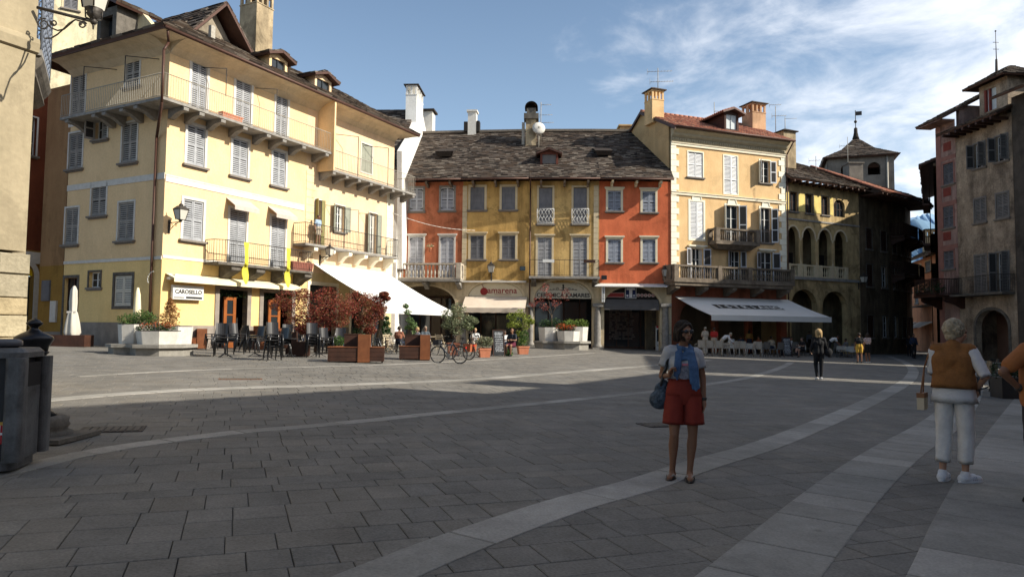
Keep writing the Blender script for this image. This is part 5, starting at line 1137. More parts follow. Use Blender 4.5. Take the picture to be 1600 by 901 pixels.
# big awning with the restaurant name
zA0 = FT.z(1061, 463, .15); u0, u1 = FT.u(1061,464,.15), FT.u(1237,465,.15); APt = 4.2; zA1 = FT.z(1200,494,APt); c = MB(); n = 18
O0, O1_ = FT.u(1102,494,APt), FT.u(1290,496,APt)
u0 = (u0+O0)/2; u1 = (u1+O1_)/2
for i in range(n):
    for k in range(6):
        a = u0+(u1-u0)*i/n; b = u0+(u1-u0)*(i+1)/n; t0, t1 = k/6, (k+1)/6; sg = lambda t: zA0+(zA1-zA0)*t-.07*math.sin(math.pi*t); yy = lambda t: -.15-APt*t
        c.quad((a,yy(t1),sg(t1)),(b,yy(t1),sg(t1)),(b,yy(t0),sg(t0)),(a,yy(t0),sg(t0))); c.quad((a,yy(t0),sg(t0)-.012),(b,yy(t0),sg(t0)-.012),(b,yy(t1),sg(t1)-.012),(a,yy(t1),sg(t1)-.012))
c.box(u0,u1,-APt-.19,-APt-.12,zA1-.04,zA1+.03); c.box(u0,u1,-APt-.185,-APt-.165,zA1-.34,zA1-.041)
aw = FT.part(c, 'awning', [mat('grey_white_canvas', srgb(214,212,208), 0.85, srgb(196,194,190), 1, 4, 0.4)], label='wide white awning printed with the restaurant name')
sl = math.atan2(zA1-zA0, APt); uc = FT.u(1168,477,2)-(0.0); wl = 5.6
lw_ = MB()
name_ = 'ISTRIANO'; n = len(name_); cw = wl/n
box = MB(); box.box(-wl/2, wl/2, 0.0, .95, 0, .006); 
base = T(uc, -.15-APt*.52, (zA0+zA1)/2-.02) @ RX(-sl)
base = T(uc, -.15-APt*.58, zA0+(zA1-zA0)*.58-.055) @ Matrix.Rotation(-sl, 4, 'X')
box.xf(base); box.build('lettering_panel', [M_signdark], aw, Matrix.Identity(4))
lt = MB()
for i, chh in enumerate(name_): t1 = text_mb(chh, .88, 0.004, 0.012); t1.xf(T(-wl/2+cw*(i+.5), .16, .012)); lt.merge(t1)
for z in (0.03, .90): lt.box(-wl/2+.04, wl/2-.04, z, z+.025, .006, .014)
lt.xf(base); lt.build('lettering', [MATS['grey_white_canvas']], aw, Matrix.Identity(4))
arm = MB(); [arm.path([(u,-.1,zA0-.3),(u+.5,-2.0,(zA0+zA1)/2-.35),(u,-APt-.1,zA1-.03)],.03) for u in (u0+.8,(u0+u1)/2,u1-.8)]; arm.build('awning_arm', [M_ironl], aw, Matrix.Identity(4))
# ---- arcaded loggia house
PA = FT.M @ Vector((FT.W+0.02, 0.25, 0)); DA = Vector((0.891, 0.454))
ah = root_at('loggia_house', 'old yellowish house with a four-arched loggia over a stone balustrade, partly in shadow', 'house', (PA.x, PA.y))
FA = Fac((PA.x, PA.y), DA, ah); FA.W = FA.u(1343, 400); ai = ah.matrix_world.inverted()
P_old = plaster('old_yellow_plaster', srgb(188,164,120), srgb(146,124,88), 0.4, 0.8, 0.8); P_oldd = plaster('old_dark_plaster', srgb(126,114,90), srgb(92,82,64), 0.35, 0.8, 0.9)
zAe = FA.z(1290, 287, .6); zloft = FA.z(1270, 346); zfl = FA.z(1280, 434); zsp = FA.z(1280, 374); ztp = FA.z(1280, 358)
ar = []
for xl, xr in ((1230,1248),(1254,1273),(1279,1298),(1304,1322)): c_ = (FA.u(xl,380)+FA.u(xr,380))/2; rx = (FA.u(xr,380)-FA.u(xl,380))/2; ar.append((c_, rx, zsp, ztp-zsp, zfl))
uw = [FA.rect(1234,1246,301,330), FA.rect(1259,1270,304,333), FA.rect(1284,1295,306,336)]; uw4 = FA.rect(1303,1320,312,339)
z0_, z1_ = sum(r[2] for r in uw)/3, sum(r[3] for r in uw)/3; uw = [(a,b,z0_,z1_) for a,b,_,_ in uw]
ga = [(FA.u(1257,500), FA.u(1277,500)-FA.u(1257,500), FA.z(1257,478), FA.z(1257,452)-FA.z(1257,478), -2), (FA.u(1305,500), FA.u(1324,500)-FA.u(1305,500), FA.z(1305,480), FA.z(1305,455)-FA.z(1305,480), -2)]
FA.part(wall_mb(0, FA.W, zfl, zAe, uw, ar+[((uw4[0]+uw4[1])/2, (uw4[1]-uw4[0])/2, uw4[3]-.5, .5, uw4[2])], th=0.35), 'wall', [P_old])
FA.part(wall_mb(0, FA.W, -2, zfl, (), ga, th=.5), 'arcade_wall', [P_old])
FA.part(MB().box(-.1, FA.W+.02, -.12, .01, zfl-.22, zfl), 'string_course', [M_stone]); FA.part(MB().box(0, FA.W, -.06, .01, zloft-.05, zloft+.08), 'string_course', [M_stone])
for c_, rx, zs, rz, zb in ar: m_ = MB(); arch_ring(m_, c_, rx, zs, rz, .14, -.05, 0.0); FA.part(m_, 'arch_moulding', [M_pil])
for k in range(3): u = (ar[k][0]+ar[k][1]+ar[k+1][0]-ar[k+1][1])/2; FA.part(MB().box(u-.16,u+.16,-.05,.3,zfl,zfl+1.0).lathe([(.16,1.0),(.13,1.1),(.11,1.2),(.1,2.0),(.095,zsp-zfl-.25),(.15,zsp-zfl-.1),(.17,zsp-zfl)], (u,.1,zfl), 12), 'loggia_column', [M_pil])
for c_, rx, *_ in ar: FA.part(balustrade_mb([(c_-rx+.1,.05),(c_+rx-.1,.05)], zfl, .95, gap=.2, r=.06), 'balustrade', [M_pil])
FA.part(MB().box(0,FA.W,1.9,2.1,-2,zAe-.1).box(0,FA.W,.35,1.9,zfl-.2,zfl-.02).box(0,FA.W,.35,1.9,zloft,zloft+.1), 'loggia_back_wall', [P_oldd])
for k in (1, 3): FA.part(MB().box(ar[k][0]-.4, ar[k][0]+.35, 1.85, 1.9, zfl, zfl+2.1), 'loggia_door', [M_dark])
for r in uw: window(FA, r, None, None, state='bare', surround=.05, sm=M_oldfr if 'M_oldfr' in globals() else M_stoned, sill=.05, frame_m=M_wood, bars=1)
for k in range(4):
    a = (uw[k-1][1] if k else 0)+.12; b = (uw[k][0] if k < 3 else uw4[0])-.12
    if b-a > .2: FA.part(MB().box(a, b, -.03, .01, z0_+.05, z1_-.05), 'wall_panel', [plaster('pale_yellow_panel', srgb(226,204,128), srgb(204,180,106), 0.15)])
FA.part(MB().box(uw4[0],uw4[1],.2,.24,uw4[2],uw4[3]), 'window', [M_glass]); 
b_ = MB(); [b_.box(uw4[0]+(uw4[1]-uw4[0])*i/3-.02, uw4[0]+(uw4[1]-uw4[0])*i/3+.02, .15, .2, uw4[2], uw4[3]) for i in range(1,3)]; [b_.box(uw4[0],uw4[1],.155,.195,z,z+.03) for z in (uw4[2]+.6,uw4[2]+1.1)]; FA.part(b_, 'window_bars', [M_wood])
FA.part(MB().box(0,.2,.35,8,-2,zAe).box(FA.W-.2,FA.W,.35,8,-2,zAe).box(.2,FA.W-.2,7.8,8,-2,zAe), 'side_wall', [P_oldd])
WA = lambda u, y, z: tuple(FA.M @ Vector((u, y, z)))
slate_roof(ah, ai, [WA(-.1,-.9,zAe), WA(FA.W+.4,-.9,zAe), WA(FA.W+.4,4.5,zAe+2.7), WA(-.1,4.5,zAe+3.6)], seed=91, wm=.5, cm=.22, th=.05)
slate_roof(ah, ai, [WA(FA.W,9.4,zAe), WA(-.1,9.4,zAe), WA(-.1,4.5,zAe+3.6), WA(FA.W,4.5,zAe+2.7)], seed=92, wm=1, cm=.6, name='back_roof')
rr_ = MB(); n = 12
for i in range(n): x = (i+.5)*FA.W/n; rr_.box(x-.06, x+.06, -.85, 0, zAe-.22, zAe-.06)
FA.part(rr_, 'rafter_end', [M_wood])
# ---- dark curved row, receding
PD = FA.M @ Vector((FA.W+.02, 0, 0)); pts = [Vector((PD.x, PD.y))]
dh = root_at('dark_row_house', 'tall shadowed house row with deep eaves and timber balconies, curving away', 'house', (PD.x, PD.y))
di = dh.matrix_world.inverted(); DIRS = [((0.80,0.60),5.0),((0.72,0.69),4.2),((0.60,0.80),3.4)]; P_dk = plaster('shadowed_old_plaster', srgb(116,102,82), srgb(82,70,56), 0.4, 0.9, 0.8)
P = Vector((PD.x, PD.y)); zprev = None; zDe = zAe+0.15; rD = random.Random(8)
for k, (d, ln) in enumerate(DIRS):
    d = Vector(d).normalized(); F = Fac((P.x, P.y), d, dh); zt_ = zDe+0.15*k
    wins = []
    for fl_, (za_, zb__) in enumerate(((1.0,3.0),(5.2,7.2),(8.3,10.2))):
        for j in range(2): u = ln*(0.22+0.5*j); wins.append((u, u+.95, za_+.2-fl_*0, zb__))
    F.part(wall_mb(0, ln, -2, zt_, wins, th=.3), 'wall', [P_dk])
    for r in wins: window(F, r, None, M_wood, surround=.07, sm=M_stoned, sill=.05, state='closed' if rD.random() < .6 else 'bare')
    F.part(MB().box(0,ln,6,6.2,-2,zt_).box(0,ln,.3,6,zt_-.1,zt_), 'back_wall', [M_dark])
    W = lambda u, y, z: tuple(F.M @ Vector((u, y, z)))
    e = -1.9
    slt = [W(-.45 if k else -.1,e,zt_-.35), W(ln+.15,e,zt_-.35), W(ln,4.2,zt_+2.6-.3*k), W(0,4.2,zt_+2.7-.3*k)]
    if k == 0: tile_roof(dh, di, slt, seed=95)
    else: slate_roof(dh, di, slt, seed=95+k)
    b = MB(); [b.box((i+.5)*ln/7-.07,(i+.5)*ln/7+.07,e+.1,0,zt_-.62,zt_-.46) for i in range(7)]; F.part(b, 'rafter_end', [M_wood])
    if k >= 1:
        for z in (6.6, 9.9):
            F.part(MB().box(.3,ln-.1,-1.1,0,z-.15,z), 'balcony_slab', [M_wood]); F.part(rail_mb([(.35,0),(.35,-1.05),(ln-.15,-1.05),(ln-.15,0)], z, 1.05, .11, r=.02, rr=.04), 'railing', [M_wood])
            F.part(corbel_mb(1.1,.6,.2,False), 'corbel', [M_wood], T(.6,0,z-.16)); F.part(corbel_mb(1.1,.6,.2,False), 'corbel', [M_wood], T(ln-.5,0,z-.16))
    P = P+d*ln
FD_end = P
b = MB(); q = FA.M @ Vector((FA.W, 6, 0))
# chimney stack house bit with sunlit side, and tower
pTw = pY(1345, 250, 76.0); PTl = pY(1291, 250, 76.5); tw = thing('bell_tower', 'square grey stone bell tower with pyramid slate roof and weather vane behind the row', 'tower', T(PTl.x, PTl.y, g(PTl.x,PTl.y)))
dT = Vector((pY(1398,300,74.5).x-pY(1298,300,76.5).x, -2.0)).normalized(); P0 = pY(1294, 300, 76.5); FW_ = Fac((P0.x, P0.y), dT, tw); wT = FW_.u(1398, 300); zTe_ = FW_.z(1345, 245)
M_tower = mat('grey_rubble_stone', srgb(130,122,112), 0.95, srgb(92,85,77), 0.8, 9, 0.8, 0.6, 12, fine=0.15, streak=0.2)
op = [(FW_.u(1366,270), .55, FW_.z(1366,264), .5, FW_.z(1366,274)-.0)]; op2 = [(FW_.u(1322,270), .5, FW_.z(1322,266), .45, FW_.z(1322,280))]
FW_.part(wall_mb(0, wT, -2, zTe_, (), [(op[0][0], .62, FW_.z(1366,262), .6, FW_.z(1366,273)), (op2[0][0], .5, FW_.z(1320,264), .5, FW_.z(1320,276))], th=.6), 'wall', [M_tower])
FW_.part(wall_mb(0, wT, -2, zTe_, (), [(wT*.5, .62, FW_.z(1366,262), .6, FW_.z(1366,273))], y=wT-.6, th=.6).box(wT-.6,wT-.001,.6,wT-.6,-2,zTe_).box(0.001,.6,.6,wT-.6,-2,zTe_).box(.6,wT-.6,.6,wT-.6,FW_.z(1366,280),FW_.z(1366,279)), 'wall', [M_tower])
WW = lambda u, y, z: tuple(FW_.M @ Vector((u, y, z))); e = .5; tin = tw.matrix_world.inverted(); za_ = FW_.z(1338, 215, -wT/2); zm_ = zTe_+(za_-zTe_)*.42; c1 = wT*.25
Cn = [(-e,-e),(wT+e,-e),(wT+e,wT+e),(-e,wT+e)]; Cm = [(c1,c1),(wT-c1,c1),(wT-c1,wT-c1),(c1,wT-c1)]
for i in range(4):
    a, b = Cn[i], Cn[(i+1)%4]; c, d = Cm[(i+1)%4], Cm[i]
    slate_roof(tw, tin, [WW(*a,zTe_), WW(*b,zTe_), WW(*c,zm_), WW(*d,zm_)], seed=100+i, wm=.45, cm=.25, th=.04, mats=[M_slate[0],M_slate[1],M_slate[2]])
    slate_roof(tw, tin, [WW(*d,zm_), WW(*c,zm_), WW(wT/2,wT/2,za_), WW(wT/2,wT/2,za_+.01)], seed=110+i, wm=.45, cm=.25, th=.04, mats=[M_slate[0],M_slate[1],M_slate[2]])
FW_.part(MB().lathe([(.38,0),(.28,.3),(.2,.7),(.18,1.2),(.05,1.3)], (wT/2,wT/2,za_-.15), 10), 'finial', [M_slate[2]])
FW_.part(MB().tube((wT/2,wT/2,za_+1),(wT/2,wT/2,za_+3.1),.04).ball((wT/2,wT/2,za_+1.8),.17,8,6).box(wT/2,wT/2+.65,wT/2-.02,wT/2+.02,za_+2.5,za_+2.95), 'weather_vane', [M_iron])
FW_.part(MB().tube((FW_.u(1387,300),-.1,-2),(FW_.u(1387,300),-.1,zTe_),.1,n=8), 'drain_pipe', [M_ironl])
ch = thing('roof_stack', 'grey rendered roof stack with a sunlit side in front of the bell tower', 'chimney', T(*pY(1338,275,66)))
p = pY(1330,290,66); b = MB(); wv = 2.0
b.box(-.65,.65,0,1.3,-3,1.2); b.box(-.75,.75,-.1,1.4,1.2,1.32); b.build('stack', [M_tower], ch); 
pp = pY(1232,200,54); p = pY(1325,262,68); aerial('tv_antenna', 'thin roof antenna standing in front of the bell tower', (p.x,p.y,p.z-1.5), pY(1325,214,68).z-p.z+1.5, [(3.6,-.8,.6,5),(1.2,-.1,.9,3)])
p = pY(1275,262,60); aerial('tv_antenna', 'small low antenna on the roof left of the bell tower', (p.x,p.y,p.z-2), 3.0, [(2.6,-.6,.6,5)])
# ---- right side: grey stained house, pink house, far orange house
PR = pY(1588, 430, 44.0); DRr = Vector((0.1, -0.995)).normalized()       # left to right as seen = far to near
def rhouse(name, label, pxl, pxr, Pn, eave): pass
uNear = 0
PRf = PR - Vector((DRr.x, DRr.y, 0))*4.9
rh = root_at('grey_stained_house', 'grey-brown house with stained peeling plaster and a ground floor arch', 'house', (PRf.x, PRf.y))
FR = Fac((PRf.x, PRf.y), DRr, rh); FR.W = 4.9; ri = rh.matrix_world.inverted()
P_gr = mat('peeling_grey_plaster', srgb(172,154,132), 0.95, srgb(92,78,66), 0.55, 12, 1.0, 0.7, 9, fine=0.22, streak=0.4); P_pk = plaster('faded_pink_plaster', srgb(166,138,128), srgb(136,112,104), 0.35)
zRe = FR.z(1588, 172, 0)
wr = [FR.rect(1522,1532,226,264), FR.rect(1556,1567,212,252), FR.rect(1523,1533,312,350), FR.rect(1557,1567,302,340), FR.rect(1524,1534,400,458), FR.rect(1558,1569,394,458)]
for i in (0,2,4):
    a, b = wr[i], wr[i+1]; z0, z1 = (a[2]+b[2])/2, (a[3]+b[3])/2; wr[i] = (a[0],a[0]+.95,z0,z1); wr[i+1] = (b[0],b[0]+.95,z0,z1)
arr = (FR.u(1550,520), min(FR.u(1576,520)-FR.u(1550,520), 1.5), FR.z(1550,510), FR.z(1550,484)-FR.z(1550,510), -2)
FR.part(wall_mb(0, FR.W, -2, zRe, wr, [arr], th=.4), 'wall', [P_gr])
M_gp = mat('dull_grey_shutter', srgb(126,122,118), 0.8, srgb(98,94,90), 4, 6, 0.6)
for i, r in enumerate(wr): window(FR, r, None, M_gp, state='closed' if i in (2,3,4) else 'open', surround=.1, sm=M_gp, sill=.08 if i < 4 else 0, open_l=100, open_r=95)
m_ = MB(); arch_ring(m_, arr[0], arr[1], arr[2], arr[3], .2, -.04, 0, legs=3.4); FR.part(m_, 'arch_moulding', [M_stoned])
FR.part(MB().box(0,FR.W,2.5,2.7,-2,5), 'passage_wall', [mat('dull_rose_plaster', srgb(150,110,90), .95, srgb(110,80,66), 1, 6, .6)])
zz = wr[4][2]; FR.part(MB().box(.2,FR.W-.1,-.9,0,zz-.15,zz), 'balcony_slab', [M_stoned]); FR.part(rail_mb([(.25,0),(.25,-.85),(FR.W-.15,-.85),(FR.W-.15,0)], zz, 1.1, .13), 'railing', [M_iron])
FR.part(MB().box(0,.25,.4,9,-2,zRe).box(FR.W-.25,FR.W,.4,9,-2,zRe).box(.25,FR.W-.25,8.8,9,-2,zRe), 'side_wall', [P_gr])
WR = lambda u, y, z: tuple(FR.M @ Vector((u, y, z)))
slate_roof(rh, ri, [WR(-.5,-1.1,zRe-.1), WR(FR.W+.1,-1.1,zRe-.1), WR(FR.W+.1,4.5,zRe+2.4), WR(-.5,4.5,zRe+2.4)], seed=121, wm=.5, cm=.24)
slate_roof(rh, ri, [WR(FR.W+.1,10.2,zRe-.1), WR(-.9,10.2,zRe-.1), WR(-.9,4.5,zRe+2.4), WR(FR.W+.1,4.5,zRe+2.4)], seed=122, wm=1, cm=.6, name='back_roof')
b = MB(); [b.box((i+.5)*FR.W/8-.08,(i+.5)*FR.W/8+.08,-1.2,0,zRe-.42,zRe-.24) for i in range(8)]; FR.part(b, 'rafter_end', [M_wood])
dPK = -FR.u(1464, 300); PKf = PRf-Vector((DRr.x, DRr.y, 0))*dPK; pk = root_at('pink_house', 'narrow faded pink house with painted red panels and wide eaves', 'house', (PKf.x, PKf.y))
FP = Fac((PKf.x, PKf.y), DRr, pk); FP.W = dPK-.02; pi_ = pk.matrix_world.inverted(); zPe = FP.z(1464, 197, 0)
wp = [FP.rect(1477,1487,255,288), FP.rect(1477,1487,322,356), FP.rect(1477,1488,392,420)]; wp = [((a+b)/2-.5,(a+b)/2+.5,c,d) for a,b,c,d in wp]
FP.part(wall_mb(0, FP.W, -2, zPe, wp, th=.3), 'wall', [P_pk])
for r in wp: window(FP, r, None, M_win, surround=.12, sm=mat('dusty_rose', srgb(156,112,100), .9, srgb(130,92,84), 2, 6, .7), sill=.06)
M_rp = mat('faded_red_panel', srgb(134,66,56), .9, srgb(112,56,50), 3, 6, .6)
for py in (229, 300, 369): z = FP.z(1480, py); u = FP.u(1480, py); FP.part(MB().box(u-.38,u+.38,-.02,.01,z-.3,z+.3), 'painted_panel', [M_rp])
FP.part(MB().box(0,.5,-.02,.01,-1,zPe-.2), 'corner_strip', [MATS['dusty_rose']])
for py in (247, 318, 386): z = FP.z(1480,py); FP.part(MB().box(.5,FP.W,-.022,.01,z-.14,z+.14), 'painted_band', [MATS['dusty_rose']])
FP.part(MB().box(0,.25,.3,9,-2,zPe).box(FP.W-.25,FP.W,.3,9,-2,zPe+1).box(.25,FP.W-.25,8.8,9,-2,zPe), 'side_wall', [P_pk])
WP = lambda u, y, z: tuple(FP.M @ Vector((u, y, z)))
FP.part(MB().box(-.5,FP.W,-1.15,0,zPe-.12,zPe-.02), 'soffit', [P_pk])
slate_roof(pk, pi_, [WP(-.5,-1.2,zPe), WP(FP.W+.3,-1.2,zPe), WP(FP.W+.3,4.5,zPe+3.0), WP(-.5,4.5,zPe+3.0)], seed=125, wm=.5, cm=.24)
slate_roof(pk, pi_, [WP(FP.W+.3,10.2,zPe), WP(-.5,10.2,zPe), WP(-.5,4.5,zPe+3.0), WP(FP.W+.3,4.5,zPe+3.0)], seed=126, wm=1, cm=.6, name='back_roof')
zz = FP.z(1475,460,1.3); FP.part(MB().box(-.4,FP.W,-1.7,0,zz-.15,zz), 'balcony_slab', [M_wood]); FP.part(rail_mb([(-.35,0),(-.35,-1.65),(FP.W-.05,-1.65),(FP.W-.05,0)], zz, 1.1, .12, r=.025, rr=.04), 'railing', [M_wood])
for u in (.2, 2.4): FP.part(corbel_mb(1.5,.8,.2,False), 'corbel', [M_wood], T(u,0,zz-.16))
pf = FP.part(MB().box(-.3,FP.W-.2,-1.6,-1.35,zz,zz+.25), 'flower_box', [M_wood]); rr = random.Random(3); m_ = MB(); [leaf_blob(m_, (u,-1.5,zz+.5), (.4,.3,.45), 120, .08, rr) for u in (0,.7,1.4,2.1)]; m_.build('plants', [leafmat('dark_greenery', (0.015,0.035,0.012,1), (0.04,0.07,0.02,1))], pf, Matrix.Identity(4))
# roof turret (belvedere) with open loggia and mast over the pink house
tx = FR.u(1530,150,-1.2); bt = FR.part(MB().box(tx,tx+.15,1.2,3.4,zRe+.4,zRe+3.0).box(tx+2.3,tx+2.45,1.2,3.4,zRe+.4,zRe+3.0).box(tx+.15,tx+2.3,3.2,3.4,zRe+.4,zRe+3.0).box(tx+.15,tx+.5,1.2,1.35,zRe+.4,zRe+3.0).box(tx+1.5,tx+2.3,1.2,1.35,zRe+.4,zRe+3.0).box(tx+.5,tx+1.5,1.2,1.35,zRe+.4,zRe+1.1).box(tx+.5,tx+1.5,1.2,1.35,zRe+2.6,zRe+3.0), 'roof_turret', [P_gr])
MB().box(tx+.5,tx+.65,1.15,1.3,zRe+1.1,zRe+2.6).box(tx+.9,tx+1.0,1.15,1.3,zRe+1.1,zRe+2.6).build('red_post', [M_rp], bt, Matrix.Identity(4)); MB().quad((tx+.5,1.3,zRe+1.1),(tx+1.5,1.3,zRe+1.1),(tx+1.5,1.3,zRe+2.6),(tx+.5,1.3,zRe+2.6)).build('pane', [MATS['pale_blind']], bt, Matrix.Identity(4))
A4 = [(tx-.6,.4),(tx+3.0,.4),(tx+3.0,4.2),(tx-.6,4.2)]; B4 = [(tx+.8,2.2),(tx+1.6,2.2),(tx+1.6,2.3),(tx+.8,2.3)]
for i in range(4): slate_roof(rh, ri, [WR(*A4[i],zRe+2.95), WR(*A4[(i+1)%4],zRe+2.95), WR(*B4[(i+1)%4],zRe+4.0), WR(*B4[i],zRe+4.0)], seed=131+i)
p = WR(FR.u(1557,100,-2.4), 2.4, FR.z(1557,112,-2.4)); t = thing('roof_mast', 'tall thin mast with cross bars on the roof turret at the right', 'mast', T(*p)); b = MB(); hm = FR.z(1557,48,-2.4)-p[2]; b.tube((0,0,-1),(0,0,hm*.3),.13,.07,8).tube((0,0,hm*.3),(0,0,hm),.035,.02,6); [b.tube((-.2,0,hm*k),(.2,0,hm*k),.02,n=5) for k in (.55,.72)]; b.ball((0,0,hm),.06,6,5); b.build('pole', [M_iron], t)
# the dark stone neighbour nearer than the grey house
PN = PR; dk2 = root_at('dark_stone_house', 'dark rough stone house cut off by the right edge of the photo', 'house', (PN.x, PN.y)); FN = Fac((PN.x, PN.y), DRr, dk2); FN.W = 8.2; ni = dk2.matrix_world.inverted(); zNe = zRe+.9
wn = [(1.2+2.6*j, 2.2+2.6*j, z, z+1.7) for j in range(3) for z in (5.5, 8.8, 11.6)]; arn = [(1.9+2.5*j, 1.0, 2.4, .8, -2) for j in range(3)]
FN.part(wall_mb(0.02, FN.W, -2, zNe, wn, arn, th=.4), 'wall', [mat('dark_rubble', srgb(88,80,72), .95, srgb(58,52,46), 1.2, 9, .9, .6, 14, fine=.15, streak=.25)])
for r in wn: window(FN, r, None, M_wood, surround=.08, sm=M_stoned, sill=.06)
FN.part(MB().box(.02,FN.W,2.5,2.7,-2,5).box(.02,.3,.4,9,-2,zNe).box(.3,FN.W,8.8,9,-2,zNe), 'inner_wall', [M_dark])
FN.part(MB().hexa([(FN.W-.3,.4,-2),(FN.W,.4,-2),(FN.W+1.5,9,-2),(FN.W+1.2,9,-2),(FN.W-.3,.4,zNe),(FN.W,.4,zNe),(FN.W+1.5,9,zNe),(FN.W+1.2,9,zNe)]), 'side_wall', [MATS['dark_rubble']])
WN = lambda u, y, z: tuple(FN.M @ Vector((u, y, z)))
slate_roof(dk2, ni, [WN(0,-1.4,zNe-.1), WN(FN.W-.1,-1.2,zNe-.1), WN(FN.W+.8,4.5,zNe+2.5), WN(0,4.5,zNe+2.5)], seed=141); slate_roof(dk2, ni, [WN(FN.W+1.7,10,zNe-.1), WN(0,10,zNe-.1), WN(0,4.5,zNe+2.5), WN(FN.W+.8,4.5,zNe+2.5)], seed=142, wm=1, cm=.6, name='back_roof')
# far street: orange house, houses beyond the pink one
PE = pY(1417, 430, 84.0); pe2 = pY(1466, 430, 72.0); dE = Vector((pe2.x-PE.x, pe2.y-PE.y)); eh = root_at('far_orange_house', 'small orange house with slate roof and awnings at the end of the side street', 'house', (PE.x, PE.y))
FE = Fac((PE.x, PE.y), dE, eh); FE.W = dE.length; ei = eh.matrix_world.inverted(); zEe = FE.z(1420, 412); 
we = [FE.rect(1426,1431,418,436), FE.rect(1436,1440,414,434), FE.rect(1446,1454,408,424), FE.rect(1430,1435,452,474), FE.rect(1446,1454,450,474)]
FE.part(wall_mb(0, FE.W, -3, zEe, we, th=.3), 'wall', [plaster('far_orange_plaster', srgb(206,142,104), srgb(186,122,86), 0.15)])
for r in we: window(FE, r, None, M_win, surround=.1, sm=M_pil, sill=.06)
FE.part(MB().box(0,.25,.3,9,-3,zEe).box(FE.W-.25,FE.W,.3,9,-3,zEe).box(.25,FE.W-.25,8.8,9,-3,zEe), 'side_wall', [P_orange])
WE = lambda u, y, z: tuple(FE.M @ Vector((u, y, z)))
slate_roof(eh, ei, [WE(-.4,-.9,zEe), WE(FE.W,-.9,zEe), WE(FE.W,4.5,zEe+2.8), WE(-.4,4.5,zEe+2.8)], seed=151); slate_roof(eh, ei, [WE(FE.W,9.9,zEe), WE(-.4,9.9,zEe), WE(-.4,4.5,zEe+2.8), WE(FE.W,4.5,zEe+2.8)], seed=152, wm=1, cm=.6, name='back_roof')
chimney(FE, FE.u(1450,380,-2), 1.6, 1.5, 1.4, zEe, FE.z(1450,360,-2), M_chim, M_slate[2], vents=True, capstyle='flat')
FE.part(MB().box(FE.u(1426,460,.8),FE.u(1442,460,.8),-.9,0,FE.z(1434,478,.5)-.15,FE.z(1434,478,.5)), 'balcony_slab', [M_stoned])
for xl, xr in ((1413,1432),(1436,1458)):
    a, b, z = FE.u(xl,505), FE.u(xr,505), FE.z(1434,503); FE.part(MB().hexa([(a,-1.4,z-.7),(b,-1.4,z-.7),(b,0,z-.1),(a,0,z-.1),(a,-1.4,z-.66),(b,-1.4,z-.66),(b,0,z),(a,0,z)]), 'awning', [M_cloth])
# shadowed houses behind the pink one (their balconies jut into the street gap)
pbf = gxy(1459, 66.0); PB = Vector((pbf.x, pbf.y)); pbn = Vector((31.0, 52.4)); DB = pbn-PB; bh = root_at('rear_street_house', 'dark house with jutting timber balconies just behind the pink house', 'house', (PB.x, PB.y)); FB = Fac((PB.x, PB.y), DB, bh); FB.W = DB.length
FB.part(wall_mb(0, FB.W, -2, 14.2, [(3,4,5.6,7.4),(7,8,5.6,7.4),(3,4,8.8,10.4)], th=.3), 'wall', [P_dk]); FB.part(MB().box(0,.3,.3,9,-2,14.2).box(.3,FB.W,8.7,9,-2,14.2).box(.3,FB.W,.3,9,14.0,14.2), 'side_wall', [P_dk])
for u, z in ((FB.W-4.6, 8.3), (FB.W-4.6, 11.3)): FB.part(MB().box(u,FB.W-.4,-.45,0,z-.15,z), 'balcony_slab', [M_wood]); FB.part(rail_mb([(u+.05,0),(u+.05,-.4),(FB.W-.45,-.4)], z, 1.0, .11, r=.03, rr=.05), 'railing', [M_wood])
WB = lambda u, y, z: tuple(FB.M @ Vector((u, y, z))); slate_roof(bh, bh.matrix_world.inverted(), [WB(0,-.6,14.2), WB(FB.W,-.6,14.2), WB(FB.W,4.5,16), WB(0,4.5,16)], seed=161, wm=.8, cm=.4)
# ---- left edge: near pale stone house, rear houses
PL = pY(50, 200, 12.0); lh = root_at('near_pale_house', 'pale sunlit plaster house at the left edge with rough stone corner blocks', 'house', (PL.x, PL.y)); li = lh.matrix_world.inverted()
LW_ = 16.0; PLs = (PL.x-DL.x*LW_, PL.y-DL.y*LW_); FX = Fac(PLs, DL, lh)
P_near = plaster('pale_rough_plaster', (.36,.30,.20,1), (.28,.235,.155,1), 0.14, 0.7, 1.5); zc_ = FX.z(30, 65); zst = FX.z(30, 392)
FX.part(MB().box(0, LW_, 0, .4, zst, 16).box(0,.4,.4,8,-1,16).box(0.4,LW_,7.6,8,-1,16).box(LW_-.4,LW_-.001,.4,7.6,-1,16), 'wall', [P_near])
FX.part(MB().prism_yz([(-.02,zc_-.12),(-.05,zc_-.10),(-.07,zc_+.05),(-.05,zc_+.13),(-.02,zc_+.15),(.2,zc_+.15),(.2,zc_-.12)], 0, LW_+.03), 'string_course', [P_near])
rq = random.Random(4); z = g(PL.x, PL.y)-.3; M_ash = [mat('rough_ashlar_%s' % n, srgb(*c), .93, srgb(*d), 3, 9, .8, .8, 18, fine=.12) for n, c, d in (('pale',(176,164,136),(146,134,108)),('grey',(160,150,128),(128,120,100)),('warm',(170,154,122),(136,122,94)))]
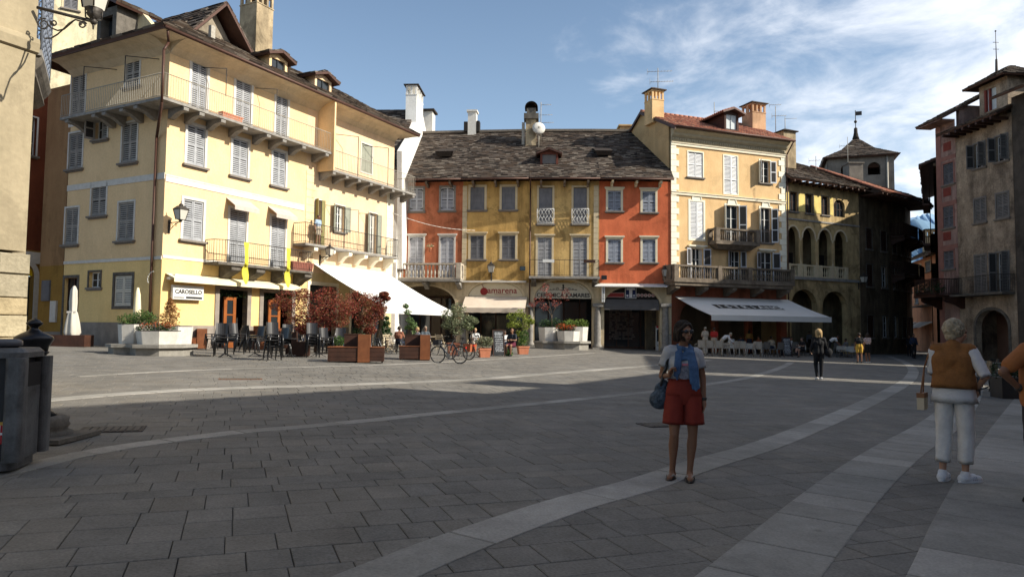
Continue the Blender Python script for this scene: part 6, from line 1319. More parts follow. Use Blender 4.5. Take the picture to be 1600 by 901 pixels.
while z < zst-.05:
    h_ = min(rq.uniform(.26,.42), zst-z); u = LW_+.05; k = 0
    while u > LW_-7:
        w_ = rq.uniform(.6,1.3) if k else rq.choice([.5,.8]); x0, x1 = u-w_+.008, u-.004; p_ = .06+rq.uniform(-.02,.025); bb = .02
        m_ = MB(); m_.add([(x0,-p_+bb,z+.006),(x1,-p_+bb,z+.006),(x1,-p_+bb,z+h_-.006),(x0,-p_+bb,z+h_-.006),(x0+bb,-p_,z+bb),(x1-bb,-p_,z+bb),(x1-bb,-p_-rq.uniform(0,.02),z+h_-bb),(x0+bb,-p_,z+h_-bb),(x0,.4,z+.006),(x1,.4,z+.006),(x1,.4,z+h_-.006),(x0,.4,z+h_-.006)],
             [(4,5,6,7),(0,1,5,4),(1,2,6,5),(2,3,7,6),(3,0,4,7),(8,9,1,0),(9,10,2,1),(10,11,3,2),(11,8,0,3)]); FX.part(m_, 'stone_block', [rq.choice(M_ash)])
        u -= w_; k += 1
    z += h_
FX.part(MB().box(0, LW_-7, -.05, .4, -1, zst), 'lower_wall', [M_ash[1]])
# next house on the left with the ornate iron balcony
pb0 = pY(62, 60, 14.0); PQ = Vector((PL.x+.0, PL.y, 0))+Vector((DL.x, DL.y, 0))*1.2
qh = root_at('balcony_house', 'house with an ornate blue-grey iron balcony behind the near pale house', 'house', (PL.x-.5, PL.y+2.0))
qa = pY(36, 60, 13.6); qb = pY(57, 60, 15.8); FQ = Fac((qa.x, qa.y), (qb.x-qa.x, qb.y-qa.y), qh); WQ = (qb-qa); WQ = math.hypot(WQ.x, WQ.y)
FQ.part(MB().box(0, WQ, 0, 4, -1, 12), 'wall', [P_near]); qi = qh.matrix_world.inverted(); zq = pY(66,118,15.4).z
M_big = mat('blue_grey_iron_paint', srgb(122,130,144), .5, srgb(96,104,118), 8, 5, .5); e_ = FQ.u(75, 60, .3)
FQ.part(MB().box(.2, WQ-.05, -.30, 0, zq-.12, zq), 'balcony_slab', [M_stone])
FQ.part(MB().prism_yz([(0,0),(-.30,0),(-.34,-.08),(-.28,-.2),(-.2,-.3),(-.22,-.42),(-.1,-.52),(0,-.55)], .25, WQ-.1), 'carved_bracket', [M_stoned], T(0,0,zq-.125))
m_ = MB(); x = WQ-.06
for (x0,y0),(x1,y1) in (((.22,-.28),(x,-.28)),((x,-.28),(x,-.0))):
    ln = math.hypot(x1-x0,y1-y0); n = max(1,int(ln/.26)); m_.tube((x0,y0,zq),(x0,y0,zq+2.8),.03,n=6); m_.tube((x1,y1,zq),(x1,y1,zq+2.8),.03,n=6)
    for k in range(8): m_.tube((x0,y0,zq+.03+.38*k),(x1,y1,zq+.03+.38*k),.02,n=5)
    for i in range(n):
        a = Vector((x0+(x1-x0)*i/n, y0+(y1-y0)*i/n, 0)); b = Vector((x0+(x1-x0)*(i+1)/n, y0+(y1-y0)*(i+1)/n, 0)); m_.tube(b+Vector((0,0,zq)), b+Vector((0,0,zq+2.8)), .012, n=4)
        for k in range(7):
            c = (a+b)/2; w_ = (b-a)*.42; z0 = zq+.22+.38*k
            m_.path([c+w_*math.cos(t*.785)+Vector((0,0,z0+.16*math.sin(t*.785))) for t in range(8)], .013, 4, closed=True)
FQ.part(m_, 'iron_balcony', [M_big])
# rear tall house (beige) behind the corner building
p0 = pY(72, 60, 47.0); p1 = pY(215, 60, 50.0)
uh = root_at('rear_beige_house', 'tall pale beige house rising behind the shaded end of the corner building', 'house', (p0.x, p0.y)); FU = Fac((p0.x, p0.y), (p1.x-p0.x, p1.y-p0.y), uh); Wu = FU.u(158, 30); zu0 = 10
P_bg = plaster('beige_rough_render', srgb(214,202,170), srgb(190,176,142), 0.25, .7, .8)
hw = [FU.rect(100,122,-20,15)]
FU.part(wall_mb(0, Wu, -1, FU.z(100,-40), hw, th=.3), 'wall', [P_bg]); window(FU, hw[0], None, M_win, surround=.12, sm=M_pil, sill=.1)
FU.part(MB().box(0,.3,.3,6,-1,FU.z(100,-40)).box(Wu-.3,Wu,.3,6,-1,FU.z(100,-40)).box(.3,Wu-.3,.3,6,FU.z(100,-40)-.3,FU.z(100,-40)), 'side_wall', [P_bg])
FU.part(MB().box(Wu-.01, FU.u(172,50), .1, 4, -1, FU.z(165,25)), 'annex_wall', [P_bg])
# stone dormer on the shaded side and low parapet
dsu = FS.u(182, 40, -1.0); o = FS.part(MB().box(dsu-.75,dsu-.45,.5,2.2,14.4,17.0).box(dsu+.45,dsu+.75,.5,2.2,14.4,17.0).box(dsu-.45,dsu+.45,.5,.7,14.4,15.0).box(dsu-.45,dsu+.45,.5,.7,16.6,17.0).box(dsu-.45,dsu+.45,1.8,1.9,15,16.6), 'stone_dormer', [M_stoned])
MB().box(dsu-.4,dsu+.4,.9,.95,15,16.6).box(dsu-.03,dsu+.03,.8,.9,15,16.6).build('window', [M_glass], o, Matrix.Identity(4))
WSf = lambda u, y, z: tuple(FS.M @ Vector((u, y, z)))
slate_roof(yb, yi, [WSf(dsu-1.15,.2,17.0), WSf(dsu-1.15,2.6,17.0), WSf(dsu,2.6,17.6), WSf(dsu,.2,17.6)], seed=171, th=.06); slate_roof(yb, yi, [WSf(dsu+1.15,2.6,17.0), WSf(dsu+1.15,.2,17.0), WSf(dsu,.2,17.6), WSf(dsu,2.6,17.6)], seed=172, th=.06)
FS.part(MB().prism_xz([(dsu+.75,14.3),(FS.u(262,45,0),14.3),(FS.u(255,32,-1.2),14.9),(FS.u(205,8,-1.2),FS.z(205,8,-1.2)),(dsu+.75,FS.z(200,8,-1.2))], 1.6, 1.9), 'parapet_wall', [P_bg])
# orange-brown houses in the left side street
p0 = pY(20, 400, 36.0); p1 = pY(66, 400, 37.5)
oh = root_at('side_street_house', 'dark orange shaded house with a yellow arched shop sign in the left side street', 'house', (p0.x, p0.y)); FO = Fac((p0.x, p0.y), (p1.x-p0.x, p1.y-p0.y), oh); FO.W = FO.u(63, 400)
ws_ = [(FO.u(46,230), FO.u(56,230), FO.z(50,243), FO.z(50,183))]; arO = (FO.u(38,460), FO.u(52,460)-FO.u(38,460), FO.z(38,430), FO.z(38,412)-FO.z(38,430), -1)
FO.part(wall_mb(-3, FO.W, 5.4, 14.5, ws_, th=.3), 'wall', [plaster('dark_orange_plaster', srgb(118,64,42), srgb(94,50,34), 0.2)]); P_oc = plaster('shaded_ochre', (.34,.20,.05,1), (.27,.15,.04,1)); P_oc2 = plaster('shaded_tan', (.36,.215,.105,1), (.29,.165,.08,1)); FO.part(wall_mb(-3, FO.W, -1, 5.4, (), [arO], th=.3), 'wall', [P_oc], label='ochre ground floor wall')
FO.part(MB().box(-3,FO.W,-.06,.01,FO.z(55,412),FO.z(55,394)), 'string_course', [M_surr]); m_ = MB(); arch_ring(m_, arO[0], arO[1], arO[2], arO[3], .25, -.05, 0, legs=4); FO.part(m_, 'arch_moulding', [M_surr])
window(FO, ws_[0], None, M_shutd, state='bare', surround=.08, sill=.08); FO.part(MB().box(-3,FO.W,3,3.2,-1,14.5), 'inner_wall', [M_dark])
s = sign_thing(FO, 'yellow_arch_sign', 'bright yellow half-round shop sign in an arch at the far left', arO[0], arO[2], .1); MB().prism_xz(arch_pts(0, arO[1]-.02, 0, arO[3]-.02, 16), 0, .05).build('sign_board', [mat('sign_yellow', srgb(240,205,40), .5)], s)
MB().box(-.3,.1,-.02,0,.08,.12).box(-.35,.3,-.02,0,.18,.24).build('lettering', [M_signdark], s)
FO.part(MB().box(arO[0]-1.2,arO[0]+1.2,.5,.55,-.5,arO[2]), 'shop_door', [M_glass])
# narrow shaded ochre wing between it and the corner building
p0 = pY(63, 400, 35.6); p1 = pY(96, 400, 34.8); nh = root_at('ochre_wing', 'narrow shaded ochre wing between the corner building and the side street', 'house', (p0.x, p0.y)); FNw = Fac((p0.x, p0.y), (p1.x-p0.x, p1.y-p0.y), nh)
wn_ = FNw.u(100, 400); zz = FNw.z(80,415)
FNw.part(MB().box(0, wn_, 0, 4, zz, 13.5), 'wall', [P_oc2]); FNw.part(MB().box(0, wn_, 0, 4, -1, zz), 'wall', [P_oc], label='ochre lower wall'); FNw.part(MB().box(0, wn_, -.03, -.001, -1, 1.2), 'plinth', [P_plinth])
FNw.part(MB().box(FNw.u(67,455),FNw.u(79,455),-.08,-.002,FNw.z(73,470),FNw.z(73,438)), 'shutter', [M_win]); FNw.part(MB().box(FNw.u(81,480),FNw.u(90,480),-.1,-.002,FNw.z(85,503),FNw.z(85,470)), 'notice_board', [M_surr])
# ---- houses on the near right side and behind the camera (outside the photo; their shadows fall across the square)
P_ex = [plaster('rose_plaster', srgb(196,150,128), None), plaster('straw_plaster', srgb(206,184,136), None), plaster('stone_plaster', srgb(176,166,148), None)]
def caster(name, label, A, B, zt_, dep, k, shear=(SUN.x,SUN.y), ridge=1.6, extra=()):
    A = Vector(A); B = Vector(B); d = (B-A); o = root_at(name, label, 'house', (A.x, A.y)); F = Fac((A.x, A.y), d, o); F.W = d.length
    nw = max(1, int(F.W/3)); wins = [(F.W*(j+.5)/nw-.5, F.W*(j+.5)/nw+.5, z, z+1.8) for j in range(nw) for z in (5.2, 8.4, 11.2) if z+2.2 < zt_]
    F.part(wall_mb(0, F.W, -1.5, zt_, wins, [(F.W*(j+.5)/nw, 1.0, 2.2, .9, -1.5) for j in range(nw)], th=.3), 'wall', [P_ex[k]])
    for r in wins: window(F, r, None, M_shutd, surround=.1, sill=.08)
    s = Vector((shear[0], shear[1])).normalized(); Ml = F.M.inverted(); q = Ml @ Vector((A.x+s.x*dep, A.y+s.y*dep, 0)); qq = Ml @ Vector((B.x+s.x*dep, B.y+s.y*dep, 0))
    b = MB(); t = .25
    b.hexa([(0,.3,-1.5),(t,.3,-1.5),(q.x+t,q.y,-1.5),(q.x,q.y,-1.5),(0,.3,zt_),(t,.3,zt_),(q.x+t,q.y,zt_),(q.x,q.y,zt_)])
    b.hexa([(F.W-t,.3,-1.5),(F.W,.3,-1.5),(qq.x,qq.y,-1.5),(qq.x-t,qq.y,-1.5),(F.W-t,.3,zt_),(F.W,.3,zt_),(qq.x,qq.y,zt_),(qq.x-t,qq.y,zt_)])
    b.hexa([(q.x,q.y-.3,-1.5),(qq.x,qq.y-.3,-1.5),(qq.x,qq.y,-1.5),(q.x,q.y,-1.5),(q.x,q.y-.3,zt_),(qq.x,qq.y-.3,zt_),(qq.x,qq.y,zt_),(q.x,q.y,zt_)])
    b.box(.1, F.W-.1, 1.6, 1.7, -1.5, zt_); F.part(b, 'side_wall', [P_ex[k]])
    m2 = MB(); r0 = (q.x*.5, q.y*.5); r1 = (F.W+(qq.x-F.W)*.5, qq.y*.5)
    m2.add([(0,-.0,zt_),(F.W,-.0,zt_),(qq.x,qq.y,zt_),(q.x,q.y,zt_),(r0[0],r0[1],zt_+ridge),(r1[0],r1[1],zt_+ridge)], [(0,1,5,4),(2,3,4,5),(3,0,4),(1,2,5),(0,3,2,1)]); F.part(m2, 'roof', [M_slate[1]])
    return F
# seen from the square, left to right = far to near
caster('shop_house', 'rose plaster house on the near right side of the square, outside the photo', (19.1,10.2), (2.5,-8.7), 15.0, 9, 0)
FK = caster('shop_house', 'lower straw-coloured house next to the rose one, outside the photo', (25.1,19.6), (19.15,10.1), 13.4, 8, 1)
caster('shop_house', 'long stone-coloured house further up the right side, outside the photo', (30.4,34.3), (28.2,20.3), 15.6, 8, 2)
q = FK.M.inverted() @ Vector((23.5, 11.9, 0)); FK.part(MB().box(q.x-.6,q.x+.6,q.y-.5,q.y+.5,13,16.1), 'chimney', [M_chim]); FK.part(MB().box(q.x-.75,q.x+.75,q.y-.65,q.y+.65,16.1,16.25), 'chimney_cap', [M_slate[1]])
# ============================================================ STREET THINGS
ME_ = Matrix.Identity(4)
def at(px, py, rot=0.0, s=1.0): p = gp(px, py); return T(p.x, p.y, p.z) @ RZ(R(rot)) @ SC(s)
# ---- wall lanterns
M_lglass = mat('milky_lantern_glass', (0.55,0.53,0.47,1), 0.25, (0.45,0.43,0.38,1), 3, 3, 0.4)
def lantern(t, s=1.0, c=(0, 0, 0)):
    """four-sided street lantern, bottom at c"""
    b = MB(); M = T(*c) @ SC(s); b.lathe([(.05,0),(.06,.05),(.12,.08)], n=8)
    g_ = MB(); g_.prism([(-.11,-.11),(.11,-.11),(.11,.11),(-.11,.11)], .08, .42, top=[(-.17,-.17),(.17,-.17),(.17,.17),(-.17,.17)])
    f = MB()
    for sx in (-1,1):
        for sy in (-1,1): f.tube((sx*.112,sy*.112,.08),(sx*.174,sy*.174,.42),.014,n=4)
    f.box(-.19,.19,-.19,.19,.42,.45); f.prism([(-.19,-.19),(.19,-.19),(.19,.19),(-.19,.19)], .45, .56, top=[(-.09,-.09),(.09,-.09),(.09,.09),(-.09,.09)]); f.lathe([(.07,.56),(.08,.6),(.05,.63),(.015,.66),(.02,.7),(.005,.76)], n=8)
    f.merge(b); f.xf(M); g_.xf(M); f.build('lantern_frame', [M_iron], t); g_.build('lantern_glass', [M_lglass], t)
def scroll(b, c, r, turns=1.4, dirx=1, rad=.011, ph=0, n=18, ax='x'):
    b.path([(c[0]+dirx*r*(1-.65*i/n)*math.cos(ph+turns*2*math.pi*i/n), c[1], c[2]+r*(1-.65*i/n)*math.sin(ph+turns*2*math.pi*i/n)) for i in range(n+1)], rad, 4)
def wall_lamp(name, label, M, arm, s=1.0, hang=False, up=True):
    """M places the bracket root on the wall, local -y outwards"""
    t = thing(name, label, 'street lamp', M); b = MB(); b.box(-.05,.05,-.04,0,-.35,.25)
    b.tube((0,0,.12),(0,-arm,.12),.022,n=6); P = [(0,-arm*k/8,-.28+.40*math.sin(k/8*1.57)) for k in range(9)]; b.path(P, .014, 5)
    sc1 = MB(); scroll(sc1, (0,0,0), .12); sc1.xf(T(0,-.16,-.02) @ RZ(R(90))); b.merge(sc1); sc1 = MB(); scroll(sc1, (0,0,0), .08); sc1.xf(T(0,-arm*.62,.0) @ RZ(R(90))); b.merge(sc1)
    b.build('bracket', [M_iron], t); lantern(t, s, (0,-arm,.12)); return t
lamps = 'wall-mounted street lanterns'
wall_lamp('wall_lantern', 'black lantern on a scrolled bracket at the sunlit corner beside the cafe sign', FL.M @ T(FL.u(262,362,.0)+.05,0,FL.z(262,352)), .75, 1.25)
pz = FL.uz(515, 400, 1.3); wall_lamp('wall_lantern', 'grey lantern hanging out in front of the balcony above the big white awning', FL.M @ T(pz[0],-.6,pz[1]-.15), .7, 1.0)
wall_lamp('wall_lantern', 'old lantern standing over the arch of the cherry sign cafe on the ochre wall', O2.M @ T(O2.u(767,425,.4),0,O2.z(767,429,.4)-.05), .35, 1.3)
wall_lamp('wall_lantern', 'lantern at the right end of the red house above the white canopy', O4.M @ T(O4.u(1040,430,.4),0,O4.z(1040,434,.4)-.1), .35, 1.3)
wall_lamp('wall_lantern', 'dark lantern on the shaded pillar between loggia house and dark row', FA.M @ T(FA.W-.2,0,FA.z(1338,445)), .5, 1.2)
# the big near lantern at the left top
pc = pY(58, 12, 11.9); pe = pY(146, 34, 12.05); t = thing('scroll_bracket_lantern', 'large glass lantern on a long scrolled iron arm at the top left', 'street lamp', T(*pc))
v = pe-pc; b = MB(); b.tube((0,0,0), v, .028, n=8)
ax = Vector((v.x, v.y, 0)).normalized(); 
def sp(c_, r, turns, ph, rad=.013, d=1): 
    n = 22; b.path([c_+ax*(d*r*(1-.6*i/n)*math.cos(ph+turns*6.283*i/n))+Vector((0,0,r*(1-.6*i/n)*math.sin(ph+turns*6.283*i/n))) for i in range(n+1)], rad, 5)
Lv = v.length
P0 = pY(63,55,11.8)-pc; sp(pY(68,38,11.8)-pc, .10, 1.5, 1.2); sp(pY(84,36,11.7)-pc, .055, 1.4, 2.5); sp(pY(129,39,11.1)-pc, .06, 1.5, .3)
b.path([pY(x,y,11.9-.9*(x-60)/86)-pc for x, y in ((70,60),(80,60),(90,54),(100,45),(108,37),(118,31),(128,34),(134,40))], .013, 5); b.path([pY(x,y,11.9-.9*(x-60)/86)-pc for x, y in ((74,38),(80,44),(90,48),(100,46),(106,41),(116,32))], .013, 5)
b.build('bracket', [M_iron], t); lt_ = MB(); q = v
fr_ = MB(); fr_.ball(q, .06, 8, 6); fr_.tube(q-Vector((0,0,.14)), q, .012, .03, 6); fr_.lathe([(.03,0),(.12,.10),(.10,.14),(.15,.2)], tuple(q+Vector((0,0,.02))), 8)
for a in range(4): c_ = math.cos(a*1.571+.5); s__ = math.sin(a*1.571+.5); fr_.path([q+Vector((0,0,.02)), q+Vector((c_*.12,s__*.12,.05)), q+Vector((c_*.13,s__*.13,.22))], .012, 5); fr_.tube(q+Vector((c_*.17,s__*.17,.22)), q+Vector((c_*.28,s__*.28,.78)), .014, n=5)
fr_.lathe([(.30,.78),(.31,.82),(.12,1.0),(.05,1.1),(.02,1.2)], tuple(q), 4, ph=.5); fr_.build('lantern_frame', [M_iron], t)
g_ = MB(); g_.lathe([(.165,.22),(.27,.78)], tuple(q), 4, ph=.5, smooth=False); g_.build('lantern_glass', [M_lglass], t)
# ---- Carosello light box
zc0 = FL.z(293, 468, .25); zc1 = FL.z(293, 446, .25); ua_, ub_ = FL.u(270,457,.25), FL.u(318,457,.25); wS = ub_-ua_
s = sign_thing(FL, 'cafe_light_box', 'white box sign reading CAROSELLO on the yellow wall', ua_, zc0, -.12)
MB().box(0, wS, -.14, 0, .0, zc1-zc0).build('sign_box', [M_white], s); text_mb('CAROSELLO', wS*.158, .006, .006).xf(T(wS/2, -.148, (zc1-zc0)*.42) @ RX(R(90))).build('lettering', [M_signdark], s)
MB().box(wS*.42, wS*.95, -.146, -.14, .05, .14).build('black_bar', [M_black], s); b = MB(); [b.box(.05+.05*i, .075+.05*i, -.146, -.141, .04, .12) for i in range(int(wS*.36/.05))]; b.build('dotted_bar', [M_stoned], s)
# ---- litter bin at the lower left
pbn_ = pY(-26, 640, 6.85); zg_ = g(pbn_.x, 6.5); t = thing('litter_bin', 'big grey-lidded street litter bin with a red and white shield badge, bottom left', 'litter bin', T(pbn_.x, 6.9, zg_-.0) @ RZ(R(14)))
M_bing = mat('grey_bin_paint', srgb(96,97,98), .5, srgb(52,52,52), 3.5, 10, .9, .2, 60, fine=.1, streak=.45); M_bind = mat('dark_bin_panel', srgb(40,40,44), .5, srgb(28,28,30), 4, 6, .6)
def rrect(w_, d_, r, n=5): return [(sx*(w_/2-r)+r*math.cos(a0+math.pi/2*i/n), sy*(d_/2-r)+r*math.sin(a0+math.pi/2*i/n)) for sx, sy, a0 in ((1,-1,-math.pi/2),(1,1,0),(-1,1,math.pi/2),(-1,-1,math.pi)) for i in range(n+1)]
hb_ = pY(22,558,6.85).z-zg_; w_, d_ = .72, .62
MB().prism(rrect(w_*.94,d_*.94,.12), .03, .12).build('base', [M_bing], t); MB().prism(rrect(w_*.9,d_*.9,.12), .12, hb_-.0).build('inner_liner', [M_bind], t)
b = MB()
for sx in (-1,1):
    for sy in (-1,1): b.prism([(sx*w_/2*.97+x, sy*d_/2*.97+y) for x, y in rrect(.16,.16,.05)][::1], .12, hb_)
for sx in (1,-1): b.box(sx*w_/2*.93-.04, sx*w_/2*.93+.04, -d_*.30, d_*.30, .12, hb_*.74)
b.build('corner_posts', [M_bing], t)
MB().box(-w_*.36, w_*.36, -d_/2*.99-.012, -d_/2*.9, .14, hb_*.72).build('door_panel', [M_bind], t); MB().box(w_*.40,w_*.49+.02,-.2,.2,.75,hb_-.05).build('side_opening', [M_dark], t)
MB().prism(rrect(w_*1.08,d_*1.08,.14), hb_, hb_+.05).prism(rrect(w_*1.08,d_*1.08,.14), hb_+.05, hb_+.09, top=rrect(w_*.98,d_*.98,.13)).build('lid', [M_bing], t)
MB().lathe([(.20,0),(.235,.02),(.235,.06),(.20,.08)], (.02,.02,hb_+.092), 20).build('ashtray_dish', [mat('dark_grey_metal', srgb(84,86,92), .45, srgb(66,68,72), 4, 5, .5)], t)
sh_ = MB(); M_shr = mat('shield_red', srgb(170,40,44), .6)
sh_.add([(-.055,0,-.09),(0,0,-.13),(.055,0,-.09),(.055,0,.06),(-.055,0,.06)], [(0,1,2,3,4)]); so = sh_.build('badge', [M_shr], t, T(.235,-d_/2*.99-.02,.40)); MB().box(-.012,.012,-.004,0,-.12,.06).box(-.055,.055,-.004,-.001,-.03,-.01).build('white_cross', [M_white], so); MB().box(-.05,.05,-.006,.0,.06,.09).build('gold_crown', [mat('gold', srgb(190,150,70), .5)], so)
# ---- cast iron fountain behind the bin
pf_ = pY(45, 690, 8.6); zf = g(pf_.x, 8.6); t = thing('cast_iron_fountain', 'dark cast iron fountain pillar with ribbed domed lid and finial behind the litter bin', 'fountain', T(pf_.x, 8.6, zf)); ht = pY(40,497,8.6).z-zf
M_ci = mat('black_cast_iron', srgb(46,46,50), .35, srgb(30,30,34), 6, 6, .6, metal=.5)
MB().lathe([(.46,0),(.46,.07),(.43,.08),(.39,.11),(.42,.16),(.40,.19),(.41,.24),(.34,.27)], n=24).build('base', [M_stoned], t); MB().lathe([(.28,.27),(.2,.34),(.15,.45),(.13,.9),(.14,1.0),(.16,ht-.42),(.17,ht-.40)], n=20).build('pillar', [M_ci], t)
MB().lathe([(.15,ht-.40),(.16,ht-.34),(.20,ht-.27),(.21,ht-.25),(.20,ht-.22),(.13,ht-.18),(.07,ht-.15),(.04,ht-.12),(.05,ht-.10),(.085,ht-.07),(.09,ht-.055),(.05,ht-.02),(.01,ht)], n=20).build('lid', [M_ci], t)
MB().box(-.1,.62,-.42,.42,0,.05).build('stone_step', [M_stoned], t); MB().tube((.1,-.1,ht-.75),(.28,-.2,ht-.78),.018,n=6).build('spout', [M_iron], t)
# ---- octagonal stone planters on a bench ring
M_conc = mat('white_concrete', srgb(214,210,202), .85, srgb(186,182,172), 3, 8, .6, .25, 40, fine=.05, streak=.12); M_bench = mat('grey_bench_stone', srgb(150,146,138), .9, srgb(116,112,104), 4, 8, .7, .3, 40, fine=.1)
LG = leafmat('green_leaves', (0.035,0.085,0.02,1), (0.10,0.17,0.04,1)); LD = leafmat('dark_green_leaves', (0.02,0.055,0.02,1), (0.06,0.11,0.035,1)); LY = leafmat('yellow_green_leaves', (0.16,0.22,0.03,1), (0.30,0.34,0.06,1))
LR = leafmat('red_maple_leaves', (0.11,0.018,0.016,1), (0.32,0.075,0.045,1)); LO = leafmat('orange_conifer', (0.30,0.14,0.05,1), (0.44,0.24,0.09,1)); LRO = leafmat('olive_leaves', (0.14,0.17,0.09,1), (0.27,0.29,0.17,1)); LF = leafmat('orange_red_flowers', (0.42,0.05,0.02,1), (0.55,0.14,0.03,1)); LLA = leafmat('lavender_leaves', (0.13,0.15,0.07,1), (0.24,0.24,0.16,1))
def octo(r, ph=.3927, sx=1.0): return [(r*sx*math.cos(ph+i*math.pi/4), r*math.sin(ph+i*math.pi/4)) for i in range(8)]
def planter_group(name, label, M, boxes, bench, plants):
    t = thing(name, label, 'planter', M)
    for (x, y, r, h_) in bench:
        b = MB(); b.prism([(x+a, y+c) for a, c in octo(r*.88)], -.2, h_-.14, 0); o = b.build('bench_base', [M_bench], t); MB().prism([(x+a,y+c) for a, c in octo(r)], h_-.138, h_, 0).build('bench_top', [M_bench], o)
    for (x, y, r, z0, z1) in boxes:
        MB().prism([(x+a, y+c) for a, c in octo(r*.9)], z0+.003, z1, top=[(x+a,y+c) for a, c in octo(r)]).build('tub', [M_conc], t)
        MB().prism([(x+a, y+c) for a, c in octo(r*.9)], z1+.001, z1+.03).build('soil', [mat('soil', (0.03,0.022,0.015,1), .95)], t)
    return t
def px_local(t, px, py, Y): return t.matrix_world.inverted() @ pY(px, py, Y)
def shrub(name, label, P, blobs, lm, size, n, seed, stem=None, cat='plant', extra=None, sc_=1.0):
    t = thing(name, label, cat, T(*P) @ SC(sc_)); crown(t, blobs, size, lm, n, seed, 'foliage')
    if stem:
        b = MB(); [b.path(pts, r, 6) for pts, r in stem]; b.build('stem', [M_bark], t)
    if extra: stuff(crown(t, extra[0], extra[1], extra[2], extra[3], seed+1, 'flowers'))
    return t
Yp = 27.5; pg = gxy(208, Yp); zb_ = g(pg.x, pg.y)
a = gp(212, 555); Yp = a.y; DG = Matrix.Diagonal((.72,.72,.88,1)); t = planter_group('stone_planter_bench', 'pair of white octagonal tubs on a grey stone bench ring at the sunlit corner', T(a.x, a.y+1.0, a.z) @ DG, [(-.95,.3,.85,.45,1.28),(.62,-.15,1.2,.45,1.0),(1.25,.5,.7,.45,1.2)], [(-.95,.2,1.35,.45),(.65,-.1,1.75,.45)], None)
bx = T(a.x, a.y+1.0, a.z) @ DG
def W3(M, x, y, z): return M @ Vector((x, y, z))
shrub('green_shrub', 'bushy green shrub in the left octagonal tub by the sunlit corner', W3(bx,-.95,.2,1.3), [((x*.45,y*.3,.22+.1*((i*7)%3)),(.5,.45,.34)) for i,(x,y) in enumerate([(-1,0),(0,1),(1,0),(0,-1),(1.7,-.4)])], LG, .06, 260, 3, sc_=.74)
shrub('orange_conifer', 'small rusty orange conifer behind the red flowers at the sunlit corner', W3(bx,.75,.5,1.0), [((0,0,.3),(.55,.45,.4)),((-.1,0,.65),(.5,.4,.4)),((.1,0,.95),(.42,.38,.4)),((0,0,1.25),(.3,.28,.35)),((0,0,1.5),(.14,.14,.22))], LO, .055, 420, 4, [([(0,0,-.1),(0,0,1.3)],.03)], sc_=.74)
shrub('flower_bed', 'low bed of green leaves and orange-red flowers in the front octagonal tub', W3(bx,.45,-.3,1.02), [((-.6,0,.12),(.45,.4,.24)),((0,-.1,.14),(.5,.4,.26)),((.55,0,.12),(.45,.4,.24))], LD, .05, 300, 5, sc_=.74, extra=([((-.5,-.1,.26),(.35,.35,.16)),((.1,-.15,.3),(.45,.35,.18)),((.6,0,.26),(.3,.3,.15))],.04,LF,120))
a2 = gp(882, 546); t = planter_group('stone_planter_bench', 'cluster of white octagonal tubs on a stone bench by the ceramics shop column', T(a2.x, a2.y+1.1, a2.z) @ Matrix.Diagonal((.86,.86,1,1)), [(-1.15,.3,.85,.55,1.45),(.35,-.3,.95,.55,1.22),(1.15,.25,.85,.55,1.5)], [(-1.2,.3,1.2,.55),(.55,-.1,1.65,.55)], None); bx2 = T(a2.x, a2.y+1.1, a2.z) @ Matrix.Diagonal((.86,.86,1,1))
shrub('red_maple', 'thin young red maple rising from the left tub by the ceramics shop', W3(bx2,-.9,.3,1.4), [((-.9,0,1.9),(.4,.4,.35)),((-.45,0,2.7),(.35,.3,.35)),((.9,0,2.3),(.4,.3,.45)),((.3,0,1.7),(.4,.3,.3)),((-.5,0,1.4),(.35,.3,.25)),((-.2,0,2.2),(.3,.3,.3)),((-1.3,0,1.6),(.3,.3,.2))], leafmat('pinkish_red_leaves', (0.20,0.04,0.035,1), (0.36,0.12,0.09,1)), .07, 75, 6, [([(0,0,0),(0,0,.9)],.035),([(0,0,.8),(-.5,0,1.6),(-.9,0,2.0)],.018),([(0,0,.85),(.4,0,1.7),(.9,0,2.4)],.018),([(0,0,.9),(-.2,0,1.8),(-.4,0,2.8)],.018)], 'tree')
shrub('green_shrub', 'dark green shrub in the left tub under the thin red maple', W3(bx2,-1.0,.2,1.5), [((-.35,0,.2),(.5,.4,.32)),((.35,0,.25),(.55,.4,.34))], LD, .06, 300, 7)
shrub('round_shrub', 'clipped yellow-green shrub in the right tub by the shop column', W3(bx2,1.0,.2,1.5), [((-.4,0,.2),(.55,.5,.38)),((.35,0,.2),(.55,.5,.36))], leafmat('fresh_green_leaves', (0.10,0.17,0.03,1), (0.20,0.28,0.06,1)), .06, 380, 8)
shrub('flower_bed', 'orange-red flowers in the middle tub by the ceramics shop', W3(bx2,.2,-.3,1.22), [((-.3,0,.15),(.5,.4,.28)),((.4,0,.15),(.4,.4,.28))], LD, .05, 180, 9, extra=([((-.3,-.1,.28),(.45,.35,.24)),((.35,-.1,.26),(.4,.35,.2))],.05,LF,150))
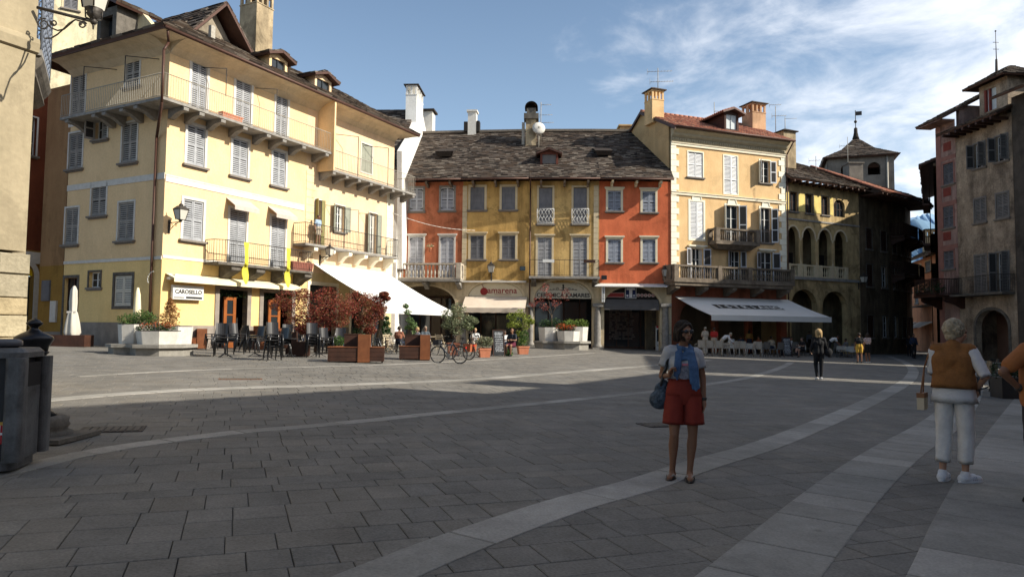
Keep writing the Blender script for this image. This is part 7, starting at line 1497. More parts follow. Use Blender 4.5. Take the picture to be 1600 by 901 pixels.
# ---- closed parasol
a = gp(112, 541); t = thing('closed_parasol', 'tall closed pale parasol in a dark base by the shaded side door', 'parasol', T(a.x, a.y, a.z)); hp_ = pY(112,446,a.y).z-a.z
b = MB(); n = 22; prof = [(.05,hp_-.02),(.12,hp_-.2),(.145,hp_-.7),(.13,hp_-1.12),(.17,hp_-1.2),(.25,hp_-1.65),(.29,hp_-2.05),(.22,hp_-2.3)]
vs = []; 
for r_, z in prof:
    for i in range(n): an = 2*math.pi*i/n; k = 1+.22*math.sin(an*5+z)*(1 if r_ > .1 else .2); vs.append((r_*k*math.cos(an), r_*k*math.sin(an), z+(.12*math.sin(an*5) if r_ < .3 and z < hp_-2.2 else 0)))
m_ = MB(); m_.add(vs, [(j*n+i, (j+1)*n+i, (j+1)*n+(i+1)%n, j*n+(i+1)%n) for j in range(len(prof)-1) for i in range(n)]+[tuple(range(n))], 0, True); m_.build('canopy', [M_cloth], t); MB().tube((0,0,0),(0,0,hp_),.03,n=8).build('pole', [M_ironl], t)
MB().box(-.75,.75,-.35,.35,0,.5).build('base_box', [M_wood], t); MB().box(-.2,.2,-.15,-.13,hp_-1.2,hp_-1.12).build('tie_strap', [M_surr], t)
a = gp(192, 546); t = thing('closed_parasol', 'narrow closed grey parasol behind the left octagonal tub', 'parasol', T(a.x, a.y+1.0, a.z)); hp2 = pY(193,449,a.y+1.0).z-a.z; MB().lathe([(.16,hp2-1.5),(.15,hp2-.9),(.11,hp2-.3),(.04,hp2)], n=12).build('canopy', [M_can], t); MB().tube((0,0,0),(0,0,hp2),.025,n=8).build('pole', [M_ironl], t)
# ---- black stacking chairs and tables
def chair_proto(name, label, m, back_h=.84):
    t = thing(name, label, 'chair', T(0,0,-50))
    sm_ = MB(); sm_.hexa([(-.21,-.23,.44),(.21,-.23,.44),(.19,.2,.43),(-.19,.2,.43),(-.21,-.23,.47),(.21,-.23,.47),(.19,.2,.455),(-.19,.2,.455)]); sm_.build('seat', [m], t)
    bk = MB(); n = 6
    for k in range(4):
        z0, z1 = .46+k*(back_h-.46)/4, .46+(k+1)*(back_h-.46)/4; y0, y1 = .2+.07*k/4, .2+.07*(k+1)/4
        for i in range(n):
            x0, x1 = -.19+.38*i/n, -.19+.38*(i+1)/n; q0, q1 = .05*(1-(2*i/n-1)**2), .05*(1-(2*(i+1)/n-1)**2)
            bk.hexa([(x0,y0+q0,z0),(x1,y0+q1,z0),(x1,y0+q1+.018,z0),(x0,y0+q0+.018,z0),(x0,y1+q0,z1),(x1,y1+q1,z1),(x1,y1+q1+.018,z1),(x0,y1+q0+.018,z1)])
    bk.build('backrest', [m], t)
    for sx in (-1,1):
        MB().tube((sx*.19,-.21,.45),(sx*.22,-.25,0),.03,.018,6).build('leg', [m], t); MB().tube((sx*.18,.2,.45),(sx*.20,.29,0),.03,.018,6).build('leg', [m], t)
    return t
ch0 = chair_proto('stacking_chair', 'x', mat('glossy_black_plastic', (0.016,0.016,0.018,1), 0.3, (0.022,0.022,0.024,1), 4, 3, .4, spec=.6)); used = [False]
def put(proto, M, label, group, flag):
    if not flag[0]: flag[0] = True; proto.matrix_world = M; proto['label'] = label; proto['group'] = group; return proto
    o = copy_tree(proto, M, label); o['group'] = group; return o
ORD = ['lowest', 'second lowest', 'middle', 'second highest', 'topmost']
def stack(px, py, rot, n, where):
    p = gp(px, py)
    for k in range(n):
        nm = {1:['single'],2:['lower','upper'],3:['lowest','middle','topmost'],4:['lowest','second lowest','second highest','topmost'],5:ORD}[n][k]
        M = T(p.x, p.y, p.z+.0) @ RZ(R(rot)) @ T(0, -.055*k, .105*k) @ SC(1.12)
        put(ch0, M, '%s black plastic chair of the stack %s' % (nm, where), 'stacked black terrace chairs', used)
stack(345, 556, 20, 4, 'nearest the wooden bench by the cafe wall'); stack(336, 547, -30, 3, 'by the wall left of the cafe door')
stack(425, 562, 35, 5, 'farthest forward in the square'); stack(404, 551, -20, 3, 'behind the foremost round table'); stack(449, 552, 25, 4, 'just left of the low dark planter box')
stack(487, 558, 25, 5, 'under the big red maple'); stack(532, 552, 15, 3, 'behind the two-part wooden bench'); stack(462, 547, -10, 3, 'in the shade under the left maple')
stack(366, 553, 60, 4, 'right of the leftmost round table'); stack(440, 558, -25, 3, 'touching the low dark planter box'); stack(507, 553, 40, 3, 'behind the trunk of the red maple'); stack(388, 549, 150, 3, 'before the first orange door leaf')
stack(585, 552, -60, 3, 'right of the two-part wooden bench'); stack(632, 553, -50, 3, 'beside the bench near the bicycle'); stack(574, 547, 10, 2, 'just behind the bench planter'); 
def table_proto(name, label, r, m, round_=True, h_=.74):
    t = thing(name, label, 'table', T(0,0,-50)); b = MB()
    if round_: b.lathe([(r,h_-.025),(r,h_)], n=20, smooth=False)
    else: b.box(-r,r,-r*.8,r*.8,h_-.03,h_)
    b.build('table_top', [m], t); MB().tube((0,0,.1),(0,0,h_-.02),.025,n=8).build('post', [m], t)
    for k in range(4): a_ = math.pi/4+k*math.pi/2; MB().tube((0,0,.16),(.32*math.cos(a_),.32*math.sin(a_),0),.018,.014,6).build('leg', [m], t)
    return t
tb0 = table_proto('round_table', 'x', .36, M_black); tu = [False]
for px, py, lab in ((352,558,'small round black table in front of the leftmost chair stack'),(398,557,'small round black table left of the foremost chair stack'),(418,563,'small round black table nearest the viewer in the cafe terrace'),(452,558,'small round black table beside the low dark planter box'),(497,557,'small round black table right of the stack under the maple'),(515,551,'small round black table half hidden behind the flower pot'),(556,549,'small round black table behind the two-part bench'),(602,551,'small round black table left of the wooden screen')):
    put(tb0, at(px, py, random.random()*90), lab, 'small round black terrace tables', tu)
# ---- wooden benches / planter boxes
def plank_box(parent, x0, x1, y0, y1, z0, z1, m, n=4, name='plank'):
    h_ = (z1-z0)/n
    for i in range(n):
        MB().box(x0, x1, y0, y1, z0+i*h_+.004, z0+(i+1)*h_-.004).build(name, [m], parent)
def bench_box(name, label, px, py, wL, hL, wP, hP, wR=0, d_=.55, rot=8, ms=(None, None)):
    t = thing(name, label, 'bench planter', at(px, py, rot)); md, ml = ms[0] or M_wood, ms[1] or M_woodl
    plank_box(t, -wP/2-wL, -wP/2-.002, 0, d_, .06, hL-.03, md, 3); MB().box(-wP/2-wL-.02, -wP/2-.003, -.02, d_+.02, hL-.028, hL).build('seat_top', [ml], t)
    MB().box(-wP/2, wP/2, -.03, d_+.05, .03, hP).build('upright_panel', [ml], t)
    if wR: plank_box(t, wP/2+.002, wP/2+wR, 0, d_, .06, hL-.03, md, 3); MB().box(wP/2+.003, wP/2+wR+.02, -.02, d_+.02, hL-.028, hL).build('seat_top', [ml], t)
    for x in (-wP/2-wL+.06, wP/2-.05, wP/2+wR-.06): MB().box(x-.03,x+.03,.05,.11,0,.06).build('foot', [M_iron], t)
    return t
M_or = mat('chestnut_panel', srgb(130,80,50), .5, srgb(92,54,34), 3, 8, .7, streak=.25)
t = bench_box('bench_planter', 'two-part dark wooden bench with an orange-brown upright panel, nearest the viewer', 568, 567, 1.05, .58, .42, 1.02, .5, ms=(M_wood, M_or)); MB().box(-.75,-.2,.6,1.2,.04,1.02).box(-.78,-.18,.58,1.22,1.022,1.04).build('rear_box', [M_wood], t)
t = bench_box('bench_planter', 'dark wooden bench with a tall chestnut panel just left of the bicycle', 664, 563, .82, .58, .40, 1.02, 0, ms=(M_wood, M_or)); MB().box(-.8,-.1,.6,1.15,.04,1.0).box(-.82,-.1,.58,1.17,1.002,1.02).build('rear_box', [M_wood], t)
t = bench_box('bench_planter', 'brown wooden bench with tall panel against the grey plinth left of the chairs', 315, 545, .55, .52, .42, .92, 0, rot=28, ms=(M_woodl, M_or))
t = bench_box('bench_planter', 'low dark planter box between the stacked chairs', 472, 557, .4, .98, .5, .60, 0, rot=10, ms=(M_wood, M_wood))
t = bench_box('bench_planter', 'dark brown wooden screen beside the cafe door behind the chairs', 410, 546, .3, .9, .7, 1.12, .5, rot=28, ms=(M_wood, M_or))
t = bench_box('bench_planter', 'wooden box counter behind the stacked chairs in the middle of the cafe front', 440, 544, .4, .8, .6, 1.0, 0, rot=28, ms=(M_woodl, M_or))
# ---- maples
def maple(name, label, px, py, blobs, seed, h0=1.0):
    p = gp(px, py); t = thing(name, label, 'tree', T(p.x, p.y, p.z)); Y = p.y; rnd = random.Random(seed); loc = []
    for bx_, by_, rx, dy in blobs: q = pY(bx_, by_, Y+dy)-p; r_ = rx*1.36*Y/FPX; loc.append((q, (r_, r_, r_*.62)))
    crown(t, loc, .047, [LR, leafmat('turning_maple_leaves', (0.10,0.09,0.03,1), (0.34,0.16,0.07,1))], 760, seed, 'crown'); b = MB(); b.tube((0,0,0),(0.05,0,h0),.07,.05,8)
    for q, r_ in loc: m1 = Vector((q.x*.35, q.y*.35, h0+(q.z-h0)*.45)); b.tube((0.05,0,h0-.1), m1, .035, .02, 6); b.tube(m1, q, .02, .008, 5)
    b.build('trunk', [M_bark], t); return t
maple('red_maple', 'big dark red maple spreading over the stacked chairs', 492, 550, [(455,468,20,0),(438,475,14,.3),(470,488,22,0),(492,476,24,0),(512,462,18,.2),(520,485,22,0),(540,480,16,-.2),(485,500,22,0),(505,503,20,.2),(465,505,16,0),(528,500,14,0),(472,460,12,0),(478,515,10,.2)], 11)
maple('red_maple', 'smaller red maple in front of the big white awning', 572, 549, [(560,468,18,0),(545,478,14,0),(580,472,16,.2),(566,488,20,0),(585,490,14,0),(594,468,10,.2),(600,460,6,0),(572,504,14,0),(592,482,10,0),(578,516,8,0),(604,466,5,.1)], 12)
# ---- potted trees and pots
def pot_square(name, label, px, py, w_, h_, m=M_terra, rot=12):
    t = thing(name, label, 'plant pot', at(px, py, rot)); a_ = w_/2
    MB().prism([(-a_*.85,-a_*.85),(a_*.85,-a_*.85),(a_*.85,a_*.85),(-a_*.85,a_*.85)], 0, h_-.08, top=[(-a_,-a_),(a_,-a_),(a_,a_),(-a_,a_)]).build('pot_body', [m], t)
    MB().box(-a_*1.08,a_*1.08,-a_*1.08,a_*1.08,h_-.079,h_).build('rim', [m], t); MB().box(-a_*.9,a_*.9,-a_*.9,a_*.9,h_+.001,h_+.02).build('soil', [MATS['soil']], t); return t
def plant_on(px, py, h_, name, label, blobs, lm, size, n, seed, stem=None, cat='plant'):
    p = gp(px, py); return shrub(name, label, (p.x, p.y, p.z+h_), blobs, lm, size, n, seed, stem, cat)
pot_square('terracotta_pot', 'square terracotta pot with lavender beside the blackboard', 757, 558, .5, .42); plant_on(757,558,.44,'lavender_plant','spiky grey-green lavender in the square terracotta pot',[((0,0,.18),(.36,.34,.26)),((-.12,0,.3),(.3,.3,.25)),((.15,0,.3),(.28,.3,.22))],LLA,.05,260,21)
pot_square('terracotta_pot', 'square terracotta pot at the right end of the terrace plants', 817, 553, .55, .42); plant_on(817,553,.44,'green_shrub','green and reddish shrub in the rightmost terracotta pot',[((0,0,.25),(.36,.34,.34)),((.05,0,.55),(.26,.25,.28))],LG,.05,330,22)
pot_square('terracotta_pot', 'small terracotta pot with a green plant behind the two-part bench', 529, 553, .34, .36); plant_on(529,553,.38,'green_shrub','small round green plant in the pot behind the two-part bench',[((0,0,.18),(.28,.28,.26))],LG,.05,320,23)
pot_square('terracotta_pot', 'brown pot holding the silvery olive tree behind the bicycle', 708, 555, .55, .6, mat('brown_clay', srgb(128,78,58), .8))
def ptree(px, py, name, label, blobs, lm, size, n, seed, h0, z0=0):
    p = gp(px, py); t = thing(name, label, 'tree', T(p.x, p.y, p.z+z0)); loc = []
    for bx_, by_, rx, dy in blobs: q = pY(bx_, by_, p.y+dy)-Vector((p.x,p.y,p.z+z0)); r_ = rx*p.y/FPX; loc.append((q, (r_, r_, r_*.8)))
    crown(t, loc, size, lm, n, seed); b = MB(); b.tube((0,0,-.05),(0,0,h0),.035,.03,8)
    for q, r_ in loc: b.tube((0,0,h0*.8), q, .018, .006, 5)
    b.build('trunk', [M_bark], t); return t
ptree(712, 553, 'olive_tree', 'silvery olive tree in a pot behind the bicycle', [(700,492,12,0),(716,484,14,0),(706,505,13,0),(722,500,15,0),(730,508,9,0),(714,515,12,0),(735,498,7,0),(697,508,8,0),(742,502,6,.2)], LRO, .06, 260, 31, 1.0, .3)
ptree(737, 551, 'lemon_tree', 'darker green small tree just right of the olive tree', [(733,510,8,0),(739,500,8,0),(728,505,7,0)], LG, .06, 220, 32, .9, .2)
ptree(810, 549, 'yellow_green_tree', 'yellow-green small tree behind the seated man near the blackboard', [(800,495,9,0),(812,490,10,0),(824,498,9,0),(806,505,10,0),(820,508,9,0),(830,502,6,0),(798,508,7,0),(812,520,7,0),(816,532,6,0)], LY, .06, 190, 33, 1.0, .2)
ptree(643, 549, 'slender_tree', 'slender green tree standing right of the white awning edge', [(637,488,6,0),(640,500,7,0),(634,478,5,0),(645,508,8,0),(641,520,9,0),(645,530,8,0),(637,512,6,0)], leafmat('soft_green_leaves', (0.08,0.14,0.05,1), (0.18,0.26,0.10,1)), .06, 150, 34, 1.2, 0)
ptree(604, 548, 'conifer_bush', 'dark green pointed conifer by the awning leg', [(604,497,4,0),(604,505,6,0),(603,513,8,0),(604,521,9,0)], LD, .055, 300, 35, .6, .2)
shrub('trailing_ivy', 'trailing ivy in a low pot beside the blackboard', tuple(gp(793,556)), [((0,0,.25),(.25,.2,.26)),((.05,-.1,.1),(.2,.18,.12))], LG, .055, 220, 36)
shrub('basil_plant', 'leafy green plants on the ground under the far maple', tuple(gp(548,548)), [((0,0,.5),(.5,.3,.4)),((.4,0,.8),(.4,.3,.5))], LD, .06, 260, 37)
# ---- blackboards
def blackboard(px, py, label, w_, h_, rot, words, seed):
    t = thing('blackboard', label, 'menu board', at(px, py, rot)); tl = R(11)
    for sg, nm in ((1,'front_panel'),(-1,'rear_panel')):
        b = MB(); b.box(-w_/2,w_/2,-.012,.012,.05,h_); fr = MB().box(-w_/2-.04,-w_/2,-.02,.02,0,h_+.04).box(w_/2,w_/2+.04,-.02,.02,0,h_+.04).box(-w_/2,w_/2,-.02,.02,h_,h_+.04)
        M = T(0,-sg*h_*math.sin(tl),0) @ RX(-sg*tl); b.build(nm, [mat('chalkboard', (0.02,0.022,0.025,1), .8, (0.05,0.05,0.055,1), 5, 6, .6)], t, M); fr.build('frame', [M_wood], t, M)
    M = T(0,-h_*math.sin(tl),0) @ RX(-tl); b = MB(); z = h_-.12; rc = random.Random(seed)
    while z > .18:
        x = -w_/2+.06+rc.uniform(0,.05)
        while x < w_/2-.08: l = rc.uniform(.02,.07); b.hexa([(x,-.016,z),(x+l,-.016,z+rc.uniform(-.02,.02)),(x+l,-.013,z),(x,-.013,z),(x,-.016,z+.02),(x+l,-.016,z+.03),(x+l,-.013,z+.03),(x,-.013,z+.02)]); x += l+rc.uniform(.01,.03)
        z -= rc.uniform(.06,.1)
    b.build('chalk_writing', [mat('chalk', (0.6,0.62,0.65,1), .9)], t, M); return t
blackboard(778, 556, 'tall slate blackboard with chalk writing between the pots', .50, 1.25, 14, ['MENU','PIZZA','PASTA','GELATO','CAFFE','VINO'], 1)
# ---- bicycles
def wheel(parent, c, r=.34, hub='wheel'):
    b = MB(); n = 28; pts = [(c[0]+r*math.cos(2*math.pi*i/n), c[1], c[2]+r*math.sin(2*math.pi*i/n)) for i in range(n)]
    b.path(pts, .022, 6, closed=True); o = b.build('wheel', [M_black], parent)
    rim = MB(); rim.path([(c[0]+(r-.03)*math.cos(2*math.pi*i/n), c[1], c[2]+(r-.03)*math.sin(2*math.pi*i/n)) for i in range(n)], .010, 5, closed=True); rim.build('rim', [M_ironl], o)
    sp_ = MB(); [sp_.tube((c[0],c[1]+.02*(i%2),c[2]), (c[0]+(r-.03)*math.cos(i*.3927), c[1], c[2]+(r-.03)*math.sin(i*.3927)), .003, n=3) for i in range(16)]; sp_.tube((c[0],c[1]-.05,c[2]),(c[0],c[1]+.05,c[2]),.025,n=8); sp_.build('spokes', [M_ironl], o)
def bicycle(label, M, fm, bags, basket=False):
    t = thing('bicycle', label, 'bicycle', M); wheel(t, (-.52,0,.34)); wheel(t, (.52,0,.34))
    f = MB(); bb = (.0,0,.30); st = (.16,0,.86); hd = (-.36,0,.82)
    f.tube(bb, st, .018, n=8); f.tube(bb, (-.38,0,.70), .03, n=8); f.tube((.12,0,.72),(-.37,0,.78), .016, n=8); f.tube(bb,(.52,0,.34),.012,n=6); f.tube((.14,0,.78),(.52,0,.34),.011,n=6); f.tube((-.34,0,.9),(-.52,0,.34),.016,n=6); f.build('frame', [fm], t)
    h_ = MB(); h_.tube((-.34,0,.88),(-.30,0,1.06),.014,n=6); h_.path([(-.16,-.30,1.08),(-.26,-.22,1.10),(-.31,0,1.07),(-.26,.22,1.10),(-.16,.30,1.08)], .012, 6); h_.build('handlebar', [M_iron], t)
    MB().hexa([(.05,-.02,.93),(.28,-.08,.93),(.28,.08,.93),(.05,.02,.93),(.04,-.03,.97),(.30,-.10,.98),(.30,.10,.98),(.04,.03,.97)]).tube((.16,0,.8),(.16,0,.93),.013,n=6).build('saddle', [M_black], t)
    MB().box(.36,.78,-.07,.07,.70,.72).tube((.6,-.06,.71),(.54,-.05,.36),.008,n=4).tube((.6,.06,.71),(.54,.05,.36),.008,n=4).build('carrier', [M_iron], t)
    MB().lathe([(.10,0),(.10,.01)], (0,0,0), 14, 0, False).xf(T(0,-.04,.30) @ RX(R(90))).tube((0,-.08,.30),(.12,-.12,.20),.010,n=5).tube((0,.06,.30),(-.12,.12,.40),.010,n=5).build('crank', [M_ironl], t)
    MB().tube((.02,-.02,.28),(.16,-.22,.0),.010,n=5).build('kickstand', [M_ironl], t)
    if bags:
        for sg in (-1,1): MB().hexa([(.40,sg*.09,.36),(.74,sg*.09,.36),(.74,sg*.24,.36),(.40,sg*.24,.36),(.36,sg*.09,.70),(.78,sg*.09,.70),(.78,sg*.25,.70),(.36,sg*.25,.70)]).build('pannier', [bags], t)
    if basket: MB().box(-.66,-.40,-.15,.15,.72,.74).box(-.66,-.64,-.15,.15,.74,.94).box(-.42,-.40,-.15,.15,.74,.94).box(-.64,-.42,-.15,-.13,.74,.94).box(-.64,-.42,.13,.15,.74,.94).build('basket', [M_black], t)
    MB().box(.78,.80,-.04,.04,.60,.68).build('rear_light', [mat('rear_lamp_red', srgb(190,40,36), .4)], t)
M_pan = mat('tan_leather', srgb(166,92,58), .6, srgb(130,70,42), 5, 5, .5)
bicycle('dark grey bicycle with front basket parked at the terrace edge, nearest the viewer', at(701,567,-24,.93), mat('gunmetal', srgb(96,98,104), .35, srgb(80,82,88), 4, 4, .4, metal=.6), None, True)
bicycle('bicycle with orange-brown leather panniers standing behind the dark grey one', at(718,561,-32,.93), M_black, M_pan)
bicycle('third bicycle half hidden by the lavender pot', at(741,556,-60), M_iron, None)
# ---- slatted folding chairs and tables further right
fc0 = thing('folding_chair', 'x', 'chair', T(0,0,-50)); M_fold = mat('pale_slatted_wood', srgb(196,180,152), .7, srgb(164,146,118), 4, 6, .6)
for i in range(5): MB().box(-.2,.2,-.2+i*.085,-.2+i*.085+.06,.44,.46).build('seat_slat', [M_fold], fc0)
for i in range(3): MB().box(-.2,.2,.21+.02*i,.23+.02*i,.6+.1*i,.66+.1*i).build('back_slat', [M_fold], fc0)
for sx in (-1,1): MB().tube((sx*.2,-.22,.0),(sx*.2,.27,.88),.014,n=5).build('leg', [M_fold], fc0); MB().tube((sx*.18,.24,.0),(sx*.18,-.2,.45),.014,n=5).build('leg', [M_fold], fc0)
fu = [False]
for px, py, rt, lab in ((597,549,-60,'folding slatted chair nearest the wooden bench'),(607,550,40,'folding slatted chair facing the seated woman'),(617,548,-20,'folding slatted chair turned away near the slender tree'),(668,548,30,'folding slatted chair under the man in sunglasses'),(745,549,-10,'folding slatted chair of the person in white'),(688,547,160,'folding slatted chair behind the dark grey bicycle')):
    put(fc0, at(px, py, rt), lab, 'pale slatted folding chairs', fu)
wt0 = table_proto('cafe_table', 'x', .42, M_fold, False); wu = [False]
for px, py, lab in ((606,546,'pale wooden cafe table left of the slender tree'),(632,546,'pale wooden cafe table beside the person in brown'),(680,546,'pale wooden cafe table in front of the man in sunglasses'),(752,546,'pale wooden cafe table of the person in white'),(790,549,'pale wooden cafe table beside the blackboard')): put(wt0, at(px,py,10), lab, 'pale wooden cafe tables', wu)
# ---- restaurant terrace under the printed awning: woven chairs, clothed tables
M_wick = mat('pale_woven_plastic', srgb(176,168,156), .7, srgb(146,138,126), 20, 4, .7); M_wickd = mat('grey_woven_plastic', srgb(104,100,96), .7, srgb(80,76,72), 20, 4, .7)
wc0 = chair_proto('woven_chair', 'x', M_wick, .86); cu_ = [False]; wcd = chair_proto('woven_chair', 'x', M_wickd, .86); cd_ = [False]
MB().tube((-.22,-.2,.64),(-.22,.2,.66),.018,n=5).tube((-.22,-.2,.64),(-.22,-.23,.45),.014,n=5).build('armrest', [M_wick], wc0); MB().tube((.22,-.2,.64),(.22,.2,.66),.018,n=5).tube((.22,-.2,.64),(.22,-.23,.45),.014,n=5).build('armrest', [M_wick], wc0)
rowx = [1094,1108,1121,1132,1147,1158,1172,1184,1196,1206,1217]
for i, px in enumerate(rowx): put(wc0 if px < 1190 else wcd, at(px, 555.5+(px-1094)*.02, [180,170,185,95,200,180,-90,170,180,90,185][i], 1.1), ['leftmost pale woven chair of the front row','second pale woven chair of the front row','pale woven chair behind the person bending in white','pale woven chair turned sideways next to the bending person','pale woven chair left of the first clothed table','fifth pale woven chair before the woman in the yellow jacket','pale woven chair right of the first clothed table','pale woven chair facing the menu easel','grey woven chair left of the menu easel','grey woven chair behind the menu easel','grey woven chair right of the menu easel'][i], 'woven chairs of the restaurant terrace', cu_ if px < 1190 else cd_)
for px, py, rt, lab in ((1240,556,180,'grey woven chair beside the seated woman in dark clothes'),(1262,555,90,'grey woven chair near the walking blonde woman'),(1305,556,180,'grey woven chair left of the leaning waiter'),(1316,558,-90,'grey woven chair in front of the far right clothed table'),(1332,557,180,'grey woven chair at the right end of the terrace')): put(wcd, at(px,py,rt,1.1), lab, 'woven chairs of the restaurant terrace', cd_)
ct0 = table_proto('clothed_table', 'x', .45, M_wood, False); b = MB(); c_ = .47
for i in range(4):
    a_ = RZ(i*math.pi/2); q0 = [Vector((-c_,-c_,.755)), Vector((c_,-c_,.755)), Vector((c_*1.04,-c_*1.05,.42)), Vector((0,-c_*1.12,.36)), Vector((-c_*1.04,-c_*1.05,.44))]; b.poly([a_@v_ for v_ in q0])
b.quad((-c_,-c_,.756),(c_,-c_,.756),(c_,c_,.756),(-c_,c_,.756)); b.build('tablecloth', [M_cloth], ct0); ctu = [False]
for px, py, lab in ((1145,553,'white clothed table behind the bending person'),(1162,553,'white clothed table under the middle of the printed awning'),(1196,553,'white clothed table left of the menu easel'),(1243,555,'white clothed table of the seated woman in dark clothes'),(1324,558,'white clothed table right of the leaning waiter'),(1108,552,'white clothed table behind the two standing guests')): put(ct0, at(px,py,12,1.0), lab, 'tables with white cloths', ctu)
blackboard(1228, 557, 'dark menu easel standing on the edge of the restaurant terrace', .55, 1.25, 12, ['MENU','----','----','----','----'], 2)
# panel signs by the tobacco shop
a = gp(1026, 547); t = thing('display_stand', 'narrow white upright display stand by the tobacco shop pillar', 'display stand', T(a.x, a.y-.4, a.z)); MB().box(-.14,.14,-.1,.1,0,1.75).build('body', [M_white], t); MB().box(-.14,.14,-.11,-.1,1.6,1.75).build('red_band', [M_shr], t); MB().box(-.08,.08,-.112,-.101,.65,1.5).build('glass_strip', [M_glass], t); text_mb('C', .2, .002).xf(T(0,-.104,.3) @ RX(R(90))).build('letter', [M_signdark], t)
a = gp(1037, 548); t = thing('grey_cabinet', 'grey metal street cabinet against the pillar right of the tobacco shop', 'cabinet', T(a.x+.1, a.y-.3, a.z)); MB().box(-.34,.34,-.15,.15,0,1.15).build('body', [M_ironl], t); MB().box(-.36,.36,-.17,.17,1.152,1.18).build('lid', [M_iron], t)
# right foreground: black table and chairs, dark planter box
a = gp(1548, 612)
t = copy_tree(tb0, at(1549, 612, 20, 1.15), 'small black table right of the woman in the brown vest'); t['group'] = 'small round black terrace tables'
o = copy_tree(ch0, at(1529, 616, -70, 1.1), 'single black chair just right of the woman in the brown vest'); o['group'] = 'loose black chairs at the right edge'
o = copy_tree(ch0, at(1540, 606, 200, 1.1), 'single black chair behind the small table at the right edge'); o['group'] = 'loose black chairs at the right edge'
t = thing('dark_planter_box', 'low black planter box with clipped dark hedge at the right edge', 'planter', at(1592, 622, -8)); MB().box(-.55,.9,-.3,.3,0,.55).build('box', [M_black], t)
shrub('clipped_hedge', 'clipped dark hedge in the black box at the right edge', tuple((at(1592,622,-8) @ Vector((.15,0,.6)))), [((x,0,.12),(.4,.3,.28)) for x in (-.5,-.1,.3,.6)], leafmat('hedge_leaves', (0.012,0.03,0.012,1), (0.035,0.06,0.02,1)), .05, 330, 41)
# terracotta boxes on balconies, yellow banners, flood lights, cable
p = FL.M @ Vector((FL.u(362,175,.6), -.55, ZS4)); t = thing('balcony_flower_box', 'long terracotta flower box on the long top balcony', 'flower box', T(*p) @ RZ(math.atan2(DL.y, DL.x))); MB().prism([(-.55,-.12),(.55,-.12),(.55,.12),(-.55,.12)], 0, .3, top=[(-.6,-.15),(.6,-.15),(.6,.15),(-.6,.15)]).build('box', [M_terra], t); MB().box(-.62,.62,-.17,.17,.301,.36).build('rim', [M_terra], t)
p = FL.M @ Vector((FL.u(470,415,.6), -.6, zb1)); t = thing('balcony_flower_box', 'large reddish flower box at the end of the low cafe balcony', 'flower box', T(*p) @ RZ(math.atan2(DL.y, DL.x))); MB().prism([(-.7,-.15),(.7,-.15),(.7,.15),(-.7,.15)], 0, .4, top=[(-.78,-.18),(.78,-.18),(.78,.18),(-.78,.18)]).build('box', [mat('reddish_clay', srgb(150,92,78), .8)], t); MB().box(-.8,.8,-.2,.2,.401,.46).build('rim', [MATS['reddish_clay']], t)
M_ban = leafmat('yellow_banner', (0.80,0.72,0.06,1), (0.80,0.74,0.10,1))
for px, lab in ((384,'yellow banner knotted on the left of the cafe balcony'),(450,'yellow banner hanging on the right of the cafe balcony')):
    u = FL.u(px, 410, .95); t = thing('yellow_banner', lab, 'banner', FL.M @ T(u,-.97,zb1)); b = MB(); n = 7
    prof = [(1.05,.16,.0),(.7,.13,.02),(.3,.12,.03),(.05,.10,.03),(-.05,.10,-.02),(-.25,.17,-.06),(-.5,.19,-.02),(-.72,.15,.02),(-.95,.05,.05)]
    vs = [(w_*(2*i/n-1), -.03*math.sin(i*2.2+z*3)-dy_, z) for z, w_, dy_ in prof for i in range(n+1)]; b.add(vs, [(j*(n+1)+i, j*(n+1)+i+1, (j+1)*(n+1)+i+1, (j+1)*(n+1)+i) for j in range(len(prof)-1) for i in range(n)], 0, True); b.build('cloth', [M_ban], t); MB().ball((0,-.04,0),.09,8,6).build('knot', [M_ban], t)
def flood(label, M): 
    t = thing('floodlight', label, 'floodlight', M); MB().hexa([(-.2,-.3,-.14),(.2,-.3,-.14),(.12,-.05,-.1),(-.12,-.05,-.1),(-.2,-.3,.16),(.2,-.3,.16),(.12,-.05,.1),(-.12,-.05,.1)]).build('housing', [M_black], t); MB().quad((-.17,-.302,-.11),(.17,-.302,-.11),(.17,-.302,.13),(-.17,-.302,.13)).build('lens', [M_glass], t); MB().tube((0,-.05,0),(0,.02,-.12),.025,n=6).build('arm', [M_iron], t)
flood('black floodlight on the ledge end of the first ochre house', O2.M @ T(O2.u(817,420),0,O2.z(817,420))); flood('black floodlight above the left end of the thin white canopy', O4.M @ T(O4.u(943,434),0,O4.z(943,434)))
cam_t = thing('security_camera', 'white security cameras and cables on the sunlit corner above the cafe sign', 'camera', FL.M @ T(FL.u(264,430)+.1,0,FL.z(264,430))); MB().box(-.08,.08,-.4,-.1,-.06,.06).box(-.25,-.13,-.3,-.05,-.2,-.08).tube((0,-.1,0),(0,0,0),.03,n=6).tube((-.19,-.1,-.1),(-.05,0,.05),.02,n=5).build('camera_body', [M_white], cam_t)
p = FS.M @ Vector((WS-.45,-.12,0)); t = thing('cable_loop', 'loops of white cable hanging on the downpipe at the building corner', 'cable', FS.M @ T(WS-.5,-.2,FS.z(242,425))); b = MB(); b.path([(.1+.2*math.cos(i*.5),-.02,.12*math.sin(i*.5)-.05*i) for i in range(9)], .014, 5); b.build('cable', [M_white], t)
qa, qb = FL.M @ Vector((uB-.1,-.05,FL.z(612,333))), pY(742,360,49.6); t = thing('slack_wire', 'thin pale wire strung from the corner building to the ochre house', 'wire', T(*qa)); b = MB(); b.path([(qb-qa)*(i/16)-Vector((0,0,.9*math.sin(math.pi*i/16)*.3)) for i in range(17)], .018, 4); b.build('strand', [M_surr], t)
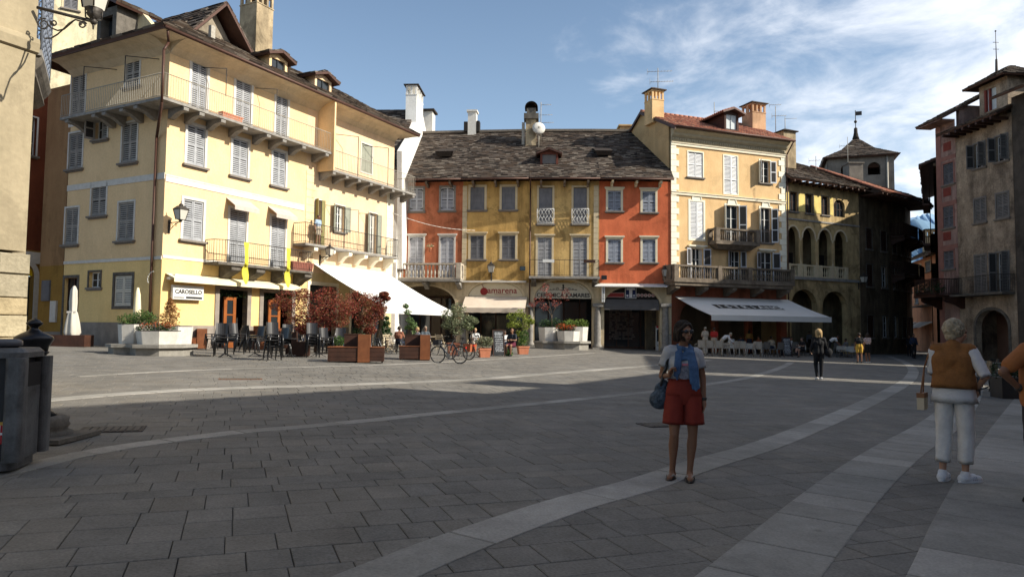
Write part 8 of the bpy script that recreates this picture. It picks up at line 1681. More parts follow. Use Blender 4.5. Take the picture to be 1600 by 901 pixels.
# ============================================================ PEOPLE
def capsule(mb, p0, p1, r0, r1, mi=0, n=12, fl=1.0, ax=None):
    p0 = Vector(p0); p1 = Vector(p1); d = p1-p0; q = d.to_track_quat('Z', 'Y') if d.length > 1e-5 else Matrix.Identity(3).to_quaternion(); L_ = d.length; vs = []; rows = []
    for k in range(5): a = -math.pi/2+math.pi/2*k/4; rows.append((r0*math.cos(a), r0*math.sin(a)))
    for k in range(5): a = math.pi/2*k/4; rows.append((r1*math.cos(a), L_+r1*math.sin(a)))
    rows[0] = (r0*.05, -r0); rows[-1] = (r1*.05, L_+r1)
    for r_, z in rows:
        for i in range(n): t = 2*math.pi*i/n; vs.append(p0+q@Vector((r_*math.cos(t), r_*math.sin(t), z)))
    k = len(rows); fs = [(j*n+i, j*n+(i+1)%n, (j+1)*n+(i+1)%n, (j+1)*n+i) for j in range(k-1) for i in range(n)]
    fs.append(tuple(range(n-1,-1,-1))); fs.append(tuple((k-1)*n+i for i in range(n))); mb.add(vs, fs, mi, True)
def sd_caps(P, p0, p1, r0, r1):
    a = np.array(p0); b = np.array(p1); ab = b-a; L2 = max(1e-9, ab.dot(ab)); t = np.clip(((P-a)@ab)/L2, 0, 1); return np.linalg.norm(P-(a+t[:,None]*ab), axis=1)-(r0+(r1-r0)*t)
def blob(name, prims, voxel, mats, parent, smooth=3, M=None):
    """prims: ('c',p0,p1,r0,r1,mat) tapered limbs or ('e',centre,radii,mat[,rot]) ellipsoids, fused to ONE continuous skin"""
    mb = MB()
    for p in prims:
        if p[0] == 'c': capsule(mb, *p[1:5])
        else: mb.ball(p[1], p[2], 14, 10, rot=p[4] if len(p) > 4 else None)
    o = mb.build(name, mats, None); md = o.modifiers.new('r', 'REMESH'); md.mode = 'VOXEL'; md.voxel_size = voxel; md.use_smooth_shade = True
    s = o.modifiers.new('s', 'SMOOTH'); s.factor = .5; s.iterations = smooth
    dg = bpy.context.evaluated_depsgraph_get(); me = bpy.data.meshes.new_from_object(o.evaluated_get(dg)); bpy.data.objects.remove(o); me.name = name
    n = len(me.polygons); co = np.empty(n*3); me.polygons.foreach_get('center', co); co = co.reshape(-1, 3); D = []
    for p in prims:
        if p[0] == 'c': D.append(sd_caps(co, *p[1:5]))
        else:
            q = co-np.array(p[1]); 
            if len(p) > 4: q = q@np.array(p[4].to_3x3() if hasattr(p[4], 'to_3x3') else p[4])
            k = np.linalg.norm(q/np.array(p[2]), axis=1); D.append((k-1)*min(p[2]))
    idx = np.argmin(np.array(D), axis=0); mi = np.array([p[5] if p[0] == 'c' else p[3] for p in prims])[idx]
    me.materials.clear()
    for m in mats: me.materials.append(m)
    me.polygons.foreach_set('material_index', mi.astype(np.int32)); me.polygons.foreach_set('use_smooth', [True]*n); me.update()
    o = bpy.data.objects.new(name, me); col.objects.link(o)
    if parent: o.parent = parent
    if M is not None: o.matrix_local = M
    return o
def skinm(name, c): return mat(name, c, .55, L(c, .85), 8, 5, .5, fine=.03)
SK1 = skinm('tanned_skin', (.22,.11,.065,1)); SK2 = skinm('fair_skin', (.36,.21,.145,1)); SKd = SK1
def clothm(name, c, r=.85): return mat(name, c, r, L(c, .8), 5, 7, .6, .25, 60, fine=.06)
V = Vector
def hand(pr, wrist, dirv, side, curl=.35, mi=0, s=1.0, palm_n=None):
    """palm with five separate fingers; dirv points from wrist to fingertips, palm_n out of the palm"""
    d = V(dirv).normalized(); n = V(palm_n or (0,-1,0)); n = (n-d*n.dot(d)).normalized(); w_ = d.cross(n)*side; W0 = V(wrist)
    pr.append(('c', W0, W0+d*.05*s, .024*s, .028*s, mi)); pr.append(('c', W0+d*.03*s+w_*.018*s, W0+d*.075*s+w_*.024*s, .018*s, .016*s, mi)); pr.append(('c', W0+d*.03*s-w_*.018*s, W0+d*.075*s-w_*.024*s, .018*s, .016*s, mi))
    for k, (off, ln) in enumerate(((-.033,.060),(-.011,.074),(.011,.080),(.033,.070))):
        b0 = W0+d*.085*s+w_*off*s; c1 = b0+(d*math.cos(curl)+n*math.sin(curl))*ln*.5*s+w_*off*.08; c2 = c1+(d*math.cos(curl*2.4)+n*math.sin(curl*2.4))*ln*.5*s
        pr.append(('c', b0, c1, .0095*s, .0088*s, mi)); pr.append(('c', c1, c2, .0088*s, .0075*s, mi))
    t0 = W0+d*.03*s+w_*.028*s; t1 = t0+(d*.6+w_*.8).normalized()*.038*s; t2 = t1+(d*.95+w_*.2+n*.3).normalized()*.03*s
    pr.append(('c', t0, t1, .013*s, .011*s, mi)); pr.append(('c', t1, t2, .011*s, .009*s, mi))
def head_prims(c, face, mi_skin, s=1.0):
    """c centre of the head, face = unit vector it looks along"""
    f = V(face).normalized(); up = V((0,0,1)); r = f.cross(up).normalized(); u = r.cross(f); P = lambda a, b, k: V(c)+f*a*s+r*b*s+u*k*s; q = V((0,-1,0)).rotation_difference(f).to_matrix()
    pr = [('e', P(-.008,0,.018), (.074*s,.092*s,.098*s), mi_skin, q), ('e', P(.022,0,-.045), (.056*s,.062*s,.068*s), mi_skin, q), ('c', P(.062,0,-.088), P(.05,0,-.092), .020*s, .022*s, mi_skin),
          ('c', P(.086,0,.008), P(.104,0,-.030), .009*s, .0145*s, mi_skin), ('c', P(.086,-.02,-.062), P(.086,.02,-.062), .009*s, .009*s, mi_skin),
          ('c', P(.080,-.035,.022), P(.080,.035,.022), .012*s, .012*s, mi_skin), ('e', P(.05,-.038,-.03), (.024*s,)*3, mi_skin), ('e', P(.05,.038,-.03), (.024*s,)*3, mi_skin)]
    for sg in (-1,1): pr.append(('c', P(-.01,sg*.077,.015), P(-.012,sg*.080,-.02), .014*s, .010*s, mi_skin))
    return pr, P
def face_bits(parent, P, s=1.0, glasses=False):
    if glasses:
        b = MB()
        for sg in (-1,1): b.ball(P(.088,sg*.033,.010), (.028*s,.014*s,.022*s), 10, 6); b.tube(P(.085,sg*.058,.014), P(-.01,sg*.084,.016), .004*s, n=5)
        b.tube(P(.096,-.012,.014), P(.096,.012,.014), .004*s, n=5); b.build('sunglasses', [M_black], parent)
    else:
        b = MB(); [b.ball(P(.081,sg*.032,.008), (.011*s,.010*s,.009*s), 8, 6) for sg in (-1,1)]; b.build('eyes', [mat('eye_dark', (.03,.02,.015,1), .3)], parent)
    b = MB(); b.tube(P(.094,-.022,-.062), P(.094,.022,-.062), .0045*s, n=5); b.build('mouth', [mat('lip_colour', (.26,.08,.06,1), .5)], parent)
def cloth_tube(mb, rings, n=22, rip=.03, k=5, seed=1, up=None, lip=.85, lift=.04):
    """a garment tube: rings = (centre, rx, ry); soft folds, open inner lip at the last ring"""
    rn = random.Random(seed); ph = rn.uniform(0, 6); C = [V(r[0]) for r in rings]; ax = (C[-1]-C[0]).normalized()
    a = ax.cross(V((0,1,0))).normalized() if abs(ax.y) < .9 else V((1,0,0)); a = -a if a.x < 0 else a; b_ = ax.cross(a).normalized(); b_ = -b_ if b_.y < 0 else b_; vs = []
    R2 = [(c, r[1], r[2]) for c, r in zip(C, rings)]; R2.append((C[-1]-ax*lift, rings[-1][1]*lip, rings[-1][2]*lip)); m_ = len(R2)
    for j, (c, rx, ry) in enumerate(R2):
        f = min(j/(m_-2), 1.0)
        for i in range(n):
            t = 2*math.pi*i/n; w_ = 1+rip*f*math.sin(k*t+ph+.35*j)+rip*.6*math.sin(3*t-ph+j*1.9)+rn.uniform(-.25,.25)*rip; vs.append(c+a*(rx*w_*math.cos(t))+b_*(ry*w_*math.sin(t)))
    mb.add(vs, [(j*n+i, j*n+(i+1)%n, (j+1)*n+(i+1)%n, (j+1)*n+i) for j in range(m_-1) for i in range(n)]+[tuple(range(n))], 0, True); return mb
def lerp_rings(p0, p1, r0, r1, m_=7, ease=1.0):
    return [(V(p0).lerp(V(p1), i/m_), r0[0]+(r1[0]-r0[0])*(i/m_)**ease, r0[1]+(r1[1]-r0[1])*(i/m_)**ease) for i in range(m_+1)]
# ---- generic pose, metres, facing -Y, for a 1.70 m person
def pose(**kw):
    J = dict(pel=V((0,0,.94)), waist=V((0,0,1.08)), chest=V((0,0,1.26)), neck=V((0,.01,1.46)), head=V((0,-.015,1.60)), face=V((0,-1,0)),
             sl=V((.165,.01,1.40)), sr=V((-.165,.01,1.40)), el=V((.22,.04,1.12)), er=V((-.22,.04,1.12)), wl=V((.235,-.03,.88)), wr=V((-.235,-.03,.88)),
             hl=V((.09,0,.92)), hr=V((-.09,0,.92)), kl=V((.10,-.01,.50)), kr=V((-.10,-.01,.50)), al=V((.10,.03,.08)), ar=V((-.10,.03,.08)), tl=V((.12,-.13,.03)), tr=V((-.12,-.13,.03)))
    for k, v_ in kw.items(): J[k] = V(v_)
    return J
def sit(**kw):
    b = dict(pel=V((0,0,.52)), waist=V((0,.03,.66)), chest=V((0,.03,.84)), neck=V((0,0,1.04)), head=V((0,-.03,1.19)), sl=V((.165,.02,.98)), sr=V((-.165,.02,.98)), el=V((.24,-.08,.74)), er=V((-.24,-.08,.74)), wl=V((.14,-.30,.76)), wr=V((-.14,-.30,.76)),
             hl=V((.09,-.02,.52)), hr=V((-.09,-.02,.52)), kl=V((.11,-.42,.50)), kr=V((-.11,-.42,.50)), al=V((.11,-.40,.09)), ar=V((-.11,-.40,.09)), tl=V((.12,-.54,.04)), tr=V((-.12,-.54,.04)))
    b.update(kw); return pose(**b)
def body_prims(J, mi=0, top=None, bot=None, shoe=None, sleeve=0, leg=0, hairm=None, fat=1.0, hands=True):
    """sleeve/leg: 0 bare, 1 half, 2 full; top/bot/shoe are material slots"""
    T_ = mi if top is None else top; B_ = mi if bot is None else bot; S_ = mi if shoe is None else shoe; k = .008 if top is not None else 0; pr = []; e = lambda a, b, t: a.lerp(b, t)
    side = (J['sl']-J['sr']).normalized()
    for sg in (-1, 1):
        o = side*.055*sg; pr.append(('c', J['waist']+o*.9, J['chest']+o*1.35, (.098+k)*fat, (.108+k)*fat, T_)); pr.append(('c', J['pel']+o*1.15, J['waist']+o*.9, (.118+k)*fat, (.10+k)*fat, B_ if bot is not None else T_))
    pr.append(('c', J['chest'], J['neck']-V((0,0,.05)), (.12+k)*fat, .075, T_)); pr.append(('c', J['sr'], J['sl'], .058+k, .058+k, T_)); pr.append(('c', J['neck']-V((0,0,.05)), J['head']-V((0,0,.05)), .052, .050, mi))
    for s in 'lr':
        sh, el, wr = J['s'+s], J['e'+s], J['w'+s]; kk = .010
        if sleeve == 1: pr += [('c', sh, e(sh,el,.62), .055+kk, .050+kk, T_), ('c', e(sh,el,.6), el, .043, .036, mi), ('c', el, wr, .036, .024, mi)]
        elif sleeve == 2: pr += [('c', sh, el, .055+kk, .042+kk, T_), ('c', el, e(el,wr,.92), .042+kk, .030+kk, T_), ('c', e(el,wr,.9), wr, .026, .024, mi)]
        else: pr += [('c', sh, el, .050, .037, mi), ('c', el, wr, .037, .024, mi)]
        hp_, kn, an, to = J['h'+s], J['k'+s], J['a'+s], J['t'+s]
        if leg == 2: pr += [('c', hp_, kn, .098*fat, .068, B_), ('c', kn, e(kn,an,.9), .066, .050, B_), ('c', e(kn,an,.85), an, .04, .036, mi)]
        elif leg == 1: pr += [('c', hp_, e(hp_,kn,.62), .104*fat, .096, B_), ('c', e(hp_,kn,.6), kn, .075, .055, mi), ('c', kn, e(kn,an,.35), .055, .056, mi), ('c', e(kn,an,.35), an, .056, .034, mi)]
        else: bk = V((0,.012,0)); pr += [('c', hp_, e(hp_,kn,.5), .092*fat, .074, mi), ('c', e(hp_,kn,.5), kn, .074, .052, mi), ('c', kn, e(kn,an,.3)+bk, .050, .056, mi), ('c', e(kn,an,.3)+bk, e(kn,an,.7), .056, .038, mi), ('c', e(kn,an,.7), an, .038, .032, mi)]
        dz = V((0,0,-.045)); pr += [('c', an+dz+(an-to).normalized()*.03, to, .038, .028, S_), ('c', an, an+dz, .036, .036, S_)]
        if hands:
            dv = (wr-el).normalized(); hand(pr, wr, dv, 1 if s == 'l' else -1, .35, mi, 1.0, (-side if s == 'l' else side))
    return pr
def person(label, M, J, tops, bots=None, shoe=None, skin=None, hair=None, hairlen=0, hairvol=1.0, sleeve=1, leg=2, vox=.022, group=None, glasses=False, fat=1.0, extra=None):
    t = thing('person', label, 'person', M, group); skin = skin or SK2; mats = [skin, tops, bots or tops, shoe or M_black]
    pr = body_prims(J, 0, 1, 2, 3, sleeve, leg, fat=fat, hands=vox < .02)
    if vox >= .02:
        for s in 'lr': d = (J['w'+s]-J['e'+s]).normalized(); pr += [('c', J['w'+s], J['w'+s]+d*.08, .026, .034, 0), ('c', J['w'+s]+d*.08, J['w'+s]+d*.16, .03, .018, 0)]
    hp_, P = head_prims(J['head'], J['face'], 0); pr += hp_; blob('body', pr, vox, mats, t, 2)
    if hair is not None:
        q = [('e', P(-.022,0,.035), (.086*hairvol,.098*hairvol,.094*hairvol), 0, V((0,-1,0)).rotation_difference(J['face']).to_matrix())]
        if hairlen: [q.append(('c', P(-.05,x,.0), P(-.06,x*1.2,-hairlen), .05*hairvol, .035*hairvol, 0)) for x in (-.05,0,.05)]
        blob('hair', q, max(.012, vox*.8), [hair], t, 1)
    face_bits(t, P, 1.0, glasses) if vox < .03 else None
    return t
H_dk = mat('dark_hair', (.022,.014,.010,1), .5, (.045,.026,.016,1), 40, 5, .8, .8, 120); H_gr = mat('grey_hair', (.34,.31,.25,1), .6, (.22,.19,.14,1), 40, 5, .8, .8, 120); H_bl = mat('blonde_hair', (.52,.36,.17,1), .6, (.36,.22,.09,1), 40, 5, .8, .8, 120)
C_wh = clothm('white_cotton', (.62,.62,.62,1)); C_bk = clothm('black_cloth', (.012,.012,.014,1)); C_nv = clothm('navy_cloth', (.02,.03,.06,1)); C_rd = clothm('bright_red_cloth', (.45,.03,.025,1)); C_br = clothm('brown_cloth', (.30,.12,.07,1)); C_gy = clothm('grey_cloth', (.2,.2,.21,1)); C_yl = clothm('mustard_cloth', (.55,.33,.05,1)); C_bl = clothm('pale_blue_cloth', (.32,.42,.55,1)); C_be = clothm('beige_cloth', (.42,.36,.28,1))
# ---- the woman in red shorts
p = gp(1068, 749); s = 1.62/1.72; Mw = T(p.x, p.y, p.z) @ RZ(R(-6)) @ SC(s)
J = pose(pel=(.018,0,.94), sl=(.155,.02,1.372), sr=(-.155,-.02,1.398), el=(.215,.03,1.11), wl=(.215,-.04,.87), er=(-.225,.06,1.12), wr=(-.165,-.16,1.14), face=(.42,-.9,.02), head=(.01,-.03,1.605),
         hl=(.09,0,.92), hr=(-.09,0,.92), kl=(.100,-.005,.50), kr=(-.105,-.06,.50), al=(.07,.02,.085), ar=(-.115,.05,.085), tl=(.05,-.15,.03), tr=(-.165,-.10,.03))
t = thing('person', 'woman in red shorts, blue scarf and sunglasses standing in the shaded foreground', 'person', Mw)
pr = body_prims(J, 0, sleeve=0, leg=0, hands=False, fat=.9)
hand(pr, J['wl'], (0,-.25,-1), 1, .3, 0, 1.0, (-1,0,0)); hand(pr, J['wr'], (.25,-.2,.9), -1, 1.1, 0, 1.0, (.6,-.2,-.2))
hp_, P = head_prims(J['head'], J['face'], 0); pr += hp_; blob('body', pr, .0085, [SK1], t, 3)
face_bits(t, P, 1.0, True)
rot = V((0,-1,0)).rotation_difference(J['face']).to_matrix()
hr = [('e', P(-.03,0,.045), (.088,.094,.088), 0, rot)]
for x in (-.078,-.06,-.03,0,.03,.06,.078): hr.append(('c', P(-.045 if abs(x) < .07 else -.005,x*1.08,.03), P(-.05 if abs(x) < .07 else .008,x*1.12,-.078), .040 if abs(x) < .07 else .024, .026 if abs(x) < .07 else .018, 0))
hr += [('c', P(.062,-.03,.082), P(.02,-.088,.02), .022, .018, 0), ('c', P(.062,.02,.086), P(.03,.086,.02), .022, .018, 0)]
blob('hair', hr, .009, [H_dk], t, 2)
def strands(parent, P, rx, ry, rz, n, drop, seed, m, thick=.0035, curl=0.0, z0=.045, x0=-.03, front=1.9):
    rn = random.Random(seed); b = MB()
    for _ in range(n):
        az = rn.uniform(-math.pi, math.pi)
        if abs(az) < math.pi-front and curl == 0: continue
        st_ = rn.uniform(.2, 1.35) if not curl else rn.uniform(-.5, 1.5); pts = []; z = None
        for k in range(6):
            e_ = st_-k*(.42 if not curl else .12); a2 = az+rn.uniform(-.06,.06)+curl*rn.uniform(-1,1)
            if e_ > -.1 or curl: q = (x0-rx*math.cos(e_)*math.cos(a2)*(1 if not curl else 1), ry*math.cos(e_)*math.sin(a2), z0+rz*math.sin(e_)); last = q
            else: q = (last[0]+rn.uniform(-.004,.004), last[1]*1.02+rn.uniform(-.004,.004), last[2]-drop/3); last = q
            pts.append(P(*[c*(1.02+curl*rn.uniform(0,.25)) for c in q]) if curl else P(*q))
        for a_, b2 in zip(pts, pts[1:]): b.tube(a_, b2, thick, thick*.8, 4, caps=False)
    o = b.build('hair_strands', [m], parent); return stuff(o)
strands(t, P, .095, .100, .094, 420, .10, 5, H_dk)
e = lambda a, b, k: J[a].lerp(J[b], k)
sh = [('c', V((sg*.052,0,1.10)), V((sg*.070,-.0,1.28)), .100, .114, 0) for sg in (-1,1)]+[('c', J['sr']+V((.02,0,0)), J['sl']-V((.02,0,0)), .073, .073, 0), ('c', V((0,.01,1.26)), V((0,.01,1.40)), .12, .085, 0), ('e', V((.07,-.085,1.26)), (.07,.05,.065), 0), ('e', V((-.07,-.085,1.26)), (.07,.05,.065), 0)]
sh += [('c', V((0,0,1.10)), V((0,0,1.2)), .105, .108, 0)]; tee = blob('t_shirt', sh, .011, [mat('soft_white_jersey', (.42,.42,.43,1), .9, (.34,.34,.36,1), 8, 7, .7, .3, 50, fine=.05)], t, 3)
for k in 'lr': cloth_tube(MB(), [(J['s'+k]+V((0,0,.055)),.02,.02),(J['s'+k]+V((0,0,.035)),.052,.055)]+lerp_rings(J['s'+k], e('s'+k,'e'+k,.60), (.066,.070), (.070,.066), 6), 20, .04, 5, 9).build('sleeve', [MATS['soft_white_jersey']], tee, Matrix.Identity(4))
b = MB(); b.lathe([(.0,0),(.09,.001),(.09,.004),(0,.005)], (0,0,0), 18, 0, False); b.xf(T(.0,-.128,1.17) @ RX(R(84)) @ Matrix.Diagonal((1,.8,1,1))); b.build('printed_motif', [mat('grey_print', (.12,.12,.14,1), .8, (.3,.28,.3,1), 30, 6, .9)], tee)
b = MB(); b.box(-.03,.05,-.134,-.130,1.245,1.27); b.build('pink_print', [mat('pink_print_colour', (.5,.18,.22,1), .8)], tee)
sb_ = MB(); cloth_tube(sb_, [(V((0,0,1.10)),.160,.118),(V((0,0,1.06)),.166,.122),(V((0,0,1.0)),.182,.130),(V((0,0,.92)),.196,.130),(V((0,0,.87)),.188,.108)], 30, .02, 9, 3, lip=.8, lift=-.05)
for k, sg in (('l',1),('r',-1)): cloth_tube(sb_, lerp_rings((sg*.096,0,.93),(sg*.110,-.01,.605),(.102,.129),(.116,.128),9), 26, .035, 7, 5+sg)
shorts = sb_.build('shorts', [clothm('rust_red_linen', (.21,.028,.018,1))], t)
b = MB(); n = 26; [b.tube((.163*math.cos(2*math.pi*i/n),.120*math.sin(2*math.pi*i/n),1.088),(.163*math.cos(2*math.pi*(i+1)/n),.120*math.sin(2*math.pi*(i+1)/n),1.088),.012,n=5) for i in range(n)]; b.build('waistband', [MATS['rust_red_linen']], shorts)
sc1 = []; n = 18
for ring, (rr_, dz_, th, tl) in enumerate(((.074,.012,.022,.02),(.092,-.018,.024,.045),(.104,-.05,.022,.07),(.085,-.035,.02,-.03))):
    for i in range(n):
        a0, a1 = 2*math.pi*i/n, 2*math.pi*(i+1)/n; f = lambda a: V((rr_*math.cos(a), rr_*.88*math.sin(a)-.012, 1.432+dz_+tl*math.sin(a)+.012*math.sin(a*2+ring*2))); sc1.append(('c', f(a0), f(a1), th+.006*math.sin(i*2.3+ring), th+.006*math.sin((i+1)*2.3+ring), 0))
for x0, y0, x1, x2, z1, k in ((.055,-.10,.075,.085,1.00,.018),(.078,-.095,.102,.118,.985,.020),(.10,-.085,.125,.145,1.01,.018),(.04,-.10,.05,.06,1.06,.015),(-.055,-.10,-.075,-.085,1.10,.017),(-.080,-.092,-.10,-.11,1.14,.019),(-.035,-.10,-.05,-.06,1.16,.014)):
    P1 = V((x0,y0,1.39)); P2 = V((x1,-.150,1.24)); P3 = V((x2,-.148,z1)); sc1 += [('c', P1, P2, k*.9, k, 0), ('c', P2, P3, k, k*.8, 0)]
blob('scarf', sc1, .0095, [mat('blue_scarf_cloth', (.075,.14,.26,1), .9, (.035,.07,.15,1), 14, 6, .9, .5, 90, fine=.1)], t, 2)
for k, sg in (('l',1),('r',-1)):
    an, to = J['a'+k], J['t'+k]; d = (to-an); d.z = 0; d.normalize(); c = an+d*.075; c.z = 0; rz_ = math.atan2(d.y, d.x); b = MB(); b.lathe([(.13,0),(.135,.012),(.128,.026)], (0,0,0), 16, 0, False, sy=.38); b.xf(T(c.x, c.y, -.002) @ RZ(rz_)); f = b.build('sandal', [M_black], t); b = MB(); [b.path([c+d*.075+V((0,0,.03)), c+d*.02+V((-d.y*q*.035,d.x*q*.035,.062)), c-d*.03+V((-d.y*q*.05,d.x*q*.05,.02))], .009, 6) for q in (-1,1)]; b.build('strap', [mat('tan_strap', (.30,.27,.24,1), .6)], f)
b = MB(); w3 = e('el','wl',.93); b.tube(w3+V((0,.0,.014)), w3-V((0,0,.014)), .033, n=12); b.build('wristwatch', [M_iron], t)
# shoulder bag, carried by her
bg_ = blob('shoulder_bag', [('c', V((-.27,.05,.86)), V((-.21,.05,.90)), .085, .09, 0), ('c', V((-.25,.06,.98)), V((-.20,.06,1.04)), .06, .045, 0), ('e', V((-.25,.05,.86)), (.12,.07,.11), 0)], .011, [mat('dark_patterned_fabric', (.02,.03,.045,1), .6, (.14,.2,.26,1), 26, 5, .5)], None, 2, Mw); tag(bg_, 'dark slouchy shoulder bag hanging at the side of the woman in red shorts', 'bag')
stp = MB(); stp.path([(-.25,.05,.95),(-.225,-.03,1.12),(-.185,-.06,1.25),(-.14,-.04,1.44),(-.13,.04,1.455),(-.16,.10,1.3),(-.235,.09,.98)], .016, 6); stp.build('strap', [M_black], bg_)
# ---- the woman in the brown vest, seen from behind
p = gp(1494, 752); s = 1.74/1.72; Mv = T(p.x, p.y, p.z) @ RZ(R(140)) @ SC(s)          # turned away; local -Y is her front
J = pose(sl=(.165,.0,1.385), sr=(-.165,.0,1.385), el=(.20,-.03,1.14), wl=(.15,-.20,1.04), er=(-.33,.08,1.14), wr=(-.19,.0,1.0), face=(-.75,-.62,-.12), head=(-.03,-.05,1.585), neck=(0,-.01,1.45), kl=(.10,0,.49), kr=(-.10,-.02,.49), al=(.115,.05,.09), ar=(-.085,.0,.09), tl=(.10,-.13,.035), tr=(-.19,-.15,.035))
J['er'] = V((-.30,.09,1.13)); J['wr'] = V((-.20,-.07,.985))
t = thing('person', 'grey-haired woman in brown vest and white trousers, seen from behind at the right', 'person', Mv)
pr = body_prims(J, 0, sleeve=0, leg=0, hands=False, fat=1.0); hand(pr, J['wr'], (.5,-.3,-.5), -1, .9, 0, 1, (.3,.2,-.6)); hand(pr, J['wl'], (-.5,-.4,-.5), 1, .9, 0, 1, (-.3,.2,-.6))
hp_, P = head_prims(J['head'], J['face'], 0); pr += hp_; blob('body', pr, .009, [SK2], t, 3); face_bits(t, P, 1.0, False)
rot = V((0,-1,0)).rotation_difference(J['face']).to_matrix(); rh_ = random.Random(2); hr = [('e', P(-.03,0,.03), (.098,.108,.104), 0, rot), ('e', P(-.055,0,-.045), (.075,.06,.06), 0, rot)]
for i in range(34): a = rh_.uniform(0,6.28); b_ = rh_.uniform(-.4,1.4); hr.append(('e', P(-.03-.09*abs(math.cos(b_))*abs(math.cos(a))*1.0, .092*math.sin(a)*math.cos(b_), .03+.098*math.sin(b_)), (.028,.028,.024), 0))
H_ab = mat('ash_blonde_hair', (.46,.39,.28,1), .6, (.26,.21,.14,1), 40, 5, .8, .8, 120); blob('hair', hr, .010, [H_ab], t, 1); strands(t, P, .100, .104, .106, 520, 0, 6, H_ab, .0032, .16, .03)
vest = [('c', V((sg*.062,0,1.12)), V((sg*.078,0,1.28)), .132, .134, 0) for sg in (-1,1)]+[('c', V((0,.02,1.30)), V((0,.02,1.42)), .13, .088, 0), ('c', V((-.15,.0,1.395)), V((.15,.0,1.395)), .075, .075, 0), ]
vo = blob('vest', vest, .012, [mat('caramel_suede', (.24,.105,.034,1), .95, (.17,.072,.024,1), 9, 8, .8, .4, 60, fine=.1)], t, 2); cloth_tube(MB(), [(V((0,0,1.22)),.140,.090),(V((0,0,1.18)),.186,.128),(V((0,0,1.12)),.200,.145),(V((0,.005,1.04)),.208,.152),(V((0,.01,.985)),.212,.158)], 34, .025, 8, 31).build('vest_skirt', [MATS['caramel_suede']], vo, Matrix.Identity(4))
bl = MB(); cloth_tube(bl, [(V((0,0,1.12)),.175,.13),(V((0,0,1.0)),.192,.142),(V((0,0,.90)),.210,.156),(V((0,.005,.835)),.222,.165)], 34, .03, 9, 12); blo = bl.build('blouse', [mat('white_poplin', (.54,.54,.55,1), .85, (.45,.45,.47,1), 7, 7, .7, .3, 40, fine=.04)], t)
for k in 'lr': cloth_tube(MB(), [(J['s'+k]+V((0,0,.05)),.02,.02),(J['s'+k]+V((0,0,.03)),.05,.05)]+lerp_rings(J['s'+k], J['s'+k].lerp(J['e'+k],1.06), (.066,.068), (.054,.054), 8), 20, .05, 4, 14).build('sleeve', [MATS['white_poplin']], blo, Matrix.Identity(4))
M_tr2 = mat('off_white_twill', (.62,.61,.60,1), .9, (.52,.51,.51,1), 6, 8, .8, .35, 30, fine=.05); tr_ = MB(); cloth_tube(tr_, [(V((0,0,1.0)),.150,.108),(V((0,.01,.92)),.172,.122),(V((0,.01,.84)),.178,.128)], 30, .01, 5, 2)
for k, sg in (('l',1),('r',-1)): cloth_tube(tr_, lerp_rings((sg*.090,.01,.90), J['k'+k], (.096,.112), (.078,.082), 8)+lerp_rings(J['k'+k], J['k'+k].lerp(J['a'+k],.72), (.080,.082), (.070,.074), 6)[1:], 24, .045, 4, 20+sg)
tr_.build('trousers', [M_tr2], t)
def shoe(parent, J, k, m, m2):
    an, to = J['a'+k], J['t'+k]; d = (to-an); d.z = 0; d.normalize(); h_ = an-V((0,0,.045)); o = blob('shoe', [('c', h_-d*.035, h_+d*.10, .051, .049, 0), ('c', h_+d*.10+V((0,0,-.008)), h_+d*.175+V((0,0,-.010)), .047, .036, 0), ('c', an+V((0,0,0.0)), h_, .047, .050, 0)], .009, [m], parent, 2)
    b = MB(); c = h_+d*.065; b.lathe([(.155,0),(.16,.012),(.15,.03)], (0,0,0), 16, 0, False, sy=.32); b.xf(T(c.x,c.y,0) @ RZ(math.atan2(d.y,d.x))); b.build('sole', [m], o)
    b = MB(); r_ = V((-d.y,d.x,0)); [b.tube(h_+d*(.05+.022*i)+r_*q*.043+V((0,0,.02)), h_+d*(.06+.022*i)+r_*q*.045-V((0,0,.02)), .005, n=4) for i in range(3) for q in (-1,1)]; b.build('stripes', [m2], o)
M_sh = clothm('white_trainer', (.6,.62,.66,1)); M_st = mat('slate_stripe', (.16,.22,.32,1), .6)
for k in 'lr': shoe(t, J, k, M_sh, M_st)
b = MB(); w3 = J['er'].lerp(J['wr'],.9); dd = (J['wr']-J['er']).normalized()*.012; b.tube(w3-dd, w3+dd, .034, n=12); b.build('wristwatch', [M_iron], t)
hb = MB(); hb.box(-.035,.035,-.10,.10,-.10,.08); bago = hb.build('small_handbag', [mat('cream_leather', (.50,.42,.30,1), .6)], None, Mv @ T(.30,.0,.84)); tag(bago, 'small cream and tan handbag hanging beside the woman in the brown vest', 'bag'); MB().box(-.038,.038,-.102,.102,.03,.082).build('flap', [mat('tan_strap_leather', (.22,.10,.045,1), .6)], bago); MB().path([(0,-.06,.08),(-.02,-.03,.35),(-.10,0,.62),(-.12,.02,.64),(-.03,.03,.35),(0,.07,.08)], .008, 5).build('strap', [MATS['tan_strap_leather']], bago)
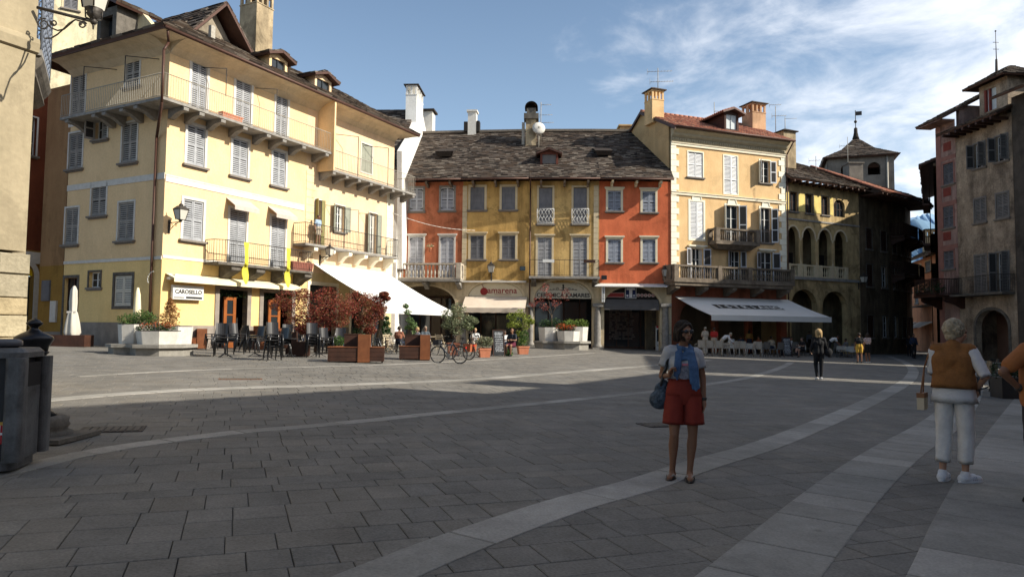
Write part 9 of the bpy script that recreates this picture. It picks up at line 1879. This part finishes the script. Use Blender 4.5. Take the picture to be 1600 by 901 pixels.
# ---- the man cut off at the right edge
pm = gxy(1640, 6.9); hz_ = 1.78/1.72; Mm = T(pY(1636,600,6.7).x, 6.7, g(5,6.7)) @ RZ(R(172)) @ SC(hz_)
J = pose(er=(-.40,.06,1.15), wr=(-.20,-.05,1.02), el=(.36,.10,1.15), wl=(.22,-.05,1.02))
J['el'] = V((.40,.06,1.20)); J['wl'] = V((.21,-.02,1.04))
t = thing('person', 'man in an orange T-shirt with hand on hip, cut off at the right edge', 'person', Mm); pr = body_prims(J, 0, sleeve=0, leg=0, hands=False, fat=1.1); hand(pr, J['wl'], (-.4,-.2,-.7), 1, .8, 0, 1, (-.5,0,0)); hand(pr, J['wr'], (.4,-.2,-.7), -1, .8, 0, 1, (.5,0,0)); hp_, P = head_prims(J['head'], J['face'], 0); pr += hp_; blob('body', pr, .010, [SK1], t, 3); face_bits(t, P)
blob('hair', [('e', P(-.022,0,.035), (.084,.097,.094), 0)], .012, [H_dk], t, 1)
blob('t_shirt', [('c', V((sg*.07,.0,.96)), V((sg*.085,0,1.28)), .15, .135, 0) for sg in (-1,1)]+[('c', J['sr'], J['sl'], .078, .078, 0), ('c', V((0,.01,1.28)), V((0,.01,1.42)), .13, .085, 0)]+[('c', J['s'+k], J['s'+k].lerp(J['e'+k],.68), .075, .072, 0) for k in 'lr'], .012, [clothm('orange_jersey', (.32,.115,.035,1))], t, 2)
tr_ = MB(); cloth_tube(tr_, [(V((0,0,1.02)),.18,.13),(V((0,.01,.84)),.195,.14)], 30, .01, 5, 2)
for k, sg in (('l',1),('r',-1)): cloth_tube(tr_, lerp_rings((sg*.095,.0,.93), J['k'+k], (.108,.12), (.088,.09), 8)+lerp_rings(J['k'+k], J['k'+k].lerp(J['a'+k],.95), (.088,.09), (.078,.08), 6)[1:], 24, .04, 4, 40+sg)
tr_.build('trousers', [clothm('dark_trouser', (.03,.028,.03,1))], t)
for k in 'lr': shoe(t, J, k, clothm('dark_shoe', (.03,.025,.02,1)), M_black)
b = MB(); w3 = J['el'].lerp(J['wl'],.88); dd = (J['wl']-J['el']).normalized()*.012; b.tube(w3-dd, w3+dd, .036, n=12); b.build('wristwatch', [M_iron], t)
# ---- figures in the square
def feet(px, py): return gp(px, py)
def P_at_(px, py, rot, hgt): p = gp(px, py); return T(p.x, p.y, p.z) @ RZ(R(rot)) @ SC(hgt/1.72)
walk = pose(kl=(.09,-.06,.50), al=(.08,.05,.09), tl=(.09,-.12,.03), kr=(-.07,.02,.50), ar=(-.06,.02,.09), tr=(-.06,-.15,.03), el=(.24,.03,1.12), wl=(.22,-.12,.98), er=(-.24,.03,1.12), wr=(-.22,-.12,.98))
t = person('blonde woman in black jacket and trousers walking away across the square', P_at_(1280,593,172,1.68), walk, C_bk, C_bk, C_wh, SK2, H_bl, .12, 1.35, 2, 2, .014)
bb_ = blob('black_handbag', [('e', V((0,0,0)), (.14,.08,.15), 0)], .02, [C_bk], None, 1, P_at_(1280,593,172,1.68) @ T(-.30,.05,.95)); tag(bb_, 'black handbag on the arm of the walking blonde woman', 'bag'); MB().path([(0,-.05,.12),(.02,0,.35),(0,.05,.12)], .01, 5).build('handle', [C_bk], bb_)
st2 = pose(kl=(.10,-.02,.50), er=(-.24,-.03,1.12), wr=(-.12,-.22,1.15), el=(.24,-.03,1.12), wl=(.12,-.22,1.15))
person('young person in black top and mustard shorts standing in the sun strip', P_at_(1343,567,170,1.66), pose(), C_bk, C_yl, C_bk, SK1, H_dk, 0, 1.0, 1, 1, .02)
person('girl in pale top and black shorts beside the one in mustard shorts', P_at_(1356,567,195,1.66), st2, clothm('pale_pink_cloth', (.55,.42,.40,1)), C_bk, C_wh, SK1, H_dk, .10, 1.1, 1, 1, .02)
person('dark figure walking in the shaded side street', P_at_(1428,560,0,1.75), walk, C_nv, C_bk, C_bk, SK1, H_dk, 0, 1, 2, 2, .025)
person('second dark figure far down the side street', P_at_(1421,556,0,1.65), pose(), C_bk, C_bk, C_bk, SK1, H_dk, 0, 1, 2, 2, .025)
bend = pose(chest=(0,-.22,1.18), waist=(0,-.06,1.05), neck=(0,-.42,1.28), head=(0,-.53,1.33), sl=(.16,-.36,1.24), sr=(-.16,-.36,1.24), el=(.2,-.48,1.0), er=(-.2,-.48,1.0), wl=(.14,-.62,.86), wr=(-.14,-.62,.86), face=(0,-.8,-.6))
person('waiter in a white shirt leaning over a table at the right of the terrace', P_at_(1296,558,75,1.74), bend, C_wh, C_bk, C_bk, SK1, H_dk, 0, 1, 1, 2, .02)
person('guest in white bending over the woven chairs under the printed awning', P_at_(1128,556,80,1.70), bend, C_wh, C_be, C_bk, SK2, H_gr, 0, 1, 2, 2, .02)
person('man in bright red shirt standing under the printed awning', P_at_(1116,554,150,1.74), pose(), C_rd, C_be, C_bk, SK1, H_dk, 0, 1, 1, 2, .02)
person('man in pale beige shirt standing leftmost under the printed awning', P_at_(1102,554,200,1.76), st2, C_be, C_be, C_bk, SK2, H_gr, 0, 1, 1, 2, .02)
person('guest in a yellow-brown jacket under the printed awning', P_at_(1171,552,150,1.66), st2, clothm('ochre_jacket', (.30,.19,.06,1)), C_nv, C_bk, SK1, H_dk, .1, 1.1, 2, 2, .02)
person('waiter in dark clothes standing deep under the printed awning', P_at_(1265,551,10,1.72), pose(), C_gy, C_bk, C_bk, SK1, H_dk, 0, 1, 2, 2, .022)
for px, py, rot, tp, lab in ((1143,553,200,C_wh,'seated guest in white behind the first clothed table'),(1186,553,-60,C_br,'seated guest in brown facing the menu easel'),(1205,554,150,C_be,'seated guest in beige behind the menu easel'),(1236,555,40,C_wh,'seated guest in white left of the woman in dark dress')):
    person(lab, P_at_(px, py, rot, 1.68), sit(), tp, C_nv, C_bk, SK1, H_dk, 0, 1, 1, 2, .024)
crossl = dict(kr=V((-.05,-.45,.56)), ar=V((.10,-.62,.30)), tr=V((.12,-.76,.28)))
person('woman in dark dress with bare crossed legs seated at the terrace edge', P_at_(1254,558,-70,1.68), sit(**crossl), C_bk, C_bk, C_bk, SK2, H_dk, .05, 1, 1, 1, .02)
person('seated guest in grey at the right end clothed table', P_at_(1322,556,-80,1.66), sit(), C_gy, C_nv, C_bk, SK1, H_dk, 0, 1, 2, 2, .022)
person('seated guest in dark shirt near the red-shirted man', P_at_(1158,553,160,1.68), sit(), C_nv, C_bk, C_bk, SK1, H_dk, 0, 1, 2, 2, .022)
person('person in brown seated by the slender tree with back turned', P_at_(623,551,165,1.70), sit(), C_br, C_nv, C_bk, SK1, H_dk, .02, 1, 1, 2, .018)
person('bald man with sunglasses in grey seated by the dark planter screen', P_at_(664,550,25,1.74), sit(), clothm('slate_shirt', (.08,.10,.12,1)), C_nv, C_bk, SK2, H_gr, 0, .96, 2, 2, .018, glasses=True)
person('person in a white shirt seated left of the man with sunglasses', P_at_(652,550,-60,1.66), sit(), C_wh, C_be, C_bk, SK2, H_bl, .05, 1, 2, 2, .02)
person('blonde person in white T-shirt seated behind the lavender pot', P_at_(742,551,10,1.70), sit(), C_wh, C_be, C_bk, SK2, H_bl, 0, 1.02, 1, 2, .018)
person('dark-haired woman in white top seated right of the blackboard', P_at_(788,553,20,1.62), sit(), C_wh, C_nv, C_bk, SK1, H_dk, .08, 1.05, 2, 2, .018, glasses=True)
person('bald tanned man in dark T-shirt and shorts seated by the right pot', P_at_(800,556,-25,1.78), sit(), clothm('charcoal_tee', (.03,.035,.045,1)), clothm('maroon_shorts', (.10,.012,.03,1)), C_bk, SK1, None, 0, 1, 1, 1, .018)
person('person in a white shirt half hidden behind the big red maple', P_at_(531,548,20,1.70), sit(), C_wh, C_nv, C_bk, SK1, H_dk, 0, 1, 2, 2, .02)
person('person in pale shirt seated beside the cafe door behind the left maple foliage', P_at_(466,545,30,1.70), sit(), C_wh, C_nv, C_bk, SK1, H_dk, 0, 1, 2, 2, .02)
ub_ = FL.u(497, 360, .45); pp = FL.M @ Vector((ub_, -.45, zb2))
person('person in pale blue shirt and shorts standing on the first floor balcony', T(*pp) @ RZ(R(60)) @ SC(1.70/1.72), pose(), C_bl, C_be, C_bk, SK1, H_dk, 0, 1, 1, 1, .018)
